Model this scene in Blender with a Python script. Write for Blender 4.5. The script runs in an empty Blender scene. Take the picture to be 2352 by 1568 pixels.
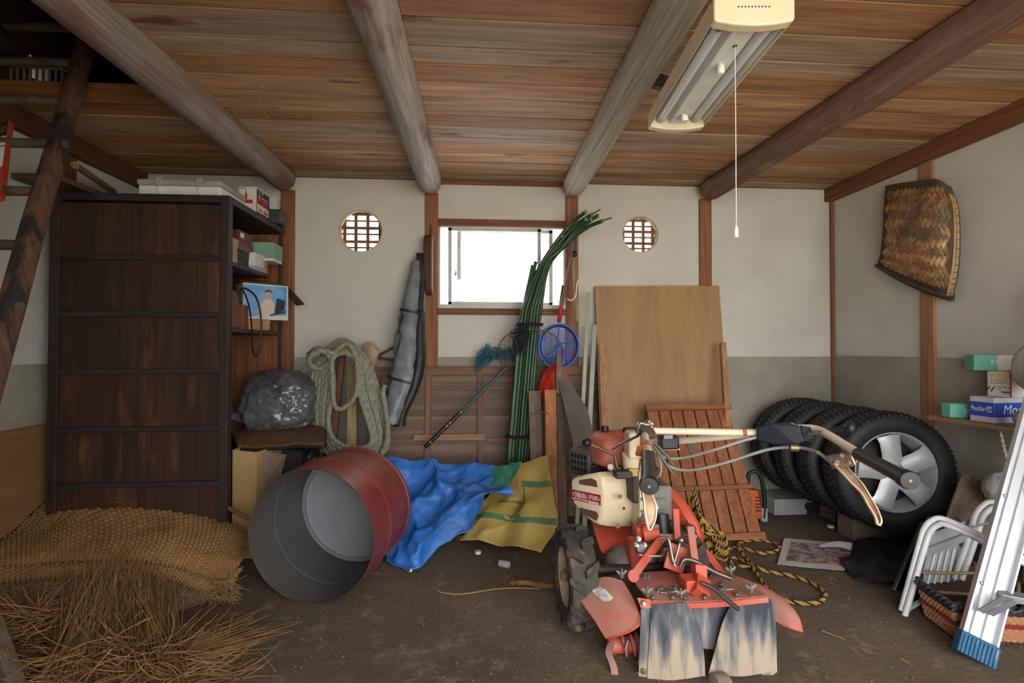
import bpy, bmesh, math, random
from mathutils import Vector as V, Matrix, noise as mnoise
random.seed(7)
C = bpy.context.scene.collection
SC = bpy.context.scene
# ------------------------------------------------------------------ camera
FPX, CAMH = 1108.0, 1.05
YAW, PIT = math.atan(76 / 1108), math.atan(16 / 1108)
cam_d = bpy.data.cameras.new('camera')
cam_d.sensor_width = 36
cam_d.lens = 36 * FPX / 2352
cam_d.clip_start = 0.05
cam = bpy.data.objects.new('camera', cam_d)
C.objects.link(cam)
cam.location = (0, 0, CAMH)
cam.rotation_euler = (math.pi / 2 + PIT, 0, -YAW)
SC.camera = cam
# ------------------------------------------------------------------ overcast daylight
w = bpy.data.worlds.new('world'); SC.world = w; w.use_nodes = True
nt = w.node_tree
bg = nt.nodes['Background']
bg.inputs['Color'].default_value = (0.96, 0.98, 1.0, 1)
bg.inputs['Strength'].default_value = 5.0
SC.view_settings.view_transform = 'Standard'
SC.view_settings.look = 'None'
SC.view_settings.gamma = 1
SC.view_settings.use_curve_mapping = False
SC.view_settings.exposure = .6
# soft sun added to brighten the ceiling by bounce from the yard (it reaches the shed only as light thrown back from the ground)
sd = bpy.data.lights.new('added_bounce_sun', 'SUN'); sd.energy = 14; sd.angle = math.radians(12); sd.color = (1, .97, .92)
so = bpy.data.objects.new('added_bounce_sun', sd); C.objects.link(so); so.location = (-6, -4, 8)
so.rotation_euler = V((-.75, -.12, 1)).to_track_quat('Z', 'Y').to_euler()
# the open front of the shed and the window guide the sampling of the sky (portals, no light of their own)
for nm, loc, rot, sx, sy in (('doorway_portal', (1.0, -.57, 1.03), (math.radians(90), 0, 0), 2.76, 2.06),
                             ('window_portal', (0.155, 3.3, 1.585), (math.radians(-90), 0, 0), .8, .55)):
    ld = bpy.data.lights.new(nm, 'AREA'); ld.shape = 'RECTANGLE'; ld.size = sx; ld.size_y = sy
    ld.cycles.is_portal = True
    lo = bpy.data.objects.new(nm, ld); C.objects.link(lo); lo.location = loc; lo.rotation_euler = rot
# ------------------------------------------------------------------ pixel <-> place helpers
_cy, _sy, _cp, _sp = math.cos(YAW), math.sin(YAW), math.cos(PIT), math.sin(PIT)
def ray(px, py):
    x = (px - 1176) / FPX; u = -(py - 784) / FPX
    y, z = _cp - u * _sp, _sp + u * _cp
    return V((x * _cy + y * _sy, -x * _sy + y * _cy, z))
CAM = V((0, 0, CAMH))
def PD(px, py, d): return CAM + ray(px, py) * d          # depth along the lens axis
def PY(px, py, Y): r = ray(px, py); return CAM + r * (Y / r.y)
def PX(px, py, X): r = ray(px, py); return CAM + r * (X / r.x)
def PZ(px, py, Z): r = ray(px, py); return CAM + r * ((Z - CAMH) / r.z)
# ------------------------------------------------------------------ mesh helpers
MW = {}
def frame(o, z, x=None):
    """matrix with local z along z, origin o"""
    z = V(z).normalized()
    if x is None: x = V((0, 0, 1)) if abs(z.z) < .9 else V((1, 0, 0))
    x = V(x); x = (x - z * x.dot(z)).normalized(); y = z.cross(x)
    M = Matrix((x, y, z)).transposed().to_4x4(); M.translation = V(o); return M
def rotz(a, o=(0, 0, 0)): return Matrix.Translation(V(o)) @ Matrix.Rotation(a, 4, 'Z')
class MB:
    def __init__(s): s.v = []; s.f = []
    def add(s, vs, fs):
        b = len(s.v); s.v += [V(p) for p in vs]; s.f += [tuple(b + i for i in f) for f in fs]; return s
    def box(s, c, sz, M=None):
        x, y, z = sz[0] / 2, sz[1] / 2, sz[2] / 2
        vs = [V(c) + V((a * x, b * y, d * z)) for a in (-1, 1) for b in (-1, 1) for d in (-1, 1)]
        if M is not None: vs = [M @ p for p in vs]
        return s.add(vs, [(0, 1, 3, 2), (4, 6, 7, 5), (0, 4, 5, 1), (2, 3, 7, 6), (0, 2, 6, 4), (1, 5, 7, 3)])
    def b2(s, lo, hi, M=None):
        lo, hi = V(lo), V(hi); return s.box((lo + hi) / 2, hi - lo, M)
    def bar(s, a, b, w, h, up=(0, 0, 1), w2=None, h2=None):
        a, b = V(a), V(b); z = (b - a).normalized(); u = V(up); u = (u - z * u.dot(z)).normalized(); x = u.cross(z)
        w2 = w if w2 is None else w2; h2 = h if h2 is None else h2
        vs = [a + x * (i * w / 2) + u * (j * h / 2) for i, j in ((-1, -1), (1, -1), (1, 1), (-1, 1))] + \
             [b + x * (i * w2 / 2) + u * (j * h2 / 2) for i, j in ((-1, -1), (1, -1), (1, 1), (-1, 1))]
        return s.add(vs, [(3, 2, 1, 0), (4, 5, 6, 7), (0, 1, 5, 4), (1, 2, 6, 5), (2, 3, 7, 6), (3, 0, 4, 7)])
    def tube(s, pts, r, n=8, closed=False, cap=True, flat=1.0):
        pts = [V(p) for p in pts]; m = len(pts)
        rr = r if isinstance(r, (list, tuple)) else [r] * m
        tang = []
        for i in range(m):
            if closed: t = pts[(i + 1) % m] - pts[i - 1]
            else: t = pts[min(i + 1, m - 1)] - pts[max(i - 1, 0)]
            tang.append(t.normalized() if t.length > 1e-9 else V((0, 0, 1)))
        t0 = tang[0]; u = V((0, 0, 1)) if abs(t0.z) < .9 else V((1, 0, 0)); u = (u - t0 * u.dot(t0)).normalized()
        vs = []
        for i in range(m):
            t = tang[i]; u = u - t * u.dot(t)
            u = u.normalized() if u.length > 1e-6 else V((1, 0, 0)); w_ = t.cross(u)
            for k in range(n):
                a = 2 * math.pi * k / n
                vs.append(pts[i] + (u * math.cos(a) * flat + w_ * math.sin(a)) * rr[i])
        fs = []
        for i in range(m if closed else m - 1):
            for k in range(n):
                j = (i + 1) % m
                fs.append((i * n + k, i * n + (k + 1) % n, j * n + (k + 1) % n, j * n + k))
        if cap and not closed: fs += [tuple(range(n))[::-1], tuple((m - 1) * n + k for k in range(n))]
        return s.add(vs, fs)
    def lathe(s, prof, M=None, n=32, closed=False, a0=0, a1=2 * math.pi, cap=True):
        full = abs(a1 - a0 - 2 * math.pi) < 1e-6; nn = n if full else n + 1
        vs = []
        for r, z in prof:
            for k in range(nn):
                a = a0 + (a1 - a0) * k / n
                vs.append(V((r * math.cos(a), r * math.sin(a), z)))
        if M is not None: vs = [M @ p for p in vs]
        fs = []; m = len(prof)
        for i in range(m if closed else m - 1):
            j = (i + 1) % m
            for k in range(n):
                k2 = (k + 1) % nn
                fs.append((i * nn + k, i * nn + k2, j * nn + k2, j * nn + k))
        if not closed and full and cap:
            if prof[0][0] > 1e-6: fs.append(tuple(range(nn))[::-1])
            if prof[-1][0] > 1e-6: fs.append(tuple((m - 1) * nn + k for k in range(nn)))
        return s.add(vs, fs)
    def prism(s, poly, dep, M=None, z0=0):
        n = len(poly)
        vs = [V((x, y, z0)) for x, y in poly] + [V((x, y, z0 + dep)) for x, y in poly]
        if M is not None: vs = [M @ p for p in vs]
        return s.add(vs, [tuple(range(n))[::-1], tuple(range(n, 2 * n))] + [(i, (i + 1) % n, n + (i + 1) % n, n + i) for i in range(n)])
    def sheet(s, rows, t=0.0, closed_u=False):
        """rows: 2-D array of points, t thickness"""
        nv, nu = len(rows), len(rows[0]); P = [[V(p) for p in r] for r in rows]
        fs = lambda o, fl: [((o + j * nu + i, o + j * nu + (i + 1) % nu, o + (j + 1) * nu + (i + 1) % nu, o + (j + 1) * nu + i) if not fl else
                             (o + (j + 1) * nu + i, o + (j + 1) * nu + (i + 1) % nu, o + j * nu + (i + 1) % nu, o + j * nu + i))
                            for j in range(nv - 1) for i in range(nu if closed_u else nu - 1)]
        top = [p for r in P for p in r]
        if t == 0: return s.add(top, fs(0, False))
        N = []
        for j in range(nv):
            for i in range(nu):
                du = P[j][(i + 1) % nu if closed_u else min(i + 1, nu - 1)] - P[j][(i - 1) if closed_u else max(i - 1, 0)]
                dv = P[min(j + 1, nv - 1)][i] - P[max(j - 1, 0)][i]
                n_ = du.cross(dv); N.append(n_.normalized() if n_.length > 1e-9 else V((0, 0, 1)))
        bot = [p - n_ * t for p, n_ in zip(top, N)]
        F = fs(0, False) + fs(nv * nu, True); o = nv * nu
        if not closed_u:
            for j in range(nv - 1):
                F += [(j * nu, (j + 1) * nu, o + (j + 1) * nu, o + j * nu), ((j + 1) * nu + nu - 1, j * nu + nu - 1, o + j * nu + nu - 1, o + (j + 1) * nu + nu - 1)]
        for i in range(nu if closed_u else nu - 1):
            i2 = (i + 1) % nu; e = (nv - 1) * nu
            F += [(i2, i, o + i, o + i2), (e + i, e + i2, o + e + i2, o + e + i)]
        return s.add(top + bot, F)
    def sheet2(s, top, bot):
        nv, nu = len(top), len(top[0]); o = nv * nu; F = []
        for j in range(nv - 1):
            for i in range(nu - 1):
                a = j * nu + i; F += [(a, a + 1, a + nu + 1, a + nu), (o + a + nu, o + a + nu + 1, o + a + 1, o + a)]
            a = j * nu; F += [(a, a + nu, o + a + nu, o + a), (a + 2 * nu - 1, a + nu - 1, o + a + nu - 1, o + a + 2 * nu - 1)]
        e = (nv - 1) * nu
        for i in range(nu - 1): F += [(i + 1, i, o + i, o + i + 1), (e + i, e + i + 1, o + e + i + 1, o + e + i)]
        return s.add([p for r in top for p in r] + [p for r in bot for p in r], F)
    def ball(s, c, r, n=16, m=10, M=None, sc=(1, 1, 1)):
        prof = [(max(r * math.sin(math.pi * i / m), 1e-5), -r * math.cos(math.pi * i / m)) for i in range(m + 1)]
        T = Matrix.Translation(V(c)) @ (M if M is not None else Matrix.Identity(4)) @ Matrix.Diagonal((*sc, 1))
        return s.lathe(prof, T, n)
    def rod(s, a, b, r, n=10): return s.tube([a, b], r, n)
    def build(s, name, mat, parent=None, smooth=None, bevel=0, kind=None, label=None, cat=None, group=None, fix=True, origin=None):
        me = bpy.data.meshes.new(name)
        if parent is not None:
            Mi = MW[parent.name].inverted(); vs = [Mi @ p for p in s.v]; off = None
        else:
            if origin is None:
                xs = [p.x for p in s.v]; ys = [p.y for p in s.v]; zs = [p.z for p in s.v]
                off = V(((min(xs) + max(xs)) / 2, (min(ys) + max(ys)) / 2, min(zs)))
            else: off = V(origin)
            vs = [p - off for p in s.v]
        me.from_pydata([tuple(p) for p in vs], [], s.f)
        if fix:
            bm = bmesh.new(); bm.from_mesh(me); bmesh.ops.recalc_face_normals(bm, faces=bm.faces); bm.to_mesh(me); bm.free()
        me.update()
        if smooth is not None:
            me.polygons.foreach_set('use_smooth', [True] * len(me.polygons))
            me.set_sharp_from_angle(angle=math.radians(smooth))
        o = bpy.data.objects.new(name, me); C.objects.link(o)
        if mat is not None:
            me.materials.append(mat)
        if parent is not None: o.parent = parent; MW[o.name] = MW[parent.name].copy()
        else: o.location = off; MW[o.name] = Matrix.Translation(off)
        if bevel:
            b = o.modifiers.new('bevel', 'BEVEL'); b.width = bevel; b.segments = 2; b.limit_method = 'ANGLE'; b.angle_limit = math.radians(40)
        tag(o, label, cat, group, kind)
        return o
def tag(o, label=None, cat=None, group=None, kind=None):
    if label: o['label'] = label
    if cat: o['category'] = cat
    if group: o['group'] = group
    if kind: o['kind'] = kind
    return o
def thing(name, label, cat, loc, M=None, group=None):
    o = bpy.data.objects.new(name, None); C.objects.link(o); o.empty_display_size = .05
    T = Matrix.Translation(V(loc)) if M is None else M
    o.matrix_world = T; MW[o.name] = T.copy()
    return tag(o, label, cat, group)
def dup(root, M, label=None, group=None):
    """copy of a thing, its parts and sub-parts, placed at matrix M"""
    r = root.copy(); C.objects.link(r); r.matrix_world = M; MW[r.name] = M.copy()
    if label: r['label'] = label
    if group: r['group'] = group
    def rec(a, b):
        for ch in [o for o in C.objects if o.parent == a]:
            c = ch.copy(); C.objects.link(c); c.parent = b; MW[c.name] = M.copy(); rec(ch, c)
    rec(root, r); return r
def cr(p0, p1, p2, p3, t):
    return 0.5 * ((2 * p1) + (p2 - p0) * t + (2 * p0 - 5 * p1 + 4 * p2 - p3) * t * t + (3 * p1 - p0 - 3 * p2 + p3) * t ** 3)
def spline(pts, n=8, closed=False):
    pts = [V(p) for p in pts]; m = len(pts); out = []
    for i in range(m if closed else m - 1):
        g = (lambda k: pts[k % m]) if closed else (lambda k: pts[k] if 0 <= k < m else (pts[0] * 2 - pts[1] if k < 0 else pts[-1] * 2 - pts[-2]))
        for j in range(n): out.append(cr(g(i - 1), g(i), g(i + 1), g(i + 2), j / n))
    if not closed: out.append(pts[-1])
    return out
def net(rows, nu=8, nv=8):
    """smooth surface through a control net"""
    a = [spline(r, nu) for r in rows]; m = len(a[0])
    cols = [spline([a[j][i] for j in range(len(a))], nv) for i in range(m)]
    return [[cols[i][j] for i in range(m)] for j in range(len(cols[0]))]
def crumple(rows, amp, sc, seed=0, ridged=True):
    """folds: push points along the normal by ridged noise, fixed at no edge"""
    nv, nu = len(rows), len(rows[0]); out = []
    for j in range(nv):
        r = []
        for i in range(nu):
            du = rows[j][min(i + 1, nu - 1)] - rows[j][max(i - 1, 0)]; dv = rows[min(j + 1, nv - 1)][i] - rows[max(j - 1, 0)][i]
            n_ = du.cross(dv); n_ = n_.normalized() if n_.length > 1e-9 else V((0, 0, 1))
            p = rows[j][i]; q = p * sc + V((seed * 7.3, seed * 3.1, seed))
            if ridged:
                k = (0.5 - abs(mnoise.noise(q))) + .5 * (0.5 - abs(mnoise.noise(q * 2.1))) - .55
            else: k = mnoise.noise(q) + .5 * mnoise.noise(q * 2.3)
            r.append(p + n_ * (k * amp))
        out.append(r)
    return out
# ------------------------------------------------------------------ material helpers
MATS = {}
def col(c):
    """sRGB 0-255 or hex -> linear"""
    if isinstance(c, str): c = [int(c[i:i + 2], 16) for i in (0, 2, 4)]
    return tuple(((x / 255) / 12.92 if x / 255 <= .04045 else ((x / 255 + .055) / 1.055) ** 2.4) for x in c) + (1,)
def mat(name, a, b=None, rough=.6, metal=0, scale=6, stretch=(1, 1, 1), lo=.35, hi=.65, bump=0, bscale=None, bstretch=None, rnd=0.0,
        dirt=None, dscale=3, damt=(.5, .7), spec=.5, alpha=1, trans=0, coat=0, detail=5, fine=None, ior=1.45, sheen=0, emit=0, dstretch=(1, 1, 1)):
    """principled material: two tones of one colour over stretched noise, optional dirt of its own shape, fine relief"""
    if name in MATS: return MATS[name]
    m = bpy.data.materials.new(name); m.use_nodes = True; t = m.node_tree; N = t.nodes; L = t.links
    p = N['Principled BSDF']
    p.inputs['Roughness'].default_value = rough; p.inputs['Metallic'].default_value = metal
    p.inputs['Specular IOR Level'].default_value = spec; p.inputs['IOR'].default_value = ior
    p.inputs['Alpha'].default_value = alpha; p.inputs['Transmission Weight'].default_value = trans
    p.inputs['Coat Weight'].default_value = coat
    tc = N.new('ShaderNodeTexCoord'); oi = N.new('ShaderNodeObjectInfo')
    off = N.new('ShaderNodeVectorMath'); off.operation = 'SCALE'; off.inputs[0].default_value = (7, 5, 9); L.new(oi.outputs['Random'], off.inputs['Scale'])
    ad = N.new('ShaderNodeVectorMath'); L.new(tc.outputs['Object'], ad.inputs[0]); L.new(off.outputs[0], ad.inputs[1])
    src = ad.outputs[0]
    def nz(sc, st, det=detail):
        mp = N.new('ShaderNodeMapping'); mp.inputs['Scale'].default_value = st; L.new(src, mp.inputs['Vector'])
        n = N.new('ShaderNodeTexNoise'); n.inputs['Scale'].default_value = sc; n.inputs['Detail'].default_value = det; n.inputs['Roughness'].default_value = .6
        L.new(mp.outputs[0], n.inputs['Vector']); return n.outputs['Fac']
    def ramp(fac, p0, c0, p1, c1):
        r = N.new('ShaderNodeValToRGB'); r.color_ramp.elements[0].position = p0; r.color_ramp.elements[0].color = c0
        r.color_ramp.elements[1].position = p1; r.color_ramp.elements[1].color = c1; L.new(fac, r.inputs[0]); return r.outputs[0]
    def mix(f, x, y, mode='MIX'):
        k = N.new('ShaderNodeMix'); k.data_type = 'RGBA'; k.blend_type = mode
        for sock, val in ((k.inputs[0], f), (k.inputs[6], x), (k.inputs[7], y)):
            if hasattr(val, 'links') or hasattr(val, 'is_linked'): L.new(val, sock)
            else: sock.default_value = val
        return k.outputs[2]
    ca = col(a)
    if b is not None: c = ramp(nz(scale, stretch), lo, ca, hi, col(b))
    else: c = ca
    if fine is not None:
        f = ramp(nz(fine[0], fine[1], 3), .4, (1 - fine[2],) * 3 + (1,), .62, (1, 1, 1, 1)); c = mix(1.0, c, f, 'MULTIPLY')
    if dirt is not None:
        d = ramp(nz(dscale, dstretch, 7), damt[0], (0, 0, 0, 1), damt[1], (1, 1, 1, 1)); c = mix(d, c, col(dirt))
    if rnd:
        h = N.new('ShaderNodeHueSaturation'); mr = N.new('ShaderNodeMapRange'); mr.inputs[3].default_value = 1 - rnd; mr.inputs[4].default_value = 1 + rnd
        L.new(oi.outputs['Random'], mr.inputs[0]); L.new(mr.outputs[0], h.inputs['Value'])
        if hasattr(c, 'is_linked'): L.new(c, h.inputs['Color'])
        else: h.inputs['Color'].default_value = c
        c = h.outputs[0]
    if hasattr(c, 'is_linked'): L.new(c, p.inputs['Base Color'])
    else: p.inputs['Base Color'].default_value = c
    if bump:
        bn = N.new('ShaderNodeBump'); bn.inputs['Strength'].default_value = bump; bn.inputs['Distance'].default_value = .004
        L.new(nz(bscale or scale * 3, bstretch or stretch), bn.inputs['Height']); L.new(bn.outputs[0], p.inputs['Normal'])
    if emit:
        p.inputs['Emission Color'].default_value = ca; p.inputs['Emission Strength'].default_value = emit
    MATS[name] = m; return m
def wood(name, a, b, axis='x', rough=.7, rnd=.12, scale=18, fine=.35, dirt=None, damt=(.55, .75), dscale=3, bump=.5):
    st = {'x': (.09, 1, 1), 'y': (1, .09, 1), 'z': (1, 1, .09)}[axis]
    return mat(name + '_' + axis, a, b, rough=rough, scale=scale, stretch=st, rnd=rnd, fine=(scale * 4, {'x': (.03, 1, 1), 'y': (1, .03, 1), 'z': (1, 1, .03)}[axis], fine),
               bump=bump, bscale=scale * 4, dirt=dirt, damt=damt, dscale=dscale, lo=.3, hi=.7, dstretch={'x': (.22, 1, 1), 'y': (1, .22, 1), 'z': (1, 1, .22)}[axis])
def text(name, body, M, size, mt, parent, extrude=.0002, sx=1.0, shear=0.0, align='CENTER', fit=None):
    cu = bpy.data.curves.new(name, 'FONT'); cu.body = body; cu.size = size; cu.align_x = align; cu.align_y = 'CENTER'; cu.extrude = extrude; cu.shear = shear; cu.resolution_u = 2
    o = bpy.data.objects.new(name, cu); C.objects.link(o)
    dg = bpy.context.evaluated_depsgraph_get(); me = bpy.data.meshes.new_from_object(o.evaluated_get(dg))
    bpy.data.objects.remove(o)
    if fit:
        xs = [v.co.x for v in me.vertices]; ys = [v.co.y for v in me.vertices]; x0, x1, y0, y1 = min(xs), max(xs), min(ys), max(ys)
        me.transform(Matrix.Diagonal((fit[0] / (x1 - x0), fit[1] / (y1 - y0), 1, 1)) @ Matrix.Translation((-(x0 + x1) / 2, -(y0 + y1) / 2, 0)))
    me.transform(MW[parent.name].inverted() @ M @ Matrix.Diagonal((sx, 1, 1, 1))); me.name = name; me.materials.clear(); me.materials.append(mt)
    k = bpy.data.objects.new(name, me); C.objects.link(k); k.parent = parent; MW[k.name] = MW[parent.name].copy(); return k
# ================================================================== the shed itself
XL, XR, YB, YF, ZC = -2.12, 2.43, 3.16, -.6, 2.145
ZW = 0.995
M_plaster = mat('white_plaster', 'c6c2ba', 'bab6ad', rough=.9, scale=2.5, bump=.15, bscale=60, dirt='b0a898', dscale=1.3, damt=(.6, .85))
M_mortar = mat('grey_mortar', '9c978a', '8e897c', rough=.9, scale=3, bump=.25, bscale=70, dirt='7d776a', dscale=2, damt=(.5, .8))
M_floor = mat('earth_floor', '5c4d3e', '726250', rough=.95, scale=1.6, bump=.6, bscale=45, dirt='857662', dscale=14, damt=(.56, .8), fine=(60, (1, 1, 1), .25))
M_post = wood('red_cedar_post', '855234', '9c6a48', 'z', rnd=.06, dirt='7a4526', damt=(.6, .7))
M_beamw = wood('wall_plate_wood', '74452c', '875638', 'y', rnd=.05)
M_beamx = wood('wall_plate_wood', '74452c', '875638', 'x', rnd=.05)
M_plank = wood('cedar_ceiling_plank', '936745', 'c59d78', 'x', rnd=.24, scale=20, fine=.28, dirt='6b4226', damt=(.63, .70), dscale=9)
M_planks = [M_plank] + [wood('cedar_ceiling_plank_' + n_, a_, b_, 'x', rnd=.12, scale=20, fine=.28, dirt='6b4226', damt=(.63, .70), dscale=9) for n_, a_, b_ in (('orange', '94663f', 'bd8d62'), ('grey', '8d6f57', 'b59a82'), ('brown', '845838', 'b0835c'))]
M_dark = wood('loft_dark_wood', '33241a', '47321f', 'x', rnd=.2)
M_ext = mat('outside_ground', 'b5ae9f', 'a59d8b', rough=1, scale=.7)

def plain_floor():
    b = MB(); nx, ny = 60, 60
    rows = []
    for j in range(ny + 1):
        r = []
        for i in range(nx + 1):
            x = XL - .15 + (XR - XL + .3) * i / nx; y = YF + (YB + .15 - YF) * j / ny
            r.append(V((x, y, -.003 + .003 * mnoise.noise(V((x * 1.5, y * 1.5, 0))))))
        rows.append(r)
    b.sheet(rows, .1)
    return b.build('floor', M_floor, smooth=40, kind='structure')
floor = plain_floor()
MB().b2((-30, -30, -.16), (30, YF - .02, -.06)).build('ground_outside', M_ext, kind='structure', label='pale trodden yard outside the open front of the shed', cat='ground')

# back wall, bay by bay, with a window opening and two round openings
POSTX = [XL, -1.214, -.307, .614, 1.525, XR]
WT = .11
def ring_bay(b, x0, x1, z0, z1, cx, cz, rx, rz, n=48):
    rect = []
    for k in range(n):
        a = 2 * math.pi * k / n; c, s = math.cos(a), math.sin(a)
        tx = ((x1 - cx) / c if c > 1e-9 else (x0 - cx) / c if c < -1e-9 else 1e9); tz = ((z1 - cz) / s if s > 1e-9 else (z0 - cz) / s if s < -1e-9 else 1e9)
        t = min(tx, tz); rect.append((cx + c * t, cz + s * t))
    circ = [(cx + rx * math.cos(2 * math.pi * k / n), cz + rz * math.sin(2 * math.pi * k / n)) for k in range(n)]
    vs = [V((x, YB, z)) for x, z in circ] + [V((x, YB, z)) for x, z in rect] + [V((x, YB + WT, z)) for x, z in circ] + [V((x, YB + WT, z)) for x, z in rect]
    fs = []
    for k in range(n):
        j = (k + 1) % n
        fs += [(k, j, n + j, n + k), (2 * n + k, 3 * n + k, 3 * n + j, 2 * n + j), (k, 2 * n + k, 2 * n + j, j)]
    b.add(vs, fs)
    for xx, zz in ((x0, z0), (x1, z0), (x0, z1), (x1, z1)): pass
    # corner fillers
    for sx, ex in ((x0, -1), (x1, 1)):
        for sz, ez in ((z0, -1), (z1, 1)):
            ks = sorted(range(n), key=lambda k: (rect[k][0] - sx) ** 2 + (rect[k][1] - sz) ** 2)
            kv = [k for k in ks[:4] if abs(rect[k][0] - sx) < 1e-6][:1]; kh = [k for k in ks[:4] if abs(rect[k][1] - sz) < 1e-6][:1]
            if kv and kh:
                for y in (YB, YB + WT):
                    b.add([V((sx, y, sz)), V((rect[kv[0]][0], y, rect[kv[0]][1])), V((rect[kh[0]][0], y, rect[kh[0]][1]))], [(0, 1, 2)])
WX0, WX1, WZ0, WZ1 = -.265, .572, 1.305, 1.87
VENTS = [(PY(828, 530, YB), .137), (PY(1471, 538, YB), .122)]
b = MB()
b.b2((XL - .1, YB, 0), (-1.214, YB + WT, ZC))
for (c, r), x0, x1 in ((VENTS[0], -1.214, -.307), (VENTS[1], .614, 1.525)):
    b.b2((x0, YB, 0), (x1, YB + WT, 1.4)); ring_bay(b, x0, x1, 1.4, ZC, c.x, c.z, r, r)
b.b2((-.307, YB, 0), (.614, YB + WT, WZ0)); b.b2((-.307, YB, WZ1), (.614, YB + WT, ZC))
b.b2((-.307, YB, WZ0), (WX0, YB + WT, WZ1)); b.b2((WX1, YB, WZ0), (.614, YB + WT, WZ1))
b.b2((1.525, YB, 0), (XR + .1, YB + WT, ZC))
wall_back = b.build('wall_back', M_plaster, kind='structure', fix=True)
for i in range(5):
    MB().b2((POSTX[i] + .0, YB - .005, 0), (POSTX[i + 1], YB + .01, ZW)).build('plaster_dado', M_mortar, wall_back)
wall_right = MB().b2((XR, YF, 0), (XR + WT, YB, ZC)).build('wall_right', M_plaster, kind='structure')
MB().b2((XR - .005, YF, 0), (XR + .01, YB - .006, ZW + .008)).build('plaster_dado', M_mortar, wall_right)
wall_left = MB().b2((XL - WT, YF, 0), (XL, YB, ZC)).build('wall_left', M_plaster, kind='structure')
MB().b2((XL - .01, YF, 0), (XL + .005, YB - .006, ZW - .02)).build('plaster_dado', M_mortar, wall_left)
M_base = wood('dusty_brown_board', '6a5143', '7b6252', 'y', rnd=.05)
MB().b2((XR - .03, YF + .1, 0), (XR - .006, YB - .2, .345)).build('baseboard_right', M_base, kind='structure', bevel=.003)
# front wall with the wide open doorway behind the photographer
b = MB()
b.b2((XL - .1, YF - WT, 0), (-.4, YF, ZC)); b.b2((-.4, YF - WT, 2.06), (XR + .1, YF, ZC)); b.b2((2.38, YF - WT, 0), (XR + .1, YF, 2.06))
b.build('wall_front', M_plaster, kind='structure')

# loft above the ceiling
b = MB()
hole = [PX(66, 186, XL), PX(110, 152, XL)]
hy0, hy1 = min(p.y for p in hole), max(p.y for p in hole); hz0, hz1 = min(p.z for p in hole), max(p.z for p in hole)
b.b2((XL - WT, YF, ZC), (XL, hy0, 3.2)); b.b2((XL - WT, hy1, ZC), (XL, YB, 3.2)); b.b2((XL - WT, hy0, ZC), (XL, hy1, hz0)); b.b2((XL - WT, hy0, hz1), (XL, hy1, 3.2))
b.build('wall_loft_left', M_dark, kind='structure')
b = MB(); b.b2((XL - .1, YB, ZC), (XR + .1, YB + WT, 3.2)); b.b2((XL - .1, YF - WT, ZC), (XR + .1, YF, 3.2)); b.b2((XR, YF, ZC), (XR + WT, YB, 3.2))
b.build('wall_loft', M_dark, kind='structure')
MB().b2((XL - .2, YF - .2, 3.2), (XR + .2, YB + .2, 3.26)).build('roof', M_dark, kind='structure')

# ceiling of cedar planks
seams = [1.60, 1.755, 1.856, 1.985, 2.105, 2.27, 2.38, 2.5, 2.6, 2.71, 2.84, 2.95, 3.055, 3.158]
y = 1.60; front = []
while y > YF + .1:
    y -= random.choice((.13, .15, .17, .2)); front.append(y)
front[-1] = YF
seams = front[::-1] + seams
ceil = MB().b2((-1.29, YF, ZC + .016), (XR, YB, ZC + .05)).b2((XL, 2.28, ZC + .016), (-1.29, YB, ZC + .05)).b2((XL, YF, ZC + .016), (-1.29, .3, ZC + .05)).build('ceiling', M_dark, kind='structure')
for i in range(len(seams) - 1):
    y0, y1 = seams[i], seams[i + 1]
    x0 = XL if (y0 >= 2.2 or y1 <= .35) else -1.29
    dz = random.uniform(0, .005); tl = random.uniform(-.0012, .0012)
    vs = [V((x, yy, z + (tl if k else -tl))) for x in (x0, XR) for k, yy in enumerate((y0 + .0045, y1 - .0045)) for z in (ZC + dz, ZC + .02)]
    b = MB().add(vs, [(0, 1, 3, 2), (4, 6, 7, 5), (0, 4, 5, 1), (2, 3, 7, 6), (0, 2, 6, 4), (1, 5, 7, 3)])
    b.build('plank', M_planks[(i * 7 + i // 3) % 4], ceil)
# trim board edging the loft hatch
MB().b2((XL, 2.245, ZC - .004), (-1.2, 2.268, ZC + .085)).build('trim_1', wood('hatch_trim', '7d4a28', '8f5a33', 'x'), kind='structure', bevel=.002)
# wall plates
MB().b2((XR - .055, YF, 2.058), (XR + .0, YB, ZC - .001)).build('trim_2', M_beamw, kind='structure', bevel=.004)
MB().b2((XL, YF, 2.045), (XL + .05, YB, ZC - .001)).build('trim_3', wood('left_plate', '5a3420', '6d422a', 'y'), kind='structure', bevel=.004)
MB().b2((-.27, YB - .016, 2.12), (.58, YB, ZC)).build('trim_4', M_beamx, kind='structure', bevel=.002)

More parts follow.
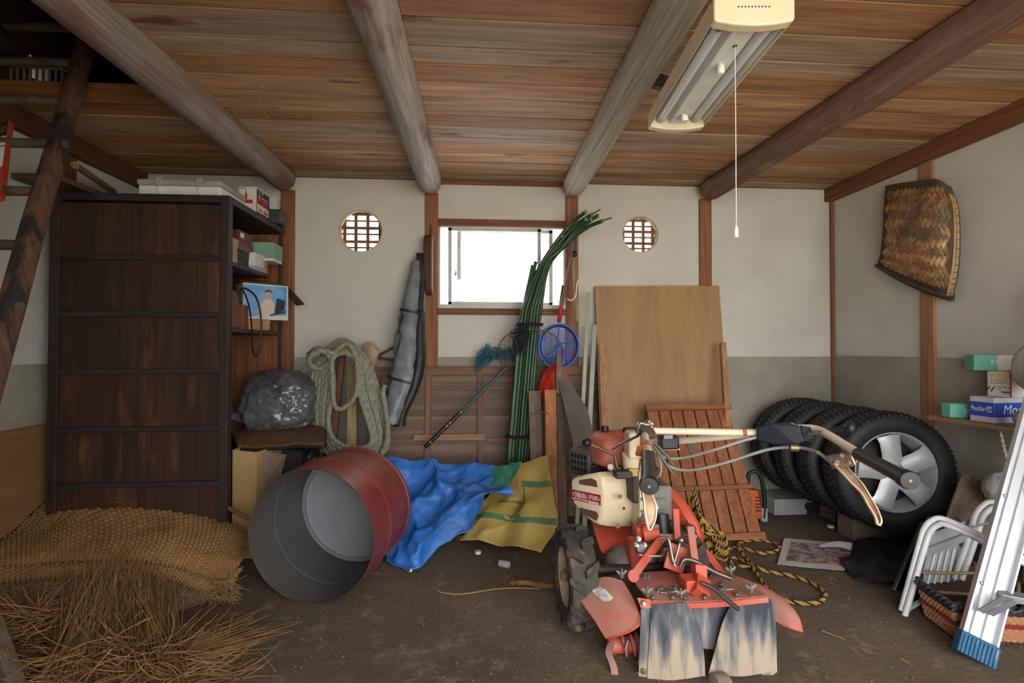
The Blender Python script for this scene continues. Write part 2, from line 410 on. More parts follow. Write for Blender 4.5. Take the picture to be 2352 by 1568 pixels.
# posts in the walls
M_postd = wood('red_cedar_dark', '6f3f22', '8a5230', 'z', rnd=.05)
lab = ['reddish wooden post on the back wall beside the open shelves', 'reddish wooden post left of the window with the brown mirror hung on it',
       'reddish wooden post right of the window with hedge shears hung on it', 'reddish wooden post in the back wall above the leaning plywood']
for i, X in enumerate((-1.214, -.307, .614, 1.525)):
    b = MB(); w_ = .084; n = 18
    for k in range(n):
        pass
    b.b2((X - w_ / 2, YB - .018, 0), (X + w_ / 2, YB + .03, 2.06))
    b.build('wall_post', M_post, bevel=.004, label=lab[i], cat='post', group='posts of the shed walls')
MB().b2((XR - .02, YB - .025, 0), (XR + .01, YB - .0, 2.06)).build('wall_post', M_post, bevel=.003, label='thin reddish post in the right rear corner of the shed', cat='post', group='posts of the shed walls')
MB().b2((XR - .016, 2.405, .0), (XR + .02, 2.483, 2.06)).build('wall_post', wood('sawn_post', 'a06a48', 'b68260', 'z', rnd=.03, dirt='7a4a30', damt=(.66, .74)), bevel=.003, label='pale reddish post on the right wall behind the winnowing basket', cat='post', group='posts of the shed walls')
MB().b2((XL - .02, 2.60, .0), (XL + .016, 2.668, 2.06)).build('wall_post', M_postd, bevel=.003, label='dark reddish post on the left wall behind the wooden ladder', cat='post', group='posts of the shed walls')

# log beams under the ceiling
def log(name, x0, x1, r, mt, label, seed, crack=False):
    n, m = 28, 60; rows = []
    for j in range(m + 1):
        t = j / m; y = YF + .02 + (YB - .03 - YF - .02) * t; x = x0 + (x1 - x0) * t
        e = (YB - .03) - y; k = 1.0
        if e < .05: k = math.sqrt(max(1 - ((.05 - e) / .05) ** 2 * .75, .02))
        zc = 2.106; row = []
        for i in range(n):
            a = 2 * math.pi * i / n
            rr = r * k * (1 + .05 * mnoise.noise(V((math.cos(a) * 1.2 + seed, math.sin(a) * 1.2, y * 1.3))) + .02 * mnoise.noise(V((math.cos(a) * 4, math.sin(a) * 4 + seed, y * 3))))
            if crack:
                da = math.atan2(math.sin(a - crack), math.cos(a - crack))
                if abs(da) < .13: rr -= .012
            p = V((x + rr * math.cos(a), y, zc + rr * math.sin(a))); p.z = min(p.z, ZC - .001); row.append(p)
        rows.append(row)
    b = MB().sheet(rows, 0, closed_u=True); base = len(b.v)
    b.f.append(tuple(range(n))); b.f.append(tuple(base - n + i for i in range(n)))
    return b.build(name, mt, smooth=50, label=label, cat='beam', group='round log beams under the ceiling')
M_log1 = wood('weathered_log', '7f7068', '94867c', 'y', rnd=0, dirt='6a4c40', damt=(.5, .68), dscale=9, scale=26)
M_log2 = wood('pale_log', 'ab9c92', '96887d', 'y', rnd=0, dirt='6e5048', damt=(.56, .66), dscale=9, scale=26)
M_log3 = wood('grey_log', 'a79b8b', 'b3a897', 'y', rnd=0, dirt='8f8475', damt=(.5, .8), dscale=9, scale=26)
M_log4 = wood('red_brown_log', '6d4b3d', '806152', 'y', rnd=0, dirt='8a7a70', damt=(.58, .7), dscale=9, scale=26)
log('log_beam', -1.255, -1.214, .079, M_log1, 'weathered grey brown log beam over the dark cabinet', 1)
log('log_beam', -.345, -.312, .076, M_log2, 'pale peeled log beam ending above the grey rod bag', 2)
log('log_beam', .60, .614, .073, M_log3, 'grey log beam with a long drying crack right of the window', 3, crack=4.3)
log('log_beam', 1.72, 1.525, .075, M_log4, 'reddish brown log beam passing right of the fluorescent lamp', 4)

# window
M_alu = mat('white_aluminium', 'b4b4b0', 'a3a39d', rough=.4, scale=20, dirt='a9a69c', dscale=8, damt=(.6, .8))
gm = bpy.data.materials.new('window_glass'); gm.use_nodes = True; t_ = gm.node_tree; t_.nodes.remove(t_.nodes['Principled BSDF'])
tr = t_.nodes.new('ShaderNodeBsdfTransparent'); gl = t_.nodes.new('ShaderNodeBsdfGlossy'); gl.inputs['Roughness'].default_value = .02; mx = t_.nodes.new('ShaderNodeMixShader'); mx.inputs[0].default_value = .06
t_.links.new(tr.outputs[0], mx.inputs[1]); t_.links.new(gl.outputs[0], mx.inputs[2]); t_.links.new(mx.outputs[0], t_.nodes['Material Output'].inputs[0])
win = tag(bpy.data.objects.new('window_1', None), kind='structure'); C.objects.link(win); win.location = (.155, YB, WZ0); MW[win.name] = Matrix.Translation(win.location)
def wx(px): return PY(px, 610, YB).x
def wz(py): return PY(1150, py, YB).z
b = MB(); Y0, Y1 = YB - .004, YB + .085
b.b2((WX0, Y0, WZ1 - .03), (WX1, Y1, WZ1)); b.b2((WX0, Y0 - .012, WZ0), (WX1, Y1, WZ0 + .032)); b.b2((WX0, Y0, WZ0), (WX0 + .014, Y1, WZ1)); b.b2((WX1 - .014, Y0, WZ0), (WX1, Y1, WZ1))
b.build('outer_frame', M_alu, win, bevel=.002)
def sash(x0, x1, y, st=.017):
    z0, z1 = WZ0 + .03, WZ1 - .028
    b = MB(); b.b2((x0, y, z0), (x0 + st, y + .022, z1)); b.b2((x1 - st, y, z0), (x1, y + .022, z1)); b.b2((x0, y, z1 - .02), (x1, y + .022, z1)); b.b2((x0, y, z0), (x1, y + .022, z0 + .022))
    s_ = b.build('sash', M_alu, win, bevel=.0015)
    MB().b2((x0 + st * .5, y + .009, z0 + .01), (x1 - st * .5, y + .013, z1 - .01)).build('pane', gm, s_)
    return s_
s1 = sash(wx(1029), wx(1243), YB + .01, .023); s2 = sash(wx(1049), wx(1272), YB + .045, .025)
b = MB(); lx = wx(1047); lz = wz(628); b.box((lx, YB + .004, lz), (.01, .014, .03)); b.tube([(lx, YB - .004, lz), (lx - .006, YB - .012, lz - .006), (lx - .01, YB - .012, lz - .022)], .003, 6)
b.build('latch', mat('latch_grey', '6d6d6b', rough=.4, metal=.6), s1)
MB().b2((-.265, YB - .022, wz(522)), (.574, YB + .06, wz(506))).build('window_head', M_beamx, win, bevel=.002)
MB().b2((-.272, YB - .028, wz(723)), (.574, YB + .06, wz(709))).build('window_sill', M_beamx, win, bevel=.002)
# outside flower-box style guard seen through the side strips
# round lattice vents
M_lath = wood('vent_lath', '6f4a34', '8d6446', 'x', rnd=.1)
M_lathz = wood('vent_lath', '6f4a34', '8d6446', 'z', rnd=.1)
vl = ['round lattice vent in the wall above the rope coil', 'round lattice vent in the wall right of the window']
for (c, r), l in zip(VENTS, vl):
    vt = thing('round_vent', l, 'vent', (c.x, YB, c.z - r), group='round wall vents')
    MB().lathe([(r - .001, .0), (r - .006, .0), (r - .006, WT - .02), (r - .001, WT - .02)], frame((c.x, YB + .005, c.z), (0, 1, 0)), 48, closed=True).build('rim', mat('vent_rim', 'b9a88c', '9d8a6c', rough=.9, scale=20), vt, smooth=40)
    for k in range(4):
        x = c.x + (-.84 + .56 * k) * r + random.uniform(-.004, .004); h = math.sqrt(max(r * r - (x - c.x) ** 2, 0)) * .985
        MB().b2((x - .010, YB + .05, c.z - h), (x + .010, YB + .058, c.z + h)).build('lath', M_lathz, vt)
    for k in range(6):
        z = c.z + (-.74 + .32 * k) * r + random.uniform(-.004, .004); h = math.sqrt(max(r * r - (z - c.z) ** 2, 0)) * .985
        tn = .005 + .004 * (k % 2)
        MB().b2((c.x - h, YB + .04, z - tn), (c.x + h, YB + .049, z + tn)).build('lath', M_lath, vt)
# ================================================================== left side: cabinet, boxes, ladder
M_stain = wood('dark_stained_frame', '2b211d', '3a2c25', 'z', rnd=.08, rough=.6)
M_stainx = wood('dark_stained_frame', '2b211d', '3a2c25', 'x', rnd=.08, rough=.6)
M_stainy = wood('dark_stained_shelf', '3b2c24', '4b382d', 'y', rnd=.08, rough=.65)
M_worn = wood('worn_stained_board', '2c1c14', '44291a', 'z', rnd=.22, rough=.6, scale=16, dirt='6e4324', damt=(.58, .8), dscale=9)
M_inner = wood('cabinet_inner_board', '6e3f22', '8a5530', 'z', rnd=.12, dirt='4a2a18', damt=(.64, .72), dscale=5)
CX0, CX1, CY0, CY1, CZ = -2.012, -1.2, 2.4, 3.06, 1.786
cab = thing('tall_cabinet', 'tall dark stained cabinet with panelled back and open shelves on one side', 'cabinet', ((CX0 + CX1) / 2, (CY0 + CY1) / 2, 0))
for x0, x1, y0, y1 in ((CX0, CX0 + .042, CY0, CY0 + .04), (CX1 - .042, CX1, CY0, CY0 + .04), (CX0, CX0 + .04, CY1 - .04, CY1), (CX1 - .022, CX1, CY1 - .03, CY1)):
    MB().b2((x0, y0, 0), (x1, y1, CZ - .02)).build('upright', M_stain, cab, bevel=.003)
MB().b2((CX0 - .004, CY0 - .004, CZ - .035), (CX1 + .004, CY1 + .004, CZ)).build('top_board', M_stainx, cab, bevel=.003)
rz = [PY(310, y_, CY0).z for y_ in (590, 721, 853, 985, 1113)]
for z in rz:
    MB().b2((CX0 + .042, CY0 - .003, z - .013), (CX1 - .042, CY0 + .03, z + .011)).build('rail', M_stainx, cab, bevel=.003)
lev = [.02] + rz[::-1] + [CZ - .035]
for i in range(len(lev) - 1):
    xs = [CX0 + .042, CX0 + .235, CX0 + .4, CX0 + .585, CX1 - .042]
    for j in range(4):
        MB().b2((xs[j] + .0006, CY0 + .012 + .001 * ((i + j) % 3), lev[i] + .008), (xs[j + 1] - .0006, CY0 + .022, lev[i + 1] - .008)).build('board', M_worn, cab)
for z, x1 in ((1.475, CX1 - .004), (1.15, CX1)):
    MB().b2((CX0 + .02, CY0 + .03, z - .02), (x1, CY1 - .03 if z < 1.3 else CY1 - .2, z)).build('shelf', M_stainy, cab, bevel=.002)
MB().b2((CX0 + .02, CY0 + .03, .06), (CX1, CY1 - .03, .08)).build('shelf', M_stainy, cab, bevel=.002)
for k in range(5):
    a = CX0 + .03 + k * .158
    MB().b2((a + .001, CY1 - .022, .02), (a + .157, CY1 - .01, CZ - .04)).build('inner_board', M_inner, cab)
MB().b2((CX0 + .005, CY0 + .03, .02), (CX0 + .016, CY1 - .02, CZ - .04)).build('side_panel', M_stain, cab)

def carton(name, label, cat, c, sz, rz_, mt, z0, lid=None, lidm=None, group=None, bev=.002, lidh=.35):
    """box with a base and a slightly larger lid"""
    M = rotz(rz_, (c[0], c[1], z0))
    if lid is None:
        t = thing(name, label, cat, None, M, group); MB().b2((-sz[0] / 2, -sz[1] / 2, 0), (sz[0] / 2, sz[1] / 2, sz[2]), M).build('body', mt, t, bevel=bev)
        b = MB(); b.b2((-sz[0] / 2, -.001, sz[2] - .0005), (sz[0] / 2, .001, sz[2] + .0007), M); b.build('seam', lidm or mt, t)
        return t, M
    t = thing(name, label, cat, None, M, group)
    MB().b2((-sz[0] / 2, -sz[1] / 2, 0), (sz[0] / 2, sz[1] / 2, sz[2] - .002), M).build('base', mt, t, bevel=bev)
    g = .0025
    MB().b2((-sz[0] / 2 - g, -sz[1] / 2 - g, sz[2] * (1 - lidh)), (sz[0] / 2 + g, sz[1] / 2 + g, sz[2]), M).build('lid', lidm or mt, t, bevel=bev)
    return t, M
def facetext(t, M, face, sz, body, size, mt, u=0, v=0, sx=1, shear=0):
    """print on a box face: '-y' or '+x'"""
    if face == '-y': F = M @ Matrix.Translation((u, -sz[1] / 2 - .0006, sz[2] / 2 + v)) @ Matrix.Rotation(math.pi / 2, 4, 'X')
    else: F = M @ Matrix.Translation((sz[0] / 2 + .0006, u, sz[2] / 2 + v)) @ Matrix.Rotation(math.pi / 2, 4, 'Z') @ Matrix.Rotation(math.pi / 2, 4, 'X')
    return text('lettering', body, F, size, mt, t, sx=sx, shear=shear)
def facepatch(t, M, face, sz, u0, u1, v0, v1, mt, name='print', lift=.0004):
    b = MB()
    if face == '-y': b.b2((u0, -sz[1] / 2 - lift, v0), (u1, -sz[1] / 2 - lift * .2, v1), M)
    else: b.b2((sz[0] / 2 + lift * .2, u0, v0), (sz[0] / 2 + lift, u1, v1), M)
    return b.build(name, mt, t)
M_foam = mat('white_foam', 'd6d5cf', 'cbc9c2', rough=.8, scale=30, bump=.15, bscale=150)
M_foamlid = mat('greyish_foam_lid', '9d9a90', '8d8a80', rough=.6, scale=12)
# foam box on the cabinet
fx0, fx1 = PY(312, 430, 2.47).x, PY(507, 430, 2.47).x
t = thing('foam_box', 'long white foam box with grey lid lying on top of the dark cabinet', 'box', ((fx0 + fx1) / 2, 2.61, CZ + .001))
b = MB().b2((fx0 + .006, 2.476, CZ + .001), (fx1 - .006, 2.744, CZ + .068)); b.build('body', M_foam, t, bevel=.008)
for x in (fx0 + .1, fx0 + .29): MB().b2((x, 2.468, CZ + .004), (x + .02, 2.478, CZ + .07)).build('rib', M_foam, t, bevel=.003)
lid = MB().b2((fx0, 2.47, CZ + .067), (fx1, 2.75, CZ + .098)).build('lid', M_foamlid, t, bevel=.01)
for x in (fx0 + .095, fx0 + .285): MB().prism([(2.462, CZ + .06), (2.472, CZ + .06), (2.472, CZ + .096), (2.6, CZ + .096), (2.6, CZ + .103), (2.462, CZ + .103)], .03, Matrix(((0, 0, 1, x), (1, 0, 0, 0), (0, 1, 0, 0), (0, 0, 0, 1)))).build('clasp', M_foamlid, lid, bevel=.002)
# printed drinks box
M_white = mat('box_white', 'cfccc4', 'c0bcb2', rough=.55, scale=10)
M_black = mat('print_black', '17171a', rough=.5)
M_red = mat('print_red', 'b3232b', rough=.5)
M_ink = mat('print_dark', '3a3a3c', rough=.6)
M_blue = mat('print_blue', '2f7fc0', rough=.5)
sz = (.095, .17, .152)
t, M = carton('printed_box', 'small printed carton with black side and red lettering on top of the cabinet', 'box', (-1.27, 2.815), sz, .0, M_white, CZ + .001)
facepatch(t, M, '+x', sz, -.078, .08, .012, .145, M_black)
facepatch(t, M, '+x', sz, -.07, .07, .02, .064, M_white, lift=.0009)
for u0, u1, v0, v1, mt in ((-.068, -.045, .078, .112, M_red), (-.045, -.005, .086, .106, M_red), (-.01, .02, .076, .098, M_red), (.02, .068, .084, .104, M_red), (-.06, .06, .069, .076, M_red), (-.048, -.042, .106, .128, M_white), (-.04, .06, .107, .111, M_white), (-.065, -.03, .133, .14, M_blue), (-.02, .005, .132, .138, M_white),
                            (-.052, -.012, .026, .037, M_red), (-.048, -.043, .037, .055, M_red), (-.036, -.031, .037, .05, M_red), (-.022, -.017, .037, .048, M_red), (.004, .056, .025, .038, M_red), (.008, .014, .038, .052, M_red), (.022, .028, .038, .05, M_red), (.036, .042, .038, .053, M_red), (.048, .053, .038, .047, M_red)):
    facepatch(t, M, '+x', sz, u0, u1, v0, v1, mt, lift=.0013)
facepatch(t, M, '-y', sz, -.03, .03, .06, .08, M_red)
facepatch(t, M, '-y', sz, -.012, .0, .075, .115, M_red); facepatch(t, M, '-y', sz, -.008, -.004, .11, .135, M_red)
facepatch(t, M, '-y', sz, -.04, -.005, .14, .145, M_blue); facepatch(t, M, '-y', sz, -.02, .02, .015, .028, M_ink)
carton('grey_case', 'dark grey padded case at the rear end of the cabinet top', 'case', (-1.235, 2.965), (.14, .1, .085), .1, mat('dark_grey_vinyl', '3b3b3c', '2f2f30', rough=.45, scale=14), CZ + .001, lid=True, bev=.012)
carton('flat_white_box', 'pale flat carton standing on the dark grey case', 'box', (-1.25, 2.97), (.10, .06, .075), .1, mat('pale_card', 'b4b6b8', 'a8aaad', rough=.7), CZ + .088)
# shelf with small boxes
M_maroon = mat('maroon_card', '4f2a27', '5d332e', rough=.6); M_tan = mat('tan_card', '9c855c', '8d764f', rough=.7)
M_mint = mat('mint_card', '6f8f80', '7d9a8b', rough=.6); M_palebl = mat('pale_blue_card', '7c9bb4', '8aa6bd', rough=.6)
M_spot = mat('speckled_white_card', 'c9c6bd', 'aba9a2', rough=.6, scale=60, lo=.62, hi=.66)
M_brownc = mat('brown_card', '76573b', '6a4c33', rough=.75)
Z2 = 1.476
carton('flat_black_box', 'flat black carton under the maroon box on the upper shelf', 'box', (-1.36, 2.62), (.22, .2, .085), .0, mat('charcoal_card', '2a2827', '353231', rough=.6), Z2, lid=True)
carton('tan_box', 'tan carton wedged beside the shelf upright on the upper shelf', 'box', (-1.29, 2.475), (.16, .06, .12), .0, M_tan, Z2, lid=True)
t, M = carton('maroon_box', 'maroon carton with a white sticker, topmost on the upper shelf', 'box', (-1.32, 2.66), (.15, .15, .052), .0, M_maroon, Z2 + .140, lid=True)
facepatch(t, M, '+x', (.155, .155, .05), -.06, -.02, .015, .04, M_white, name='sticker')
carton('reddish_box', 'reddish brown carton just under the maroon box', 'box', (-1.32, 2.66), (.155, .16, .05), .0, mat('reddish_card', '5e3a33', '6c4840', rough=.6), Z2 + .087, lid=True)
t, M = carton('speckled_box', 'white speckled carton with pale blue base on the upper shelf', 'box', (-1.267, 2.77), (.1, .12, .03), .0, M_palebl, Z2, lid=None)
MB().b2((-.0515, -.0615, .026), (.0515, .0615, .098), M).build('lid', M_spot, t, bevel=.002)
carton('small_tan_box', 'small tan carton on the rear end of the upper shelf', 'box', (-1.25, 2.825+.0), (.09, .03, .07), .0, M_tan, Z2, lid=True)
t, M = carton('mint_box', 'mint green carton with white underside jutting out of the upper shelf', 'box', (-1.235, 2.88), (.14, .13, .02), .05, M_white, Z2 + .071)
MB().b2((-.072, -.067, .014), (.072, .067, .105), M).build('lid', M_mint, t, bevel=.002)
# lower shelf
Z3 = 1.151
szb = (.24, .13, .2)
ang = math.radians(40)
t, M = carton('blue_photo_box', 'open product carton printed with a blue picture of a person, on the lower shelf', 'box', (-1.245, 2.87), szb, ang, M_white, Z3 + .062)
M_sky = mat('photo_blue', '2c86c8', 'a9c4da', rough=.4, scale=3, lo=.45, hi=.75)
facepatch(t, M, '-y', szb, -.118, .112, .008, .192, M_sky, name='picture')
b = MB(); F = M @ Matrix.Translation((.0, -szb[1] / 2 - .0009, 0)) @ Matrix.Rotation(math.pi / 2, 4, 'X')
b.prism([(-.03, .01), (.035, .01), (.045, .08), (.03, .115), (.005, .12), (-.015, .11), (-.035, .07)], .0004, F); b.build('printed_figure', mat('photo_shirt', 'c9b9a8', 'b8a08c', rough=.5), t)
b = MB(); b.prism([(.012 + .018 * math.cos(k), .138 + .024 * math.sin(k)) for k in [i * math.pi / 8 for i in range(16)]], .0005, F); b.build('printed_face', mat('photo_skin', 'b98d72', rough=.5), t)
b = MB(); b.prism([(-.008, .15), (-.006, .165), (.01, .172), (.028, .167), (.033, .15), (.02, .158), (.0, .157)], .0008, F); b.build('printed_hair', M_ink, t)
b = MB(); b.prism([(.045, .03), (.1, .06), (.1, .115), (.055, .125)], .0006, F); b.prism([(.02, .02), (.105, .045), (.105, .055), (.02, .03)], .0007, F); b.build('printed_machine', M_black, t)
b = MB(); b.prism([(-.118, .008), (.112, .008), (.112, .03), (-.118, .015)], .0005, F); b.build('printed_floor', mat('photo_grey', 'b9bcbd', rough=.5), t)
for pts, mt in ((((-.035, .115), (-.02, .13), (-.01, .112), (.005, .128), (.02, .118)), M_red), (((-.02, .088), (0, .095), (.012, .085), (.028, .1), (.03, .085)), M_ink)):
    MB().tube([M @ V((szb[0] / 2 + .0008, u_, v_)) for u_, v_ in pts], .0012, 4).build('scribble_print', mt, t)
facepatch(t, M, '+x', szb, -.06, .06, .004, .014, mat('print_green', '2f8a55', rough=.5), name='green_band')
facepatch(t, M, '+x', szb, -.03, .03, .03, .05, M_ink)
MB().bar(M @ V((.12, 0, .2)), M @ V((.215, .0, .1)), .13, .003, M @ V((0, 0, 1)) - M @ V((0, 0, 0))).build('flap', M_brownc, t)
MB().bar(M @ V((0, -.065, .201)), M @ V((0, .03, .225)), .235, .003).build('flap', mat('flap_grey_card', '6d604c', rough=.8), t)
MB().b2((.125, .005, .05), (.14, .05, .13), M).build('insert', mat('insert_green', '1f7a45', rough=.5), t)
carton('plain_tan_box', 'plain tan carton under the picture carton on the lower shelf', 'box', (-1.27, 2.83), (.12, .13, .058), ang, mat('plain_card', 'a47c4e', '956e43', rough=.7), Z3 + .001, lid=True)
# leather case with a hanging strap
M_leather = mat('brown_leather', '6f4428', '5a351f', rough=.45, scale=8, dirt='332015', damt=(.6, .75))
t = thing('leather_case', 'old brown leather case with a dangling black strap on the lower shelf', 'case', (-1.27, 2.56, Z3))
prof = []
for k in range(13):
    a = math.pi * k / 12; prof.append((.075 * math.cos(a), .12 + .075 * math.sin(a)))
poly = [(.075, 0)] + prof + [(-.075, 0)]
M2 = frame((-1.33, 2.50, Z3 + .001), (1, .0, 0), (0, 1, 0))
MB().prism([(x, y) for x, y in poly], .1, M2).build('body', M_leather, t, smooth=40, bevel=.004)
MB().prism([(x * 1.06, y * 1.02 + .001) for x, y in poly[1:-1]] + [(x * .98, y * .98 + .001) for x, y in poly[1:-1]][::-1], .03, M2, z0=.035).build('band', mat('dark_leather', '2c1d15', rough=.5), t, smooth=40)
M_strap = mat('black_strap', '221d1b', rough=.6)
sp = spline([(-1.235, 2.52, 1.33), (-1.205, 2.535, 1.355), (-1.185, 2.57, 1.28), (-1.18, 2.60, 1.15), (-1.178, 2.60, 1.06), (-1.18, 2.645, 1.005), (-1.18, 2.69, 1.06), (-1.178, 2.70, 1.2), (-1.19, 2.67, 1.32), (-1.215, 2.6, 1.362), (-1.24, 2.545, 1.34)], 8)
MB().tube(sp, .006, 6, flat=.45).build('strap', M_strap, t, smooth=60)
carton('wooden_block', 'reddish wooden block behind the leather case on the lower shelf', 'block', (-1.31, 2.68), (.12, .07, .13), .15, wood('block_wood', '7a4a2c', '8c5a38', 'z'), Z3 + .001)

# ---------------------------------------------------------------- shelf board on the left wall and the round pole lying on it
MB().b2((XL + .017, 2.31, 1.815), (-1.9, 3.05, 1.842)).build('wall_shelf', wood('rough_shelf', '5d4330', '6e5240', 'y'), bevel=.003, label='rough brown board shelf on the left wall behind the ladder', cat='shelf')
MB().tube([PD(172, 379, 2.25), PD(262, 440, 2.8)], [.017, .015], 12).build('wooden_pole', wood('pale_pole', 'a08058', '8a6a45', 'y'), smooth=50, label='pale round wooden pole poking up above the wall shelf', cat='pole')

# ---------------------------------------------------------------- old wooden ladder up to the loft
M_lad = wood('tarry_ladder', '4d3423', '6b4a32', 'z', rnd=.05, dirt='1f1a18', damt=(.5, .56), dscale=9, scale=20)
A = PD(170, 200, 2.0); B = PD(55, 600, 1.62)
dr = (A - B).normalized(); base = B + dr * (-(B.z - .01) / dr.z); top = B + dr * ((2.75 - B.z) / dr.z)
lt = thing('wooden_ladder', 'dark weathered wooden ladder leaning up through the loft hatch', 'ladder', base)
def rough_bar(a, b_, w_, h_, seed, n=24):
    rows = []
    d = (b_ - a); ax = d.normalized(); u = V((0, 1, .3)); u = (u - ax * u.dot(ax)).normalized(); x = u.cross(ax)
    for j in range(n + 1):
        p = a + d * (j / n); r = []
        for ux, uy in ((-.5, -.4), (-.4, -.5), (0, -.53), (.4, -.5), (.5, -.4), (.52, 0), (.5, .4), (.4, .5), (0, .5), (-.4, .5), (-.5, .4), (-.52, 0)):
            k = 1 + .1 * mnoise.noise(V((j * .35 + seed, ux * 3, uy * 3)))
            r.append(p + x * (ux * w_ * k) + u * (uy * h_ * k))
        rows.append(r)
    b = MB().sheet(rows, 0, closed_u=True); m = len(b.v)
    b.f += [tuple(range(12)), tuple(m - 12 + i for i in range(12))]; return b
off = V((-.40, 0.02, 0))
rough_bar(base, top, .05, .055, 1).build('side_rail', M_lad, lt, smooth=50)
rough_bar(base + off, top + off, .05, .055, 5).build('side_rail', M_lad, lt, smooth=50)
r0 = PD(62, 341, 1.9); kz = (r0.z - B.z) / dr.z
for n_ in range(-4, 5):
    p = B + dr * (kz + n_ * .245)
    if .2 < p.z < 2.7: MB().tube([p + V((.03, 0, 0)), p + off * .5 + V((0, 0, .004)), p + off - V((.0, 0, 0))], [.017, .019, .017], 10).build('rung', mat('bark_rung', '39302a', '564838', rough=.8, scale=14, bump=.4), lt, smooth=50)
# long red package stood by the ladder
a, b_ = PD(-6, 460, 1.72), PD(16, 283, 1.9)
t = thing('red_package', 'narrow red printed package tucked behind the ladder rail at the picture edge', 'package', a)
MB().bar(a, b_, .036, .02, (0, -1, .2)).build('sleeve', mat('package_red', 'a8371f', '92301c', rough=.4), t, bevel=.002)
def along(s): return a + (b_ - a) * s
up_ = V((0, -1, .2)); ax_ = (b_ - a).normalized(); nn = (up_ - ax_ * up_.dot(ax_)).normalized() * .0105
for s0, s1, mt in ((.80, .99, M_black), (.66, .78, M_white), (.38, .64, M_white), (.30, .36, M_red), (.84, .93, mat('package_green', '4c4a26', rough=.5))):
    MB().bar(along(s0) + nn * (1.05 if s0 == .84 else 1), along(s1) + nn * (1.05 if s0 == .84 else 1), .026 if s0 != .84 else .016, .0008, up_).build('print', mt, t)

# ---------------------------------------------------------------- loft odds and ends
M_crate = mat('grey_plastic_crate', '6f6a5c', '5c584c', rough=.6)
cr0, cr1 = PY(-40, 140, 2.31), PY(152, 172, 2.31)
zt, zb = (cr0.z + cr1.z) / 2 - .0, ZC + .09
t = thing('lattice_crate', 'grey lattice crate standing at the edge of the dark loft', 'crate', ((cr0.x + cr1.x) / 2, 2.4, zb))
x0, x1, y0, y1 = cr0.x + .0, cr1.x, 2.29, 2.5
x0 = max(x0, XL + .03)
zt = PY(80, 160, 2.31).z; zm = PY(80, 196, 2.31).z
b = MB()
for z in (zm, zt): b.tube([(x0, y0, z), (x1, y0, z), (x1, y1, z), (x0, y1, z)], .008, 8, closed=True)
b.build('rim', M_crate, t, smooth=50)
for k in range(9):
    x = x0 + (x1 - x0) * k / 8; MB().b2((x - .004, y0 - .004, zm), (x + .004, y0 + .004, zt)).build('bar', M_crate, t); MB().b2((x - .004, y1 - .004, zm), (x + .004, y1 + .004, zt)).build('bar', M_crate, t)
MB().b2((x0, y0, zb), (x1, y1, zm - .008)).build('base', M_dark, t)
for i, (p0, p1, w_) in enumerate((((XL + .02, 2.6, 2.2), (XL + .3, 2.55, 3.15), .09), ((XL + .02, 2.0, 2.9), (-1.0, 2.0, 2.95), .08))):
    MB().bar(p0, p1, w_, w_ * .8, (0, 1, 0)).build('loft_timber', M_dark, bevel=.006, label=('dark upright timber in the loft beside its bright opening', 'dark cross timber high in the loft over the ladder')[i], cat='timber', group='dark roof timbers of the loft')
# ================================================================== back of the shed, left to right
# cardboard, bags and net crate beside the cabinet
M_card = mat('cardboard', 'b08f5e', 'a3834f', rough=.85, scale=4); M_card2 = mat('cardboard_inside', '93806a', '887560', rough=.85, scale=4)
t = thing('cardboard_box', 'tall cardboard box with an open flap standing between cabinet and steel drum', 'box', (-1.06, 2.55, 0))
p = [PZ(0, 0, 9)] * 0
ca, cb_, cc = PD(534, 1033, 2.42), PD(590, 1038, 2.42), PD(655, 1044, 2.62)
MB().add([V((ca.x, ca.y, 0)), V((cb_.x, cb_.y, 0)), V((cb_.x, cb_.y, cb_.z)), V((ca.x, ca.y, ca.z)),
          V((ca.x + .01, ca.y + .3, 0)), V((cb_.x + .06, cb_.y + .28, 0)), V((cb_.x + .06, cb_.y + .28, cb_.z)), V((ca.x + .01, ca.y + .3, ca.z))],
         [(0, 1, 2, 3), (1, 5, 6, 2), (5, 4, 7, 6), (4, 0, 3, 7), (0, 4, 5, 1)]).build('body', M_card, t)
f0, f1 = PD(588, 1036, 2.43), PD(585, 1138, 2.43); f2, f3 = PD(632, 1136, 2.58), PD(657, 1043, 2.60)
MB().sheet([[f0, f3], [f1, f2]], .004).build('flap', M_card2, t)
MB().tube([PD(505, 1155, 2.33), PD(600, 1207, 2.28)], .010, 8).build('bamboo_stick', mat('bamboo_brown', '7d5a30', '6b4a26', rough=.5, scale=20), smooth=50, label='thin brown bamboo stick lying between cabinet and drum', cat='stick')
# white roll poking out behind the bag
MB().tube([PD(505, 950, 2.85), PD(545, 957, 2.85), PD(546, 957, 2.85), PD(580, 965, 2.85)], [.026, .026, .028, .028], 14).build('white_roll', mat('white_roll', '8d8d8a', '7c7c7a', rough=.4, dirt='333333', damt=(.62, .66)), smooth=40, label='white plastic roll poking out behind the crumpled clear bag', cat='roll')
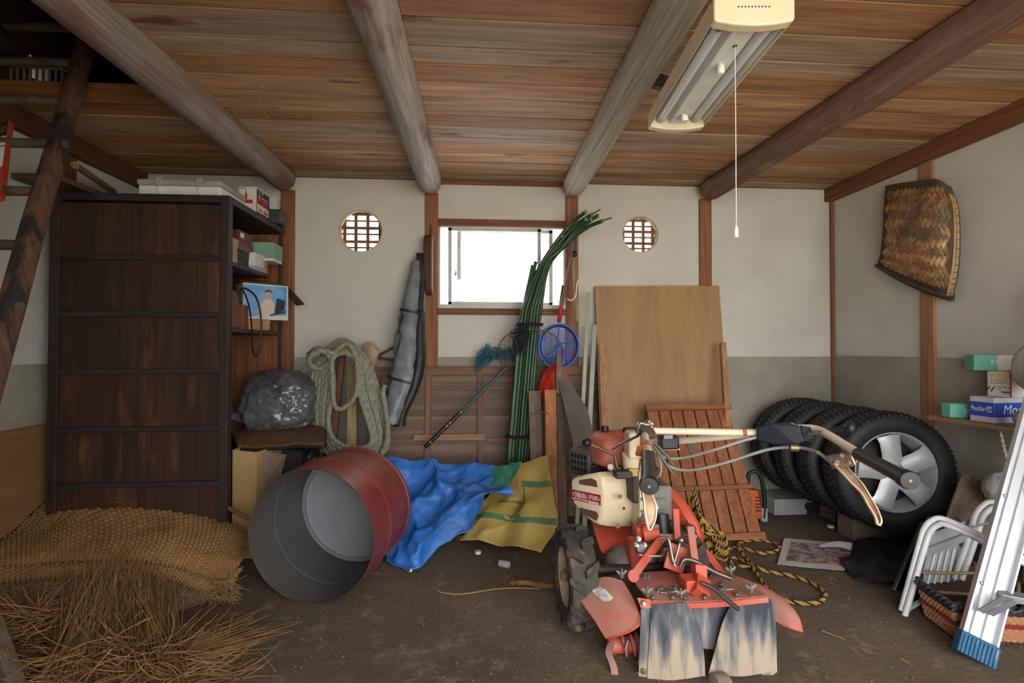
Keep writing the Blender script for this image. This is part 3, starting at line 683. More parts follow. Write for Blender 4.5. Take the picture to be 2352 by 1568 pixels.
# net crate on a black plastic bag
def blob(c, r, sc, amp, fs, seed, n=56, m=36, power=1.0, flatb=None):
    rows = []
    for j in range(m + 1):
        ph = math.pi * j / m; row = []
        for i in range(n):
            a = 2 * math.pi * i / n
            d = V((math.cos(a) * math.sin(ph), math.sin(a) * math.sin(ph), -math.cos(ph)))
            if power != 1: d = V([math.copysign(abs(x) ** power, x) for x in d])
            q = d * fs + V((seed, seed * 2, 0)); k = 1 + amp * ((.5 - abs(mnoise.noise(q))) * 2 - .6 + .5 * ((.5 - abs(mnoise.noise(q * 2.3))) * 2 - .6))
            p = V((c[0] + d.x * r * sc[0] * k, c[1] + d.y * r * sc[1] * k, c[2] + d.z * r * sc[2] * k))
            if flatb is not None: p.z = max(p.z, flatb)
            row.append(p)
        rows.append(row)
    return MB().sheet(rows, 0, closed_u=True)
M_bin = mat('black_plastic_bag', '24221f', '302c29', rough=.28, scale=5, bump=.3, bscale=20)
c = PD(690, 1062, 2.82); blob((c.x + .02, c.y, .26), .26, (.62, .5, 1.0), .12, 2.6, 3, flatb=.001).build('black_bag', M_bin, smooth=80, label='shiny black plastic bag under the net covered crate', cat='bag')
tc = PD(625, 1010, 2.72)
t = thing('net_crate', 'low crate covered with tan netting under the clear plastic bag', 'crate', (tc.x, tc.y, tc.z - .04))
rows = []
n1, n2 = 40, 20
q = [PD(535, 1000, 2.72), PD(745, 985, 2.85), PD(745, 1030, 2.5), PD(545, 1032, 2.5)]
for j in range(n2 + 1):
    v_ = j / n2; row = []
    for i in range(n1 + 1):
        u_ = i / n1; p = (q[0] * (1 - u_) + q[1] * u_) * (1 - v_) + (q[3] * (1 - u_) + q[2] * u_) * v_
        row.append(p + V((0, 0, .025 * math.sin(math.pi * u_) * math.sin(math.pi * v_) + .012 * mnoise.noise(p * 9))))
    rows.append(row)
MB().sheet(rows, .03).build('cover', mat('tan_net_ground', '6b4c2c', '4c341d', rough=.9, scale=60), t, smooth=60)
b = MB()
for k in range(26):
    u_ = k / 25
    for s_ in (1, -1):
        pts = [];
        for j in range(0, 21):
            v_ = j / 20; uu = u_ + s_ * (v_ - .5) * .5 + .015 * mnoise.noise(V((k, j * .7, s_)))
            if 0 <= uu <= 1:
                f_ = uu * n1; i0 = min(int(f_), n1 - 1); w0 = f_ - i0; rj = rows[j]
                pts.append(rj[i0] * (1 - w0) + rj[i0 + 1] * w0 + V((0, 0, .005)))
        if len(pts) > 2: b.tube(pts, .0028, 4, cap=False)
b.build('netting', mat('tan_net_cord', 'a07c4e', '8b6a3f', rough=.9), t, kind='stuff')
rim = rows[0] + [r[-1] for r in rows] + rows[-1][::-1] + [r[0] for r in rows][::-1]
MB().tube([p + V((0, 0, .006)) for p in rim[::3]], .01, 8, closed=True).build('rim_cord', mat('black_cord', '1d1b19', rough=.7), t, smooth=60)
MB().tube([rows[8][i] + V((0, 0, .012)) for i in range(20, 41, 2)], .008, 6).build('rim_cord', mat('black_cord', '1d1b19'), t, smooth=60)
b = MB(); b.b2((q[0].x + .03, q[2].y + .14, .35), (q[1].x - .05, q[0].y - .03, tc.z - .035)); b.build('crate_body', mat('crate_dark', '2b2622', rough=.7), t)
# clear plastic bag
M_clear = mat('crumpled_clear_plastic', '6c6e71', '48494c', rough=.15, scale=5, lo=.42, hi=.6, alpha=.66, bump=.6, bscale=14, spec=.9)
c = PD(642, 924, 2.78)
rows = []
for j in range(101):
    ph = math.pi * j / 100; row = []
    for i in range(150):
        a = 2 * math.pi * i / 150; d = V((math.cos(a) * math.sin(ph), math.sin(a) * math.sin(ph), -math.cos(ph))); d = V([math.copysign(abs(x) ** .85, x) for x in d])
        k = 1
        for f_, am in ((1.6, .18), (3.7, .11), (8.5, .07), (17, .03)):
            q_ = d * f_ + V((2.3 * f_, 7.1, 1.7)); k -= am * (abs(mnoise.noise(q_)) - .25)
        row.append(V((c.x + d.x * .2 * k, c.y + d.y * .15 * k, c.z + d.z * .185 * k)))
    rows.append(row)
MB().sheet(rows, 0, closed_u=True).build('clear_plastic_bag', M_clear, smooth=40, label='crumpled clear plastic bag stuffed beside the cabinet', cat='bag')

# ---------------------------------------------------------------- old wall panel with battens lying against the lower wall
M_pan = wood('weathered_panel_board', '6e5747', '80695a', 'x', rnd=.09, scale=6, dirt='574436', damt=(.55, .75)); M_bat = wood('panel_batten', '75533f', '86644f', 'x', rnd=.08); M_batz = wood('panel_batten', '75533f', '86644f', 'z', rnd=.08)
pxa, pxb = PD(858, 950, 3.08).x, PD(1378, 950, 3.2).x
P0 = V((0, 2.99, 0)); tilt = math.atan2(.12, .94)
MP = Matrix.Translation((pxa, 3.0, 0)) @ Matrix.Rotation(-tilt, 4, 'X')
Wd = pxb - pxa; zs = [.0, .16, .31, .47, .63, .79, .94]
pn = thing('board_partition', 'wide weathered board panel with thin battens leaning on the lower back wall', 'panel', None, MP)
for i in range(6): MB().b2((0, .0 + .002 * (i % 2), zs[i] + .001), (Wd, .012, zs[i + 1] - .001), MP).build('board', M_pan, pn)
def pu(px): return (PD(px, 950, 3.0).x - pxa)
for px in (866, 982, 1103, 1362):
    MB().b2((pu(px) - .018, -.018, .02), (pu(px) + .018, .0, .9), MP).build('batten', M_batz, pn, bevel=.002)
MB().b2((0, -.02, .885), (Wd, .0, .94), MP).build('top_rail', M_bat, pn, bevel=.002)
MB().b2((0, -.014, .455), (Wd, .0, .49), MP).build('batten', M_bat, pn, bevel=.002)
MB().b2((pu(950), -.032, .478), (pu(1114), -.018, .515), MP).build('batten', wood('pale_batten', '8d6d58', '9c7d68', 'x'), pn, bevel=.002)

# ---------------------------------------------------------------- coil of rope on a wooden prop
MB().bar(PD(786, 815, 2.95), PD(752, 1150, 2.86), .035, .03, (0, 1, 0)).build('wooden_prop', wood('prop_wood', '6f4630', '82543a', 'z'), bevel=.004, label='brown wooden prop the rope coil hangs from', cat='prop')
MB().bar(PD(765, 806, 2.93), PD(812, 808, 2.95), .07, .045, (0, 0, 1)).build('wooden_crosspiece', wood('prop_wood', '6a5846', '786553', 'x'), bevel=.008, label='short grey wooden crosspiece under the top of the rope coil', cat='prop')
MB().bar(PD(809, 835, 2.93), PD(808, 1040, 2.85), .055, .008, (0, -1, 0)).build('bamboo_strip', wood('bamboo_strip', 'a58f5f', '95804f', 'z', rnd=0), bevel=.001, label='pale split bamboo strip standing inside the rope coil', cat='strip')
M_rope = mat('grey_green_rope', '969582', '7c7c6b', rough=.85, scale=40, bump=.2, bscale=300)
def twisted(b, pts, r, pitch, strands=3, n=5, closed=False, ph0=0):
    """lay strands round a centre line"""
    L = 0; T = [0]
    for i in range(1, len(pts)): L += (pts[i] - pts[i - 1]).length; T.append(L)
    step = pitch / 7; m = max(int(L / step), 4); res = []; k = 0
    for i in range(m + 1):
        s = L * i / m
        while k < len(T) - 2 and T[k + 1] < s: k += 1
        f_ = (s - T[k]) / max(T[k + 1] - T[k], 1e-9); res.append((pts[k].lerp(pts[k + 1], f_), s))
    u = None
    strand = [[] for _ in range(strands)]
    for i, (p, s) in enumerate(res):
        t_ = (res[min(i + 1, m)][0] - res[max(i - 1, 0)][0]).normalized()
        if u is None: u = V((0, 0, 1)) if abs(t_.z) < .9 else V((1, 0, 0))
        u = (u - t_ * u.dot(t_)).normalized(); w_ = t_.cross(u)
        for q_ in range(strands):
            a = 2 * math.pi * (s / pitch + q_ / strands) + ph0
            strand[q_].append(p + (u * math.cos(a) + w_ * math.sin(a)) * r * .54)
    for st in strand: b.tube(st, r * .5, n)
rr_ = random.Random(3); loops = []   # control points of single turns, outer to inner
for i in range(7):
    k = i / 6; jx = lambda s=3: rr_.uniform(-s, s); dd = .05 - .1 * k
    loops.append([(735 + 28 * k + jx(), 825, dd), (790 + (k - .5) * 12, 780 + 30 * k, dd), (838 - 18 * k + jx(), 818 + 12 * k, dd), (868 - 48 * k + jx(2), 890, dd), (892 - 42 * k + jx(), 1000 - 6 * k, dd), (868 - 28 * k + jx(), 1050 - 26 * k, dd), (800 + jx(8), 1072 - 46 * k, dd), (738 + 26 * k + jx(), 1046 - 40 * k, dd), (722 + 34 * k + jx(), 975 - 12 * k, dd), (717 + 48 * k + jx(2), 890, dd)])
loops.append([(775, 802, -.07), (800, 790, -.07), (818, 822, -.07), (822, 870, -.07), (814, 912, -.07), (785, 938, -.065), (768, 928, -.07), (764, 880, -.07), (763, 830, -.07)])
b = MB()
for i, lp in enumerate(loops):
    pts = spline([PD(x, y, 2.80 + d) for x, y, d in lp], 10, closed=True); pts.append(pts[0].copy())
    twisted(b, pts, .0135, .05, ph0=i)
pts = spline([PD(x, y, d) for x, y, d in ((770, 812, 2.72), (735, 805, 2.7), (712, 818, 2.72), (712, 838, 2.78), (735, 845, 2.8), (756, 830, 2.76), (752, 812, 2.72), (728, 800, 2.74), (708, 815, 2.8))], 8)
twisted(b, pts, .0155, .055)
pts = spline([PD(x, y, d) for x, y, d in ((868, 1060, 2.8), (890, 1000, 2.78), (886, 940, 2.78), (880, 900, 2.78), (884, 885, 2.78))], 8); twisted(b, pts, .0145, .055)
b.build('rope_coil', M_rope, smooth=60, label='thick coil of pale grey green rope hanging by the back wall', cat='rope')
# pale cloth on a forked stick
rows = net([[PD(x, y, d) for x, y, d in r] for r in (((838, 790, 3.02), (850, 787, 3.02), (862, 795, 3.02)), ((838, 805, 3.0), (856, 803, 2.98), (874, 812, 3.02)), ((838, 825, 3.0), (856, 826, 2.98), (868, 822, 3.02)), ((845, 850, 3.02), (853, 848, 3.01), (860, 840, 3.02)))], 6, 6)
MB().sheet(rows, .01).build('pale_cloth', mat('pale_cloth', 'a8957e', '98846d', rough=.95, scale=8), smooth=60, label='pale cloth bundle poking out behind the rope coil', cat='cloth')
b = MB(); b.tube([PD(866, 818, 3.0), PD(905, 797, 2.98)], .009, 8); b.tube([PD(866, 821, 3.0), PD(905, 827, 2.98)], .009, 8); b.tube([PD(860, 819, 3.0), PD(874, 820, 3.0)], .012, 8)
b.build('forked_stick', mat('stick_brown', '5d4030', '4b3225', rough=.7), smooth=50, label='brown forked stick between rope coil and grey rod bag', cat='stick')

# ---------------------------------------------------------------- grey rod bag
prof = [(585, 962, 6), (600, 961, 13), (640, 957, 18), (700, 948, 24), (720, 946, 27), (770, 940, 31), (810, 938, 34), (850, 934, 34), (880, 928, 33), (920, 917, 28), (955, 907, 22), (972, 905, 20)]
bt = thing('rod_bag', 'long grey and black fabric rod bag leaning beside the window post', 'bag', PD(905, 975, 2.83))
def dep(y): return 2.84 + (975 - y) / 390 * .22
def bagloft(prof, wf, off, dpt, amp, seed, n=22):
    rows = []
    ctr = spline([PD(x + off(w_), y, dep(y)) for y, x, w_ in prof], 6); ws = spline([V((w_ * wf(y), 0, 0)) for y, x, w_ in prof], 6); k = len(ctr)
    for j in range(k):
        d = 2.84 + (1 - j / (k - 1)) * .22; hw = max(ws[j].x, 1) * d / FPX; row = []
        for i in range(n):
            a = 2 * math.pi * i / n; rr = 1 + amp * ((.5 - abs(mnoise.noise(V((math.cos(a) * 1.5 + seed, math.sin(a) * 1.5, j * .22))))) - .3)
            row.append(ctr[j] + V((math.cos(a) * hw * rr, math.sin(a) * dpt * min(1, hw / .05) * rr, 0)))
        rows.append(row)
    b = MB().sheet(rows, 0, closed_u=True); m = len(b.v); b.f += [tuple(range(n)), tuple(m - n + i for i in range(n))]; return b
M_bagg = mat('grey_nylon', '777b80', '5f6368', rough=.42, scale=10, bump=.7, bscale=14); M_bagb = mat('black_nylon', '1b1c1e', '25272a', rough=.5, scale=10)
bagloft(prof[1:], lambda y: .88, lambda w_: -4, .055, .35, 2).build('fabric_body', M_bagg, bt, smooth=60)
bagloft([(582, 963, 8), (596, 967, 10)] + [(y, x + w_ * .75, max(9, w_ * .42)) for y, x, w_ in prof[2:-1]] + [(978, 918, 14)], lambda y: 1, lambda w_: 0, .05, .2, 5).build('side_gusset', M_bagb, bt, smooth=60)
for y, tl in ((716, 5), (873, 9)):
    x, w_ = (946, 26) if y == 716 else (928, 33)
    pts = []
    for i in range(16):
        a = 2 * math.pi * i / 16; hw = w_ * .98 * 2.95 / FPX
        pts.append(PD(x - 2, y, dep(y)) + V((math.cos(a) * hw, math.sin(a) * .06, -math.cos(a) * tl * .0027)))
    b = MB(); rows = [[p + V((0, 0, .008)) for p in pts], [p - V((0, 0, .008)) for p in pts]]; b.sheet(rows, .003, closed_u=True); b.build('strap', M_bagb, bt, smooth=60)
MB().tube(spline([PD(x, y, 2.86) for x, y in ((926, 722), (915, 760), (921, 770), (905, 830), (896, 862))], 6), .006, 6).build('carry_strap', M_bagb, bt, smooth=60)

# ---------------------------------------------------------------- brown mirror on the window post
p = PY(991, 612, YB - .02)
MM = Matrix.Translation((p.x, YB - .075, p.z)) @ Matrix.Rotation(math.radians(83), 4, 'Z') @ Matrix.Rotation(math.pi / 2, 4, 'X')
t = thing('hanging_mirror', 'long brown wooden mirror hung edge-on on the post left of the window', 'mirror', None, MM)
def stadium(w_, h_, n=10):
    return [(w_ * math.cos(math.pi * k / n), h_ - w_ + w_ * math.sin(math.pi * k / n)) for k in range(n + 1)] + [(w_ * math.cos(math.pi + math.pi * k / n), -h_ + w_ + w_ * math.sin(math.pi + math.pi * k / n)) for k in range(n + 1)]
MB().prism(stadium(.05, .19), .05, MM, z0=-.035).build('frame', wood('mirror_frame', '4b2a20', '5b3529', 'y'), t, smooth=40, bevel=.004)
MB().prism(stadium(.038, .175), .004, MM, z0=.0135).build('glass', mat('mirror_glass', 'c8ccd0', rough=.05, metal=1), t)
MB().tube([MM @ V((-.012, .18, .0)), PY(990, 515, YB - .025), MM @ V((.012, .18, .0))], .003, 6).build('cord', mat('mirror_cord', '4a2e22', rough=.8), t)

# ---------------------------------------------------------------- landing net on a telescopic pole
t = thing('landing_net', 'round landing net on a dark telescopic pole propped against the board panel', 'net', PD(978, 1028, 2.9))
pa, pb = PD(976, 1027, 2.88), PD(1162, 845, 2.98)
def pl(s): return pa.lerp(pb, s)
MB().tube([pl(0), pl(.02), pl(.42), pl(.43)], [.012, .0135, .012, .009], 10).build('pole', mat('carbon_black', '1d1f21', rough=.3), t, smooth=50)
MB().tube([pl(.425), pl(1)], [.0105, .009], 10).build('pole_section', mat('teal_lacquer', '14463f', '1c4f52', rough=.25), t, smooth=50)
M_gold = mat('gold_ring', '8f7a3a', rough=.35, metal=.7)
for s_ in (.06, .26, .3, .43): MB().tube([pl(s_), pl(s_ + .012)], .0138, 12).build('ring', M_gold, t, smooth=50)
hc = PD(1218, 812, 2.98); hoop = []
for k in range(40):
    a = 2 * math.pi * k / 40; hoop.append(PD(1218 + 73 * math.cos(a), 812 + 62 * math.sin(a) - 6 * math.cos(2 * a), 2.98 + .05 * math.sin(a)))
MB().tube(hoop, .004, 6, closed=True).build('hoop', mat('hoop_bronze', '6f5f45', rough=.4, metal=.5), t, smooth=50)
b = MB()
def netp(u_, v_):  # radius u 0..1, angle v
    k = u_; a = v_; return PD(1218 + 73 * k * math.cos(a), 812 + 62 * k * math.sin(a) - 6 * k * math.cos(2 * a) + 34 * (1 - k * k) * .9, 2.98 + .12 * (1 - k * k) + .05 * k * math.sin(a))
for k in range(22):
    for s_ in (1, -1): b.tube([netp(1 - j / 9, 2 * math.pi * k / 22 + s_ * j * .13) for j in range(9)], .0013, 3, cap=False)
b.build('mesh', mat('net_brown_cord', '5a4f45', rough=.9), t, kind='stuff')
# teal net heap lying on the panel edge
b = MB(); rnd = random.Random(4)
for k in range(70):
    u0 = rnd.random(); pts = []
    for j in range(7):
        uu = min(1, max(0, u0 + rnd.uniform(-.16, .16))); x = 1094 + 106 * uu; ymid = 822 - 12 * math.sin(uu * 3) + (12 if uu < .15 else 0); hh = 26 if uu < .3 else 15
        pts.append(PD(x, ymid + rnd.uniform(-hh, hh), 3.06 + rnd.uniform(-.05, .03)))
    b.tube(spline(pts, 3), .0013, 3, cap=False)
b.tube(spline([PD(1112, 812, 3.03), PD(1122, 796, 3.03), PD(1130, 812, 3.03)], 5), .004, 5)
b.build('teal_net', mat('teal_net_cord', '1d5a68', '2a6f7d', rough=.9), label='heap of teal fishing net lying on the top rail of the board panel', cat='net')

# ---------------------------------------------------------------- bundle of green garden poles
M_green = mat('green_coated_pole', '1f3a24', '2b4a2c', rough=.35, scale=10); M_greenc = mat('green_cap', '5c8f70', rough=.4); M_rodb = mat('brown_rod', '5b3f33', rough=.5)
specs = [('b', 1170, 1196, 1247, (1285, 545), (1345, 487), 0), ('b', 1177, 1204, 1252, (1290, 552), (1360, 492), 1), ('b', 1184, 1211, 1256, (1292, 560), (1372, 496), 0), ('b', 1191, 1217, 1258, (1288, 572), (1346, 504), 0),
         ('b', 1198, 1224, 1262, (1296, 566), (1358, 505), 1), ('b', 1205, 1231, 1266, (1310, 552), (1384, 507), 1), ('s', 1167, 1193, 1222, None, (1223, 612), 0), ('s', 1174, 1199, 1228, None, (1230, 604), 0), ('s', 1211, 1236, 1262, None, (1252, 640), 0)]
gl = ['green pole ending highest among the bent bundle', 'bent green pole with a brown rod, second highest tip', 'bent green pole ending just right of the second tip', 'bent green pole with the shortest reach in the bundle', 'bent green pole with a brown rod near the lowest tips',
      'lowest bent green pole reaching furthest right, brown rod in its end', 'straight green pole leftmost in the bundle', 'straight green pole beside the leftmost one in the bundle', 'straight green pole on the right flank of the bundle']
for i, (k, xb, xm, xu, bend, tip, rod) in enumerate(specs):
    dz = (i % 3) * .022
    if k == 'b': pts = spline([PD(xb - 6, 1180, 2.82 + dz), PD(xb, 1060, 2.85 + dz), PD(xm, 750, 2.96 + dz * .7), PD(xm + (xu - xm) * .24, 690, 2.97 + dz * .65), PD(xm + (xu - xm) * .6, 640, 2.985 + dz * .6), PD(xu, 600, 3.0 + dz * .5), PD(*bend, 3.0 + dz * .4), PD((bend[0] + tip[0]) / 2 + 2, (bend[1] + tip[1]) / 2 - 7, 2.98), PD(*tip, 2.93)], 6)
    else: pts = [PD(xb - 6, 1180, 2.82 + dz), PD(xb, 1060, 2.85 + dz), PD(xm, 750, 2.96 + dz), PD(*tip, 3.01 + dz * .6)]
    t = thing('green_pole', gl[i], 'pole', pts[0], group='green coated garden poles tied in a bundle')
    MB().tube(pts, .0115, 8).build('tube', M_green, t, smooth=60)
    d_ = (pts[-1] - pts[-2]).normalized()
    MB().tube([pts[-1] - d_ * .004, pts[-1] + d_ * .008], .0125, 10).build('end_cap', M_greenc if k == 'b' else M_green, t, smooth=50)
    if rod: MB().tube([pts[-1], pts[-1] + d_ * .06 - V((0, 0, .004))], .0045, 6).build('rod', M_rodb, t)
M_tie = mat('black_twine', '15161a', rough=.8)
for y, x0, x1 in ((1004, 1166, 1214), (748, 1192, 1242)):
    a_, b2_ = PD(x0 - 5, y - 4, 2.88 if y > 900 else 2.97), PD(x1 + 5, y - 2, 2.9 if y > 900 else 2.98); b = MB()
    for k in range(3):
        pts = [(a_ + b2_) / 2 + V((math.cos(2 * math.pi * i / 20) * (b2_ - a_).length / 2, math.sin(2 * math.pi * i / 20) * .05, .006 * (k - 1) + .004 * math.sin(3 * i))) for i in range(20)]
        b.tube(pts, .003, 5, closed=True)
    if y == 748:
        for k in range(16):
            o_ = PD(1200 + rnd.uniform(-8, 12), 752, 2.9); b.tube(spline([o_] + [o_ + V((rnd.uniform(-.06, .03), rnd.uniform(-.03, .02), -.03 * j + rnd.uniform(-.02, .04))) for j in range(1, 6 if k % 2 else 3)] + [o_ + V((rnd.uniform(-.05, .0), 0, -.05))], 4), .0028, 4)
    b.build('twine_tie', M_tie, label='black twine tied low round the green pole bundle' if y > 900 else 'tangled black twine tied high round the green pole bundle', cat='twine', group='twine round the green poles')

# ---------------------------------------------------------------- shears hung on the post
t = thing('hedge_shears', 'hedge shears with one red-ended handle and one bare wooden handle on the post', 'shears', PD(1310, 730, 3.08))
MB().bar(PD(1317, 588, 3.08), PD(1326, 738, 3.06), .017, .014, (0, 1, 0), .022, .016).build('wooden_handle', wood('shear_wood', '97805c', '84704f', 'z'), t, bevel=.003)
MB().tube([PD(1314, 590, 3.07), PD(1290, 700, 3.05), PD(1288, 705, 3.05)], [.011, .0115, .012], 10).build('brown_handle', wood('shear_brown', '6b4a3a', '7a5746', 'z'), t, smooth=50)
MB().tube([PD(1290, 698, 3.05), PD(1284, 738, 3.05), PD(1283.5, 741, 3.05)], [.0125, .0135, .008], 10).build('red_grip', mat('red_rubber', 'a2141c', rough=.35), t, smooth=50)
MB().ball(PD(1319, 583, 3.07), .018, sc=(1, .7, 1.2)).build('pivot', mat('dark_iron', '2a2422', '3a2f2a', rough=.5, metal=.6), t, smooth=50)
MB().bar(PD(1319, 582, 3.08), PD(1321, 520, 3.11), .028, .005, (0, 1, 0), .016, .004).build('blade', mat('old_steel', '6a6661', '57524d', rough=.4, metal=.8), t)
MB().tube(spline([PD(x, y, 3.04) for x, y in ((1328, 590), (1338, 596), (1336, 625), (1326, 650), (1322, 680), (1312, 690), (1303, 686))], 6), .0045, 8).build('white_hook', mat('white_hook', 'c7c3b4', rough=.4), t, smooth=60)
MB().bar(PD(1294, 655, 3.1), PD(1284, 722, 3.1), .02, .015, (0, 1, 0)).build('dark_handle', wood('shear_dark', '4a2a24', '57342c', 'z'), t, bevel=.003)

# ---------------------------------------------------------------- blue hand net, red bag
hc = (1283, 795); t = thing('blue_net', 'blue round hand net with a pale blue rim in front of the post', 'net', PD(1283, 850, 2.98))
rows = []
for k in range(48):
    a = 2 * math.pi * k / 48; rows.append([PD(hc[0] + r_ * 47 * math.cos(a), hc[1] + r_ * 52 * math.sin(a), d_) for r_, d_ in ((1.03, 2.97), (1.0, 2.96), (.86, 2.985), (.84, 3.0))])
rows.append(rows[0]); MB().sheet(rows, .004).build('rim_band', mat('blue_net_band', '3557a0', '2a4890', rough=.5, alpha=.92), t, smooth=60)
MB().tube([PD(hc[0] + 46 * math.cos(2 * math.pi * k / 48), hc[1] + 51 * math.sin(2 * math.pi * k / 48), 2.96) for k in range(48)], .005, 8, closed=True).build('hoop', mat('blue_hoop', '3f66b5', rough=.4), t, smooth=60)
rows = []
for j in range(11):
    r_ = .86 - j / 10 * .78; row = []
    for k in range(40):
        a = 2 * math.pi * k / 40; fold = .07 * math.sin(a * 7 + 1) * (1 - r_)
        row.append(PD(hc[0] + (r_ + fold) * 47 * math.cos(a), hc[1] + (r_ + fold) * 52 * math.sin(a) + (1 - r_) * 22, 2.99 + .10 * (1 - r_)))
    rows.append(row)
MB().sheet(rows, 0, closed_u=True).build('net_bag', mat('blue_mesh', '5b7fc4', '3c62b0', rough=.6, scale=9, alpha=.5), t, smooth=60, fix=False)
b = MB()
for pts in (((1262, 838), (1272, 805), (1282, 790), (1292, 800), (1306, 835)), ((1275, 830), (1282, 770), (1284, 752)), ((1248, 830), (1262, 812), (1290, 790), (1305, 788)), ((1290, 835), (1296, 806), (1312, 785), (1318, 775))):
    b.tube(spline([PD(x, y, 2.955) for x, y in pts], 5), .004, 5)
b.build('folded_cord', mat('blue_cord', '2448a0', rough=.6), t)
MB().sheet(crumple(net([[PD(x, y, d) for x, y, d in r] for r in (((1266, 838, 2.97), (1280, 834, 2.95), (1298, 842, 2.97)), ((1248, 860, 2.97), (1275, 862, 2.93), (1306, 862, 2.97)), ((1238, 893, 2.97), (1275, 900, 2.92), (1316, 890, 2.97)), ((1244, 915, 2.98), (1275, 940, 2.93), (1322, 935, 2.98)))], 8, 8), -.015, 14, 2), .006).build('red_bag', mat('red_woven_plastic', 'c02a18', 'a82414', rough=.5, scale=8), smooth=60, label='bright red plastic net bag below the blue hand net', cat='bag')
MB().bar(PD(1283, 880, 2.99), PD(1285, 1180, 2.93), .06, .02, (0, 1, 0)).build('red_strip', mat('red_plastic_strip', '8f1d1a', rough=.5), bevel=.003, label='narrow dark red strip standing behind the grey blade', cat='strip') if False else None

# ---------------------------------------------------------------- lumber and the grey blade
M_lum = wood('grey_lumber', '6f5a4b', '806a5a', 'z', rnd=.05); M_lumo = wood('fresh_lumber', 'a0633a', 'b67748', 'z', rnd=.03)
def upright(name, pxa_, pya, pxb_, pyb, d0, d1, w_, t_, mt, label, cat):
    """timber standing on the floor, top at pixel a, leaning back"""
    top_ = PD(pxa_, pya, d1); bot = PD(pxb_, pyb, d0); dr_ = (bot - top_).normalized(); foot = top_ + dr_ * ((top_.z - .002) / -dr_.z)
    return MB().bar(foot, top_, w_, t_, (0, -1, 0)).build(name, mt, bevel=.003, label=label, cat=cat)
upright('lumber_board', 1228, 897, 1232, 1050, 2.80, 2.86, .075, .02, M_lum, 'grey brown board standing left of the square orange timber', 'board')
o = upright('square_timber', 1262, 895, 1265, 1060, 2.74, 2.8, .066, .07, M_lumo, 'square orange timber with a steel staple standing behind the tiller', 'timber')
upright('lumber_board', 1287, 905, 1290, 1060, 2.86, 2.92, .05, .02, M_lum, 'narrow grey brown board right of the square orange timber', 'board')
MB().tube([PD(1219, 953, 2.74), PD(1222, 950, 2.735), PD(1254, 946, 2.735), PD(1259, 951, 2.745)], .003, 6).build('steel_staple', mat('old_iron', '8a8178', '5e554d', rough=.5, metal=.7), smooth=50, label='bent steel staple stuck into the square orange timber', cat='staple')
t = thing('big_saw', 'large grey steel blade tapering up to a wooden handle behind the tiller', 'saw', PD(1335, 1180, 2.6))
pts = [(1277, 822, 2.9), (1281, 870, 2.86), (1295, 930, 2.78), (1312, 1000, 2.68), (1326, 1075, 2.6), (1372, 1075, 2.6), (1368, 1000, 2.66), (1352, 950, 2.74), (1320, 895, 2.83), (1296, 850, 2.88), (1288, 822, 2.9)]
L_ = [PD(*p_) for p_ in pts[:5]]; R_ = [PD(*p_) for p_ in (pts[10], pts[9], pts[8], pts[7], pts[5])]
MB().sheet(net([[l, (l + r_) / 2 + V((0, .004, 0)), r_] for l, r_ in zip(L_, R_)], 4, 6), .003).build('blade', mat('dull_grey_steel', '6c6660', '5d5750', rough=.6, metal=.35, scale=8), t, smooth=50)
MB().bar(PD(1283, 905, 2.86), PD(1283, 812, 2.9), .035, .03, (0, -1, 0)).build('handle', wood('saw_handle', '7b5f4c', '8c6f5a', 'z'), t, bevel=.006)
# pale green strips by the plywood
M_ps = mat('pale_green_plastic', '9fa18d', '8d907e', rough=.45, scale=8)
upright('plastic_strip', 1352, 672, 1338, 950, 2.95, 3.11, .026, .008, M_ps, 'longest pale green plastic strip leaning left of the plywood', 'strip')
upright('plastic_strip', 1366, 745, 1354, 980, 2.93, 3.07, .03, .008, M_ps, 'shorter pale green plastic strip touching the plywood edge', 'strip')
# plywood sheet and its battens
M_ply = wood('plywood_face', '9a754f', 'a9855c', 'z', rnd=0, scale=4, fine=.15); M_plyb = wood('pine_batten', 'a5744a', 'b5875c', 'z', rnd=.04)
tl_, tr_ = PD(1367, 657, 3.18), PD(1651, 656, 3.18)
tl_ = PY(1367, 657, 3.12); tr_ = PY(1652, 656, 3.12)
t = thing('plywood_sheet', 'large bare plywood sheet leaning on the back wall behind the slatted rack', 'plywood', ((tl_.x + tr_.x) / 2, 2.9, 0))
MB().add([V((tl_.x, 2.93, .0)), V((tr_.x, 2.93, .0)), V((tr_.x, 3.12, tr_.z)), V((tl_.x, 3.12, tl_.z)), V((tl_.x, 2.945, .0)), V((tr_.x, 2.945, .0)), V((tr_.x, 3.135, tr_.z)), V((tl_.x, 3.135, tl_.z))],
         [(0, 1, 2, 3), (7, 6, 5, 4), (0, 4, 5, 1), (2, 6, 7, 3), (1, 5, 6, 2), (0, 3, 7, 4)]).build('sheet', M_ply, t)
upright('pine_batten', 1382, 790, 1388, 985, 2.88, 3.02, .04, .02, M_plyb, 'pine batten standing at the left edge of the plywood', 'batten')
upright('pine_batten', 1660, 787, 1668, 930, 2.95, 3.06, .034, .03, M_plyb, 'pine batten standing at the right edge of the plywood', 'batten')
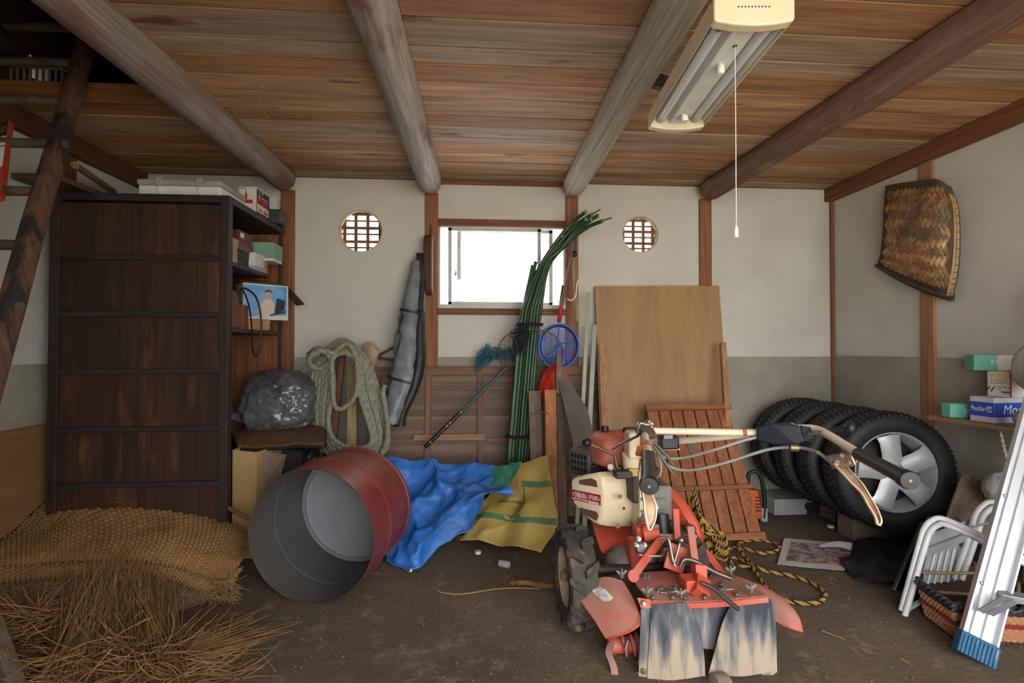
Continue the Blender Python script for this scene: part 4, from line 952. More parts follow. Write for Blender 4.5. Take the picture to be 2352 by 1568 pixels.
# slatted rack
M_sl = wood('cedar_slat', '8a4f2c', 'a0653c', 'z', rnd=.1, dirt='6e3a1f', damt=(.62, .72)); M_slx = wood('cedar_slat', '8f5732', 'a26a40', 'x', rnd=.08)
tl_, tr_ = PD(1484, 934, 2.92), PD(1672, 930, 2.96); br_, bl_ = PD(1755, 1240, 2.64), None
bR = PZ(1755, 1242, .005); ax_ = (tr_ - bR); wdir = (tl_ - tr_); bL = bR + wdir * 1.05
un = wdir.cross(ax_).normalized()
if un.y > 0: un = -un
t = thing('slatted_rack', 'reddish cedar slatted rack leaning against the plywood', 'rack', (bL + bR) / 2)
for k in range(7):
    s0, s1 = k / 7 + .008, (k + 1) / 7 - .008
    a0, a1 = bR.lerp(bL, s0), bR.lerp(bL, s1); c0, c1 = tr_.lerp(tl_, s0), tr_.lerp(tl_, s1)
    a0, a1, c0, c1 = [p_ for p_ in (a0.lerp(c0, .06), a1.lerp(c1, .06), c0, c1)]
    o_ = un * -.012
    MB().add([a0, a1, c1, c0, a0 + o_, a1 + o_, c1 + o_, c0 + o_], [(0, 1, 2, 3), (7, 6, 5, 4), (0, 4, 5, 1), (2, 6, 7, 3), (1, 5, 6, 2), (0, 3, 7, 4)]).build('slat', M_sl, t, bevel=.0015)
for s_ in (.035, .37, .7, .985):
    a_, c_ = bR.lerp(tr_, s_), bL.lerp(tl_, s_); front_ = s_ in (.37,)
    sh = un * (.01 if s_ != .7 else -.024)
    MB().bar(a_ + (a_ - c_).normalized() * .008 + sh, c_ - (a_ - c_).normalized() * .008 + sh, .024 if s_ == .37 else .036, .02, ax_ if False else un).build('crosspiece', M_slx, t, bevel=.002)
# chainsaw behind the rack
t = thing('chainsaw', 'orange chainsaw with black handle half hidden behind the slatted rack', 'chainsaw', PZ(1742, 1212, 0))
cs = PZ(1735, 1200, 0); MC = rotz(math.radians(-12), (cs.x + .01, cs.y + .10, 0))
MB().prism([(-.09, .02), (.045, .02), (.05, .09), (.03, .19), (-.09, .2)], .2, MC @ Matrix.Rotation(math.pi / 2, 4, 'X'), z0=-.1).build('body', mat('saw_orange', 'cf5a1e', 'c04f18', rough=.4), t, bevel=.008)
for k in range(5): MB().b2((.012, -.104, .07 + k * .02), (.044, -.1, .076 + k * .02), MC).build('vent_slot', M_black, t)
MB().tube(spline([MC @ V(p_) for p_ in ((-.03, -.09, .2), (-.02, -.09, .29), (.03, -.09, .30), (.055, -.09, .24), (.068, -.09, .12), (.06, -.09, .03))], 6), .012, 8).build('handle', mat('black_grip', '1c1c1e', rough=.5), t, smooth=50)
MB().b2((.045, -.1, .004), (.085, .06, .09), MC).build('base', mat('saw_grey', '8d8f8c', rough=.5), t, bevel=.008)
# ================================================================== walk-behind tiller
M_or = mat('tiller_red_paint', 'c6523a', 'b34832', rough=.5, scale=5, dirt='a4715f', dscale=8, damt=(.5, .72))
M_dust = mat('dusty_red_paint', 'a8655a', '9d7667', rough=.85, scale=3.5, dirt='b5503c', dscale=5, damt=(.58, .7))
M_cream = mat('tiller_cream_paint', 'd9c9ab', 'cdbb99', rough=.4, scale=6, dirt='a9855c', dscale=22, damt=(.68, .74))
M_creamh = mat('cream_handle_paint', 'e6dac4', 'dccdb3', rough=.35, scale=8, dirt='a55a34', dscale=20, damt=(.7, .74))
M_rub = mat('black_rubber_grip', '16181b', '1f2226', rough=.42, scale=20)
M_blkp = mat('black_blue_plastic', '1a1f29', '222833', rough=.35, scale=8)
M_grey = mat('cast_grey', '85837e', '6e6b66', rough=.6, metal=.2, scale=8, dirt='5b5148', dscale=8, damt=(.55, .75))
M_dkm = mat('dark_grease_metal', '35302d', '4a4039', rough=.55, metal=.4, scale=12)
M_zinc = mat('zinc_bolt', 'a5a29a', '86827a', rough=.38, metal=.85, scale=30)
M_rod = mat('worn_steel_rod', '75726c', '5d5a55', rough=.4, metal=.8, scale=20)
M_rust = mat('rusty_lever', 'b99a7a', '8a5836', rough=.5, metal=.2, scale=10)
M_tyre = mat('muddy_rubber', '2f2b28', '45403a', rough=.85, scale=7, dirt='6e6050', dscale=9, damt=(.52, .68))
def hx(a, r, c_, z0, z1, mt, name='bolt', n=6):
    pass
TA = math.radians(2.5)
wl = PD(1320, 1331, 1.84)
MT = rotz(TA, (wl.x + .21 * math.cos(TA), wl.y + .21 * math.sin(TA), 0))
T = thing('walking_tiller', 'red and cream walk-behind tiller parked with its rubber flap towards the camera', 'tiller', None, MT)
def bolt(p, n_, r=.008, h=.008, mt=None, par=None, nut=True):
    b = MB(); F = frame(p, n_); b.lathe([(r, 0), (r, h * .7), (r * .8, h)], F, 6); b.lathe([(r * .5, h), (r * .5, h * 1.9)], F, 8); return b.build('bolt', mt or M_zinc, par or T, smooth=30)
# ---- drive wheels
def tractor_wheel(side):
    cx = side * .21; c_ = MT @ V((cx, 0, .186)); F = frame(c_, MT.to_3x3() @ V((side, 0, 0))) @ Matrix.Diagonal((.93, .93, 1, 1))   # local z outward
    prof = [(.112, -.04), (.135, -.052), (.165, -.052), (.178, -.045), (.181, 0), (.178, .045), (.165, .052), (.135, .052), (.112, .04)]
    w_ = MB().lathe(prof, F, 40, closed=True).build('tyre', M_tyre, T, smooth=40)
    for k in range(11):
        for s_ in (-1, 1):
            a0 = 2 * math.pi * (k + (.5 if s_ > 0 else 0)) / 11; vs = []
            for z_, da, rb in ((s_ * .002, .0, .2), (s_ * .03, -.1, .2), (s_ * .056, -.2, .185), (s_ * .058, -.22, .16)):
                for dd in (-.075, .075):
                    for r_ in (rb, .165 if abs(z_) < .057 else .15):
                        vs.append(F @ V((r_ * math.cos(a0 + side * da + dd), r_ * math.sin(a0 + side * da + dd), z_)))
            fs = []
            for q_ in range(3):
                o_ = q_ * 4; fs += [(o_, o_ + 2, o_ + 6, o_ + 4), (o_ + 1, o_ + 5, o_ + 7, o_ + 3), (o_, o_ + 4, o_ + 5, o_ + 1), (o_ + 2, o_ + 3, o_ + 7, o_ + 6)]
            fs += [(0, 1, 3, 2), (12, 14, 15, 13)]
            MB().add(vs, fs).build('lug', M_tyre, w_, bevel=.004)
    MB().lathe([(.001, .028), (.03, .028), (.04, .018), (.085, .012), (.098, .03), (.108, .043), (.113, .043), (.113, -.043), (.1, -.04), (.09, -.01), (.001, -.01)], F, 40).build('wheel_disc', mat('dusty_cream_rim', 'bda98a', 'a8947a', rough=.7, scale=6, dirt='6f5f50', dscale=7, damt=(.6, .75)), T, smooth=35)
    MB().lathe([(.001, .055), (.014, .055), (.02, .05), (.02, .02), (.001, .02)], F, 6).build('hub_nut', M_rust, T, bevel=.002)
    for k in range(4):
        a = math.pi / 4 + k * math.pi / 2; bolt(F @ V((.055 * math.cos(a), .055 * math.sin(a), .016)), F.to_3x3() @ V((0, 0, 1)), .007, .006)
tractor_wheel(-1); tractor_wheel(1)
MB().tube([MT @ V((-.2, 0, .2)), MT @ V((.2, 0, .2))], .018, 12).build('axle', M_dkm, T, smooth=50)
# ---- transmission and engine block
MB().lathe([(.001, -.07), (.05, -.065), (.075, -.03), (.078, .03), (.05, .065), (.001, .07)], frame(PD(1432, 1300, 1.93), MT.to_3x3() @ V((1, 0, 0))), 24).build('transmission_case', M_grey, T, smooth=50)
MB().tube([PD(1475, 1300, 1.92), PD(1495, 1180, 1.96)], [.055, .05], 10).build('gear_column', M_grey, T, smooth=40)
def lbox(c, s, mt, name, bev=.004, rx=0, par=None):
    Mx = Matrix.Translation(c) @ Matrix.Rotation(TA, 4, 'Z') @ Matrix.Rotation(rx, 4, 'X'); return MB().box((0, 0, 0), s, Mx).build(name, mt, par or T, bevel=bev)
lbox(PD(1502, 1150, 2.0), (.1, .14, .16), M_grey, 'crankcase', .012)
for k in range(3): lbox(PD(1502, 1118 + k * 28, 1.925), (.104, .012, .008), M_grey, 'casting_rib', .002)
MB().lathe([(.001, .012), (.014, .012), (.018, .006), (.018, 0), (.001, 0)], frame(PD(1502, 1164, 1.915), (0, -1, .05)), 20).build('oil_plug', mat('cream_plug', 'c8c2a4', rough=.5), T, smooth=40)
lbox(PD(1470, 1105, 2.03), (.12, .15, .14), M_dkm, 'engine_block', .01)
# fan cover
face = [(1315, 1104), (1320, 1096), (1345, 1089), (1375, 1084), (1385, 1094), (1390, 1120), (1392, 1148), (1389, 1188), (1380, 1205), (1366, 1201), (1338, 1179), (1321, 1156), (1316, 1130)]
def fd(x): return 2.12 - (x - 1315) / 77 * .14
Fp = [PD(x, y, fd(x)) for x, y in face]; W = PD(1462, 1150, 2.04) - PD(1390, 1148, 1.98)
cen = sum(Fp, V()) / len(Fp); nf = len(Fp)
rows = [[cen.lerp(p, .9) - W * .08 for p in Fp], [cen.lerp(p, .985) - W * .03 for p in Fp], Fp, [cen.lerp(p, 1.05) + W * .25 for p in Fp], [cen.lerp(p, 1.06) + W * .6 for p in Fp], [cen.lerp(p, 1.04) + W for p in Fp]]
b = MB().sheet(rows, 0, closed_u=True); b.f += [tuple(range(nf)), tuple(len(b.v) - nf + i for i in range(nf))]
fan = b.build('fan_cover', M_cream, T, smooth=50, bevel=.002)
fn = -W.normalized() * .0
def onface(x, y, lift=.0): return PD(x, y, fd(x)) - W * (.085 + lift)
for poly in ([(1336, 1103), (1365, 1098), (1376, 1104), (1379, 1119), (1337, 1112)], [(1337, 1165), (1377, 1175), (1381, 1185), (1376, 1196), (1339, 1176)]):
    a_ = [onface(x, y, .004) for x, y in poly]; c_ = [p + W * .03 for p in a_]; m = len(a_)
    MB().add(a_ + c_, [tuple(range(m)), tuple(range(m, 2 * m))[::-1]] + [(i, (i + 1) % m, m + (i + 1) % m, m + i) for i in range(m)]).build('vent_opening', mat('vent_brown', '5b3f2f', '6b4a38', rough=.8), fan)
a_ = [onface(x, y, .006) for x, y in ((1317, 1123), (1386, 1137), (1386, 1161), (1319, 1146))]
MB().add(a_ + [p + W * .02 for p in a_], [(0, 1, 2, 3), (7, 6, 5, 4), (0, 4, 5, 1), (1, 5, 6, 2), (2, 6, 7, 3), (3, 7, 4, 0)]).build('name_band', mat('decal_red', 'a0202e', rough=.4), fan)
xa = (a_[1] - a_[0]).normalized(); ya = (a_[0] - a_[3]); ya = (ya - xa * ya.dot(xa)).normalized(); za = xa.cross(ya)
bw = (a_[1] - a_[0]).length
def bandM(s, v_): M_ = Matrix((xa, ya, za)).transposed().to_4x4(); M_.translation = a_[3].lerp(a_[2], s).lerp(a_[0].lerp(a_[1], s), v_) + za * .0012; return M_
M_dw = mat('decal_white', 'e3ded6', rough=.4)
bh = (a_[0] - a_[3]).length
text('lettering', 'SHIBAURA', bandM(.35, .58), .03, M_dw, fan, fit=(bw * .40, bh * .56)); text('lettering', 'KP500S', bandM(.77, .60), .02, M_dw, fan, fit=(bw * .30, bh * .44))
text('lettering', '//', bandM(.09, .58), .024, M_dw, fan, fit=(bw * .06, bh * .4)); text('lettering', '//', bandM(.965, .58), .02, M_dw, fan, fit=(bw * .04, bh * .34))
for s0, s1, v_ in ((.03, .58, .16), (.58, .95, .2), (.62, .95, .08)):
    p0, p1 = bandM(s0, v_).translation, bandM(s1, v_).translation; MB().bar(p0, p1, .0035, .0006, za).build('stripe', M_dw, fan)
for x, y in ((1425, 1140), (1420, 1208)): bolt(PD(x, y, 1.97), -W.normalized() + V((0, -1, 0)), .009, .01, M_rust, fan)
MB().lathe([(.001, .001), (.006, .001), (.006, 0)], frame(PD(1433, 1167, 1.975), (0, -1, 0)), 12).build('cover_hole', M_black, fan)
lbox(PD(1466, 1152, 2.0), (.035, .12, .2), M_cream, 'fan_shroud', .01)
# fuel tank
tk = PD(1413, 1024, 2.16)
Mk = Matrix.Translation(tk) @ Matrix.Rotation(TA + .25, 4, 'Z')
rows = []
for z_, sx_, sy_ in ((-.075, .8, .8), (-.06, .97, .97), (-.01, 1, 1), (.03, .96, .94), (.058, .72, .68), (.062, .66, .6)):
    rows.append([Mk @ V((sx_ * .12 * math.copysign(abs(math.cos(a)) ** .45, math.cos(a)), sy_ * .1 * math.copysign(abs(math.sin(a)) ** .45, math.sin(a)), z_)) for a in [2 * math.pi * k / 40 for k in range(40)]])
b = MB().sheet(rows, 0, closed_u=True); b.f += [tuple(range(40)), tuple(len(b.v) - 40 + i for i in range(40))]
M_tank = mat('tank_red_dusty', 'b85540', 'a86a5a', rough=.5, scale=4, dirt='c0482e', dscale=6, damt=(.5, .7))
tank = b.build('fuel_tank', M_tank, T, smooth=40)
MB().lathe([(.001, .022), (.016, .022), (.018, .016), (.018, .0), (.012, -.006)], Matrix.Translation(Mk @ V((-.035, .03, .064))), 16).build('tank_cap', M_rub, tank, smooth=40)
MB().lathe([(.001, .03), (.03, .028), (.034, .02), (.032, .004), (.024, -.004)], Matrix.Translation(Mk @ V((.055, -.035, .056))), 20).build('filler_cap', mat('grey_black_cap', '33363a', rough=.5), tank, smooth=40)
for k in range(3): MB().b2((-.07 + k * .03, -.02, .061), (-.055 + k * .03, .05, .0645), Mk).build('tank_ridge', M_tank, tank, bevel=.001)
# muffler with slotted guard
mk = PD(1356, 1058, 2.2); Mm = Matrix.Translation(mk) @ Matrix.Rotation(TA + .55, 4, 'Z')
M_muf = mat('muffler_grey', '5f5c57', '4b4844', rough=.6, metal=.4, scale=12)
muf = MB().prism([(-.075, -.055), (.075, -.055), (.075, .05), (.055, .062), (-.06, .062), (-.075, .045)], .12, Mm @ Matrix.Rotation(math.pi / 2, 4, 'X'), z0=-.06).build('muffler_guard', M_muf, T, bevel=.005)
b = MB()
for i in range(3):
    for j in range(5): b.b2((-.058 + i * .022, -.0608, -.04 + j * .018), (-.043 + i * .022, -.0598, -.03 + j * .018), Mm)
for j in range(5): b.b2((.012, -.0608, -.04 + j * .018), (.066, -.0598, -.031 + j * .018), Mm)
for i in range(5):
    for j in range(3): b.b2((-.0758, -.045 + i * .02, -.035 + j * .028), (-.0748, -.033 + i * .02, -.016 + j * .028), Mm)
    b.b2((-.045 + i * .022, -.04, .0615), (-.03 + i * .022, .04, .0626), Mm)
b.build('guard_slots', M_black, muf, kind='stuff')
# cream handle column
MB().tube([PD(1452, 1072, 1.99), PD(1450, 1040, 1.98)], [.038, .038], 20).build('handle_column', M_cream, T, smooth=40, bevel=.003)
lbox(PD(1452, 1020, 1.97), (.05, .07, .11), M_cream, 'column_bracket', .012)
lbox(PD(1470, 1062, 1.97), (.022, .06, .09), M_cream, 'column_rib', .006)
lbox(PD(1452, 1082, 1.96), (.04, .05, .03), mat('tan_spacer', 'b98d58', rough=.6), 'spacer', .003)
lbox(PD(1430, 1088, 1.95), (.07, .05, .03), M_dkm, 'carburettor', .006)
MB().lathe([(.001, .02), (.012, .02), (.014, 0), (.001, 0)], frame(PD(1403, 1074, 2.0), (-.3, -.8, .4)), 14).build('choke_knob', mat('pale_knob', 'b9bab8', rough=.5), T, smooth=40)
# shift lever with black ball
MB().tube(spline([PD(1420, 1082, 1.98), PD(1414, 1060, 1.98), PD(1411, 1046, 1.98), PD(1398, 1038, 1.98), PD(1356, 1020, 2.0)], 6), .0065, 8).build('shift_lever', mat('oily_brass', '7a7057', '5f5744', rough=.4, metal=.6), T, smooth=50)
MB().ball(PD(1348, 1016, 2.0), .0195, 20, 14).build('lever_knob', M_rub, T, smooth=60)
# ---- handlebar
hA, hB = PD(1480, 988, 1.76), PD(1738, 993, 1.66)
MB().tube(spline([PD(1487, 1048, 1.30), PD(1484, 1022, 1.5), PD(1481, 1000, 1.68), hA, PD(1500, 989, 1.77), PD(1600, 991, 1.72), hB, PD(1800, 985, 1.62), PD(1868, 984, 1.56), PD(1905, 1000, 1.47), PD(1940, 1022, 1.38), PD(1976, 1044, 1.29)], 6), .0122, 14).build('handlebar', M_creamh, T, smooth=60)
MB().tube(spline([PD(1720, 997, 1.68), PD(1640, 1005, 1.76), PD(1570, 1012, 1.86), PD(1530, 1014, 1.94), PD(1478, 1016, 1.97)], 5), .0125, 12).build('brace_tube', M_creamh, T, smooth=60)
for s0, e0, nm in (((1487, 1046, 1.31), (1491, 1117, 1.06), 'l'), ((1972, 1042, 1.30), (2091, 1104, 1.06), 'r')):
    a_, e_ = PD(*s0), PD(*e0); ax = (e_ - a_).normalized(); Ls = (e_ - a_).length
    prof = [(.001, 0), (.0165, 0), (.0175, .004), (.0165, .01)] + [(.0165 + (.0006 if k % 2 else 0), .02 + k * (Ls - .06) / 16) for k in range(17)] + [(.0165, Ls - .03), (.0205, Ls - .026), (.0215, Ls - .008), (.019, Ls), (.001, Ls + .001)]
    g = MB().lathe(prof, frame(a_, ax), 24).build('grip', M_rub, T, smooth=40)
    MB().lathe([(.001, .0006), (.003, .0006), (.003, 0)], frame(e_ + ax * .001, ax), 10).build('grip_mark', M_rust, g)
# rusty brackets and squeeze levers
lv = [((1470, 1036, 1.36), [(1474, 1058, 1.33, 7), (1470, 1090, 1.28, 8), (1478, 1118, 1.24, 14), (1488, 1150, 1.2, 17), (1490, 1185, 1.18, 14), (1488, 1214, 1.17, 3)], (.3, -1, .1)),
      ((1938, 1052, 1.37), [(1925, 1068, 1.36, 16), (1955, 1100, 1.3, 14), (1980, 1130, 1.26, 9), (2000, 1165, 1.22, 10), (2012, 1190, 1.19, 7), (2013, 1204, 1.18, 3)], (0, -1, .3))]
for br, pts, nrm in lv:
    rows = []
    cp = [PD(x, y, d_) for x, y, d_, w_ in pts]; cs = spline(cp, 6); wsp = spline([V((w_ * d_ / FPX, 0, 0)) for x, y, d_, w_ in pts], 6)
    for i, p in enumerate(cs):
        tg = (cs[min(i + 1, len(cs) - 1)] - cs[max(i - 1, 0)]).normalized(); n_ = V(nrm).normalized(); sd = tg.cross(n_).normalized(); w_ = max(wsp[i].x, .002)
        rows.append([p + sd * (w_ * u_) + n_ * (.006 * (u_ * u_)) for u_ in (-1, -.7, 0, .7, 1)])
    l_ = MB().sheet(rows, .003).build('squeeze_lever', M_rust, T, smooth=40)
    rim_ = [r[0] for r in rows] + [r[-1] for r in rows][::-1]
    MB().tube([p + V(nrm).normalized() * .002 for p in rim_], .0022, 6, closed=True).build('lever_edge', M_creamh, l_, smooth=60)
MB().bar(PD(1905, 1062, 1.37), PD(1962, 1052, 1.33), .04, .012, (0, -1, .2)).build('lever_bracket', mat('rusty_chrome', '9d9a96', '7a5a44', rough=.3, metal=.8, scale=14), T, bevel=.004)
for x, y in ((1921, 1060), (1932, 1046), (1948, 1062)): bolt(PD(x, y, 1.335), (0, -1, .2), .006, .004, M_rust)
MB().tube([PD(1950, 1032, 1.365), PD(1958, 1040, 1.345)], .0155, 14).build('clamp_band', M_rust, T, smooth=40)
MB().tube([PD(1484, 1020, 1.50), PD(1485, 1032, 1.42)], .0155, 14).build('clamp_band', M_rust, T, smooth=40)
MB().bar(PD(1462, 1034, 1.40), PD(1492, 1040, 1.37), .03, .01, (0, -1, .3)).build('lever_bracket', mat('rusty_orange', 'b9683a', '8c4a28', rough=.6), T, bevel=.003)
# round clamp disc and chrome lever at the bend
MB().lathe([(.001, .012), (.02, .012), (.027, .008), (.029, .0), (.027, -.008), (.001, -.012)], frame(PD(1487, 992, 1.70), (.25, -.55, .8)), 28).build('clamp_disc', mat('dull_brass', '8b8272', '6c6456', rough=.35, metal=.8, scale=10), T, smooth=40)
MB().tube(spline([PD(1470, 993, 1.71), PD(1462, 1002, 1.7), PD(1450, 1008, 1.69), PD(1430, 1018, 1.68), PD(1404, 1033, 1.66)], 5), [.008] * 6 + [.007] * 5 + [.009] * 5 + [.008, .007, .006, .005, .003], 10, flat=.5).build('clamp_lever', mat('worn_chrome', '9a948c', '6e5344', rough=.25, metal=.9, scale=12), T, smooth=50)
MB().tube(spline([PD(1468, 1000, 1.73), PD(1464, 985, 1.74), PD(1470, 972, 1.75), PD(1482, 975, 1.75)], 5), .007, 8).build('clamp_hook', mat('bright_chrome', 'bdbdbd', rough=.2, metal=1), T, smooth=50)
for x, y in ((1490, 968), (1496, 980)): MB().ball(PD(x, y, 1.76), .009).build('clamp_nut', M_zinc, T, smooth=40)
lbox(PD(1488, 978, 1.79), (.03, .04, .03), M_creamh, 'handle_joint', .006)
# black control box and small lever on the crossbar
cb = [PD(x, y, d_) for x, y, d_ in ((1737, 980, 1.63), (1770, 973, 1.6), (1818, 968, 1.57), (1838, 978, 1.56), (1848, 1014, 1.55), (1828, 1022, 1.56), (1775, 1020, 1.6), (1738, 1012, 1.63))]
nb = 8; off_ = (PD(1790, 995, 1.72) - PD(1790, 995, 1.62)).normalized() * .06
MB().add(cb + [p + off_ for p in cb], [tuple(range(nb)), tuple(range(nb, 2 * nb))[::-1]] + [(i, (i + 1) % nb, nb + (i + 1) % nb, nb + i) for i in range(nb)]).build('control_box', M_blkp, T, bevel=.006)
cb2 = [PD(x, y, d_) for x, y, d_ in ((1838, 976, 1.565), (1862, 980, 1.55), (1872, 1005, 1.55), (1868, 1018, 1.56), (1848, 1014, 1.56))]
MB().add(cb2 + [p + off_ for p in cb2], [tuple(range(5)), tuple(range(5, 10))[::-1]] + [(i, (i + 1) % 5, 5 + (i + 1) % 5, 5 + i) for i in range(5)]).build('control_box_cap', M_rub, T, bevel=.003)
MB().tube([PD(1858, 997, 1.53), PD(1915, 988, 1.48)], .006, 10).build('throttle_lever', M_zinc, T, smooth=50)
MB().tube(spline([PD(1912, 989, 1.48), PD(1930, 986, 1.46), PD(1942, 983, 1.45), PD(1956, 983, 1.44), PD(1965, 984, 1.435)], 5), [.008] * 4 + [.01] * 4 + [.0115] * 3 + [.016, .0195, .021, .0215, .021, .0205, .018, .014, .009, .003], 16).build('throttle_knob', M_rub, T, smooth=60)
MB().tube([PD(1709, 985, 1.665), PD(1712, 998, 1.665)], .0001, 4).build('tape_mark', M_rust, T) if False else MB().tube([hB.lerp(hA, .085), hB.lerp(hA, .115)], .0128, 14).build('rust_band', mat('rust_orange', 'b0592c', rough=.8), T, smooth=50)
lbox(PD(1535, 1015, 1.86), (.07, .05, .05), M_blkp, 'switch_box', .008); lbox(PD(1535, 1003, 1.83), (.035, .004, .014), mat('switch_label', '9a9a98', rough=.5), 'switch_label', .001)
MB().bar(PD(1585, 1008, 1.845), PD(1588, 1040, 1.84), .03, .008, (0, -1, 0), .02).build('cable_clip', mat('rubber_grey', '4d4b49', rough=.7), T, bevel=.002)
lbox(PD(1535, 1030, 1.88), (.08, .03, .006), M_cream, 'switch_plate', .001)
M_cab = mat('grey_cable', 'a5a6a4', '8f908e', rough=.45, scale=12)
for pts in (((1740, 1004, 1.64), (1712, 1010, 1.66), (1640, 1033, 1.72), (1575, 1050, 1.8), (1535, 1052, 1.84), (1508, 1040, 1.86), (1490, 1020, 1.9)), ((1914, 1066, 1.36), (1880, 1040, 1.45), (1850, 1030, 1.52), (1818, 1027, 1.56), (1760, 1033, 1.62), (1660, 1064, 1.7), (1590, 1079, 1.78), (1545, 1074, 1.83), (1515, 1050, 1.86), (1497, 1025, 1.9)), ((1510, 1040, 1.85), (1518, 1065, 1.84), (1516, 1090, 1.84), (1508, 1096, 1.86))):
    MB().tube(spline([PD(*p_) for p_ in pts], 8), .0052 if len(pts) > 4 else .004, 8).build('control_cable', M_cab, T, smooth=60)
for pts in (((1505, 1018, 1.8), (1535, 1050, 1.77), (1547, 1070, 1.75)), ((1503, 1025, 1.8), (1530, 1065, 1.77), (1548, 1092, 1.75))):
    MB().tube([PD(*p_) for p_ in pts], [.006, .007, .003], 8).build('cable_adjuster', mat('adjuster_grey', '6e6a5e', rough=.5, metal=.5), T, smooth=50)
for x, y, d_ in ((1722, 1008, 1.655), (1880, 1040, 1.45), (1512, 1034, 1.8)): MB().ball(PD(x, y, d_), .0065, 10, 8).build('cable_ferrule', mat('yellow_ferrule', 'c0a32a', rough=.5), T, smooth=50)
MB().lathe([(.001, -.012), (.012, -.012), (.012, .012), (.001, .012)], frame(PD(1824, 1028, 1.55), (1, -.3, 0)), 14).build('cable_pulley', mat('tarnished_brass', '8f8266', rough=.4, metal=.8), T, smooth=40)
# ---- belt cover and red frame
bc = [(1512, 1104), (1526, 1107), (1552, 1127), (1580, 1158), (1604, 1198), (1615, 1232), (1614, 1255), (1600, 1266), (1570, 1262), (1545, 1240), (1530, 1190), (1517, 1140)]
Bp = [PD(x, y, 2.05 - (x - 1512) / 100 * .16) for x, y in bc]; nb = len(Bp); bo = (MT.to_3x3() @ V((-1, 0, 0))) * .05; bcen = sum(Bp, V()) / nb
rows = [[bcen.lerp(p, .86) + V((0, -.016, 0)) for p in Bp], [bcen.lerp(p, .96) + V((0, -.012, 0)) for p in Bp], Bp, [p + bo * .8 for p in Bp]]
b = MB().sheet(rows, 0, closed_u=True); b.f += [tuple(range(nb)), tuple(len(b.v) - nb + i for i in range(nb))]
bco = b.build('belt_cover', M_or, T, smooth=40, bevel=.002)
MB().lathe([(.001, .001), (.008, .001), (.008, 0)], frame(PD(1545, 1148, 1.965), (0, -1, 0)), 4).build('cover_hole', M_rust, bco)
def flat(a, b_, w_, mt=None, th=.008, nm='frame_strut', up=(0, -1, .3), bev=.002): return MB().bar(PD(*a), PD(*b_), w_, th, up).build(nm, mt or M_or, T, bevel=bev)
flat((1522, 1232, 1.83), (1453, 1322, 1.72), .03, th=.014); flat((1592, 1232, 1.86), (1660, 1318, 1.75), .026, th=.014)
MB().lathe([(.001, -.012), (.02, -.012), (.02, .012), (.001, .012)], frame(PD(1453, 1322, 1.715), (0, -1, .4)), 20).build('strut_eye', M_or, T, smooth=40)
flat((1552, 1168, 1.84), (1556, 1238, 1.80), .024); flat((1585, 1208, 1.72), (1599, 1312, 1.68), .026, mat('worn_red_lever', '9d6a58', 'b5563f', rough=.7, scale=8), th=.012, nm='depth_lever')
flat((1515, 1232, 1.83), (1600, 1234, 1.83), .022, th=.02, nm='cross_bar')
flat((1468, 1215, 1.93), (1510, 1205, 1.93), .05, th=.05, nm='clutch_housing')
lbox(PD(1458, 1275, 1.88), (.055, .06, .14), M_or, 'gear_case_side', .016)
lbox(PD(1478, 1222, 1.9), (.08, .06, .06), M_or, 'pto_housing', .014)
MB().lathe([(.001, .014), (.016, .014), (.019, .008), (.019, 0), (.001, 0)], frame(PD(1507, 1213, 1.85), (0, -1, .1)), 20).build('hub_cap', M_grey, T, smooth=40)
MB().tube([PD(1478, 1225, 1.86), PD(1514, 1222, 1.85)], .03, 14).build('pto_boss', M_or, T, smooth=40)
MB().tube([PD(1518, 1180, 1.87), PD(1526, 1250, 1.84)], [.03, .026], 12).build('rubber_boot', M_rub, T, smooth=50)
flat((1560, 1252, 1.74), (1545, 1310, 1.72), .07, th=.012, nm='hitch_plate'); flat((1592, 1310, 1.66), (1618, 1312, 1.66), .045, th=.05, nm='lever_socket'); flat((1610, 1330, 1.63), (1608, 1366, 1.58), .05, th=.04, nm='hitch_block')
lbox(PD(1590, 1338, 1.63), (.07, .06, .04), M_or, 'hitch_box', .005)
for pts, r_, mt in ((((1512, 1236, 1.74), (1530, 1234, 1.73), (1538, 1246, 1.72), (1544, 1280, 1.71), (1552, 1300, 1.7)), .0065, M_zinc), (((1468, 1274, 1.78), (1520, 1276, 1.76), (1528, 1262, 1.75), (1545, 1258, 1.74)), .005, M_zinc), (((1562, 1244, 1.72), (1556, 1268, 1.71), (1548, 1298, 1.7)), .005, M_zinc),
                     (((1562, 1300, 1.68), (1572, 1284, 1.68), (1600, 1290, 1.68), (1640, 1312, 1.66), (1680, 1328, 1.64)), .0085, M_rod), (((1612, 1338, 1.58), (1640, 1352, 1.56), (1668, 1376, 1.53), (1698, 1400, 1.5)), .0075, M_rod)):
    MB().tube(spline([PD(*p_) for p_ in pts], 5), r_, 8).build('linkage_rod', mt, T, smooth=50)
MB().ball(PD(1564, 1240, 1.715), .012).build('linkage_pin', M_zinc, T, smooth=50)
for x, y, d_ in ((1465, 1236, 1.82), (1478, 1250, 1.82), (1460, 1250, 1.82)): bolt(PD(x, y, d_), (0, -1, .2), .012, .012)
MB().lathe([(.001, .016), (.016, .016), (.02, .006), (.02, 0), (.001, 0)], frame(PD(1470, 1256, 1.815), (0, -1, .1)), 18).build('linkage_washer', M_grey, T, smooth=40)
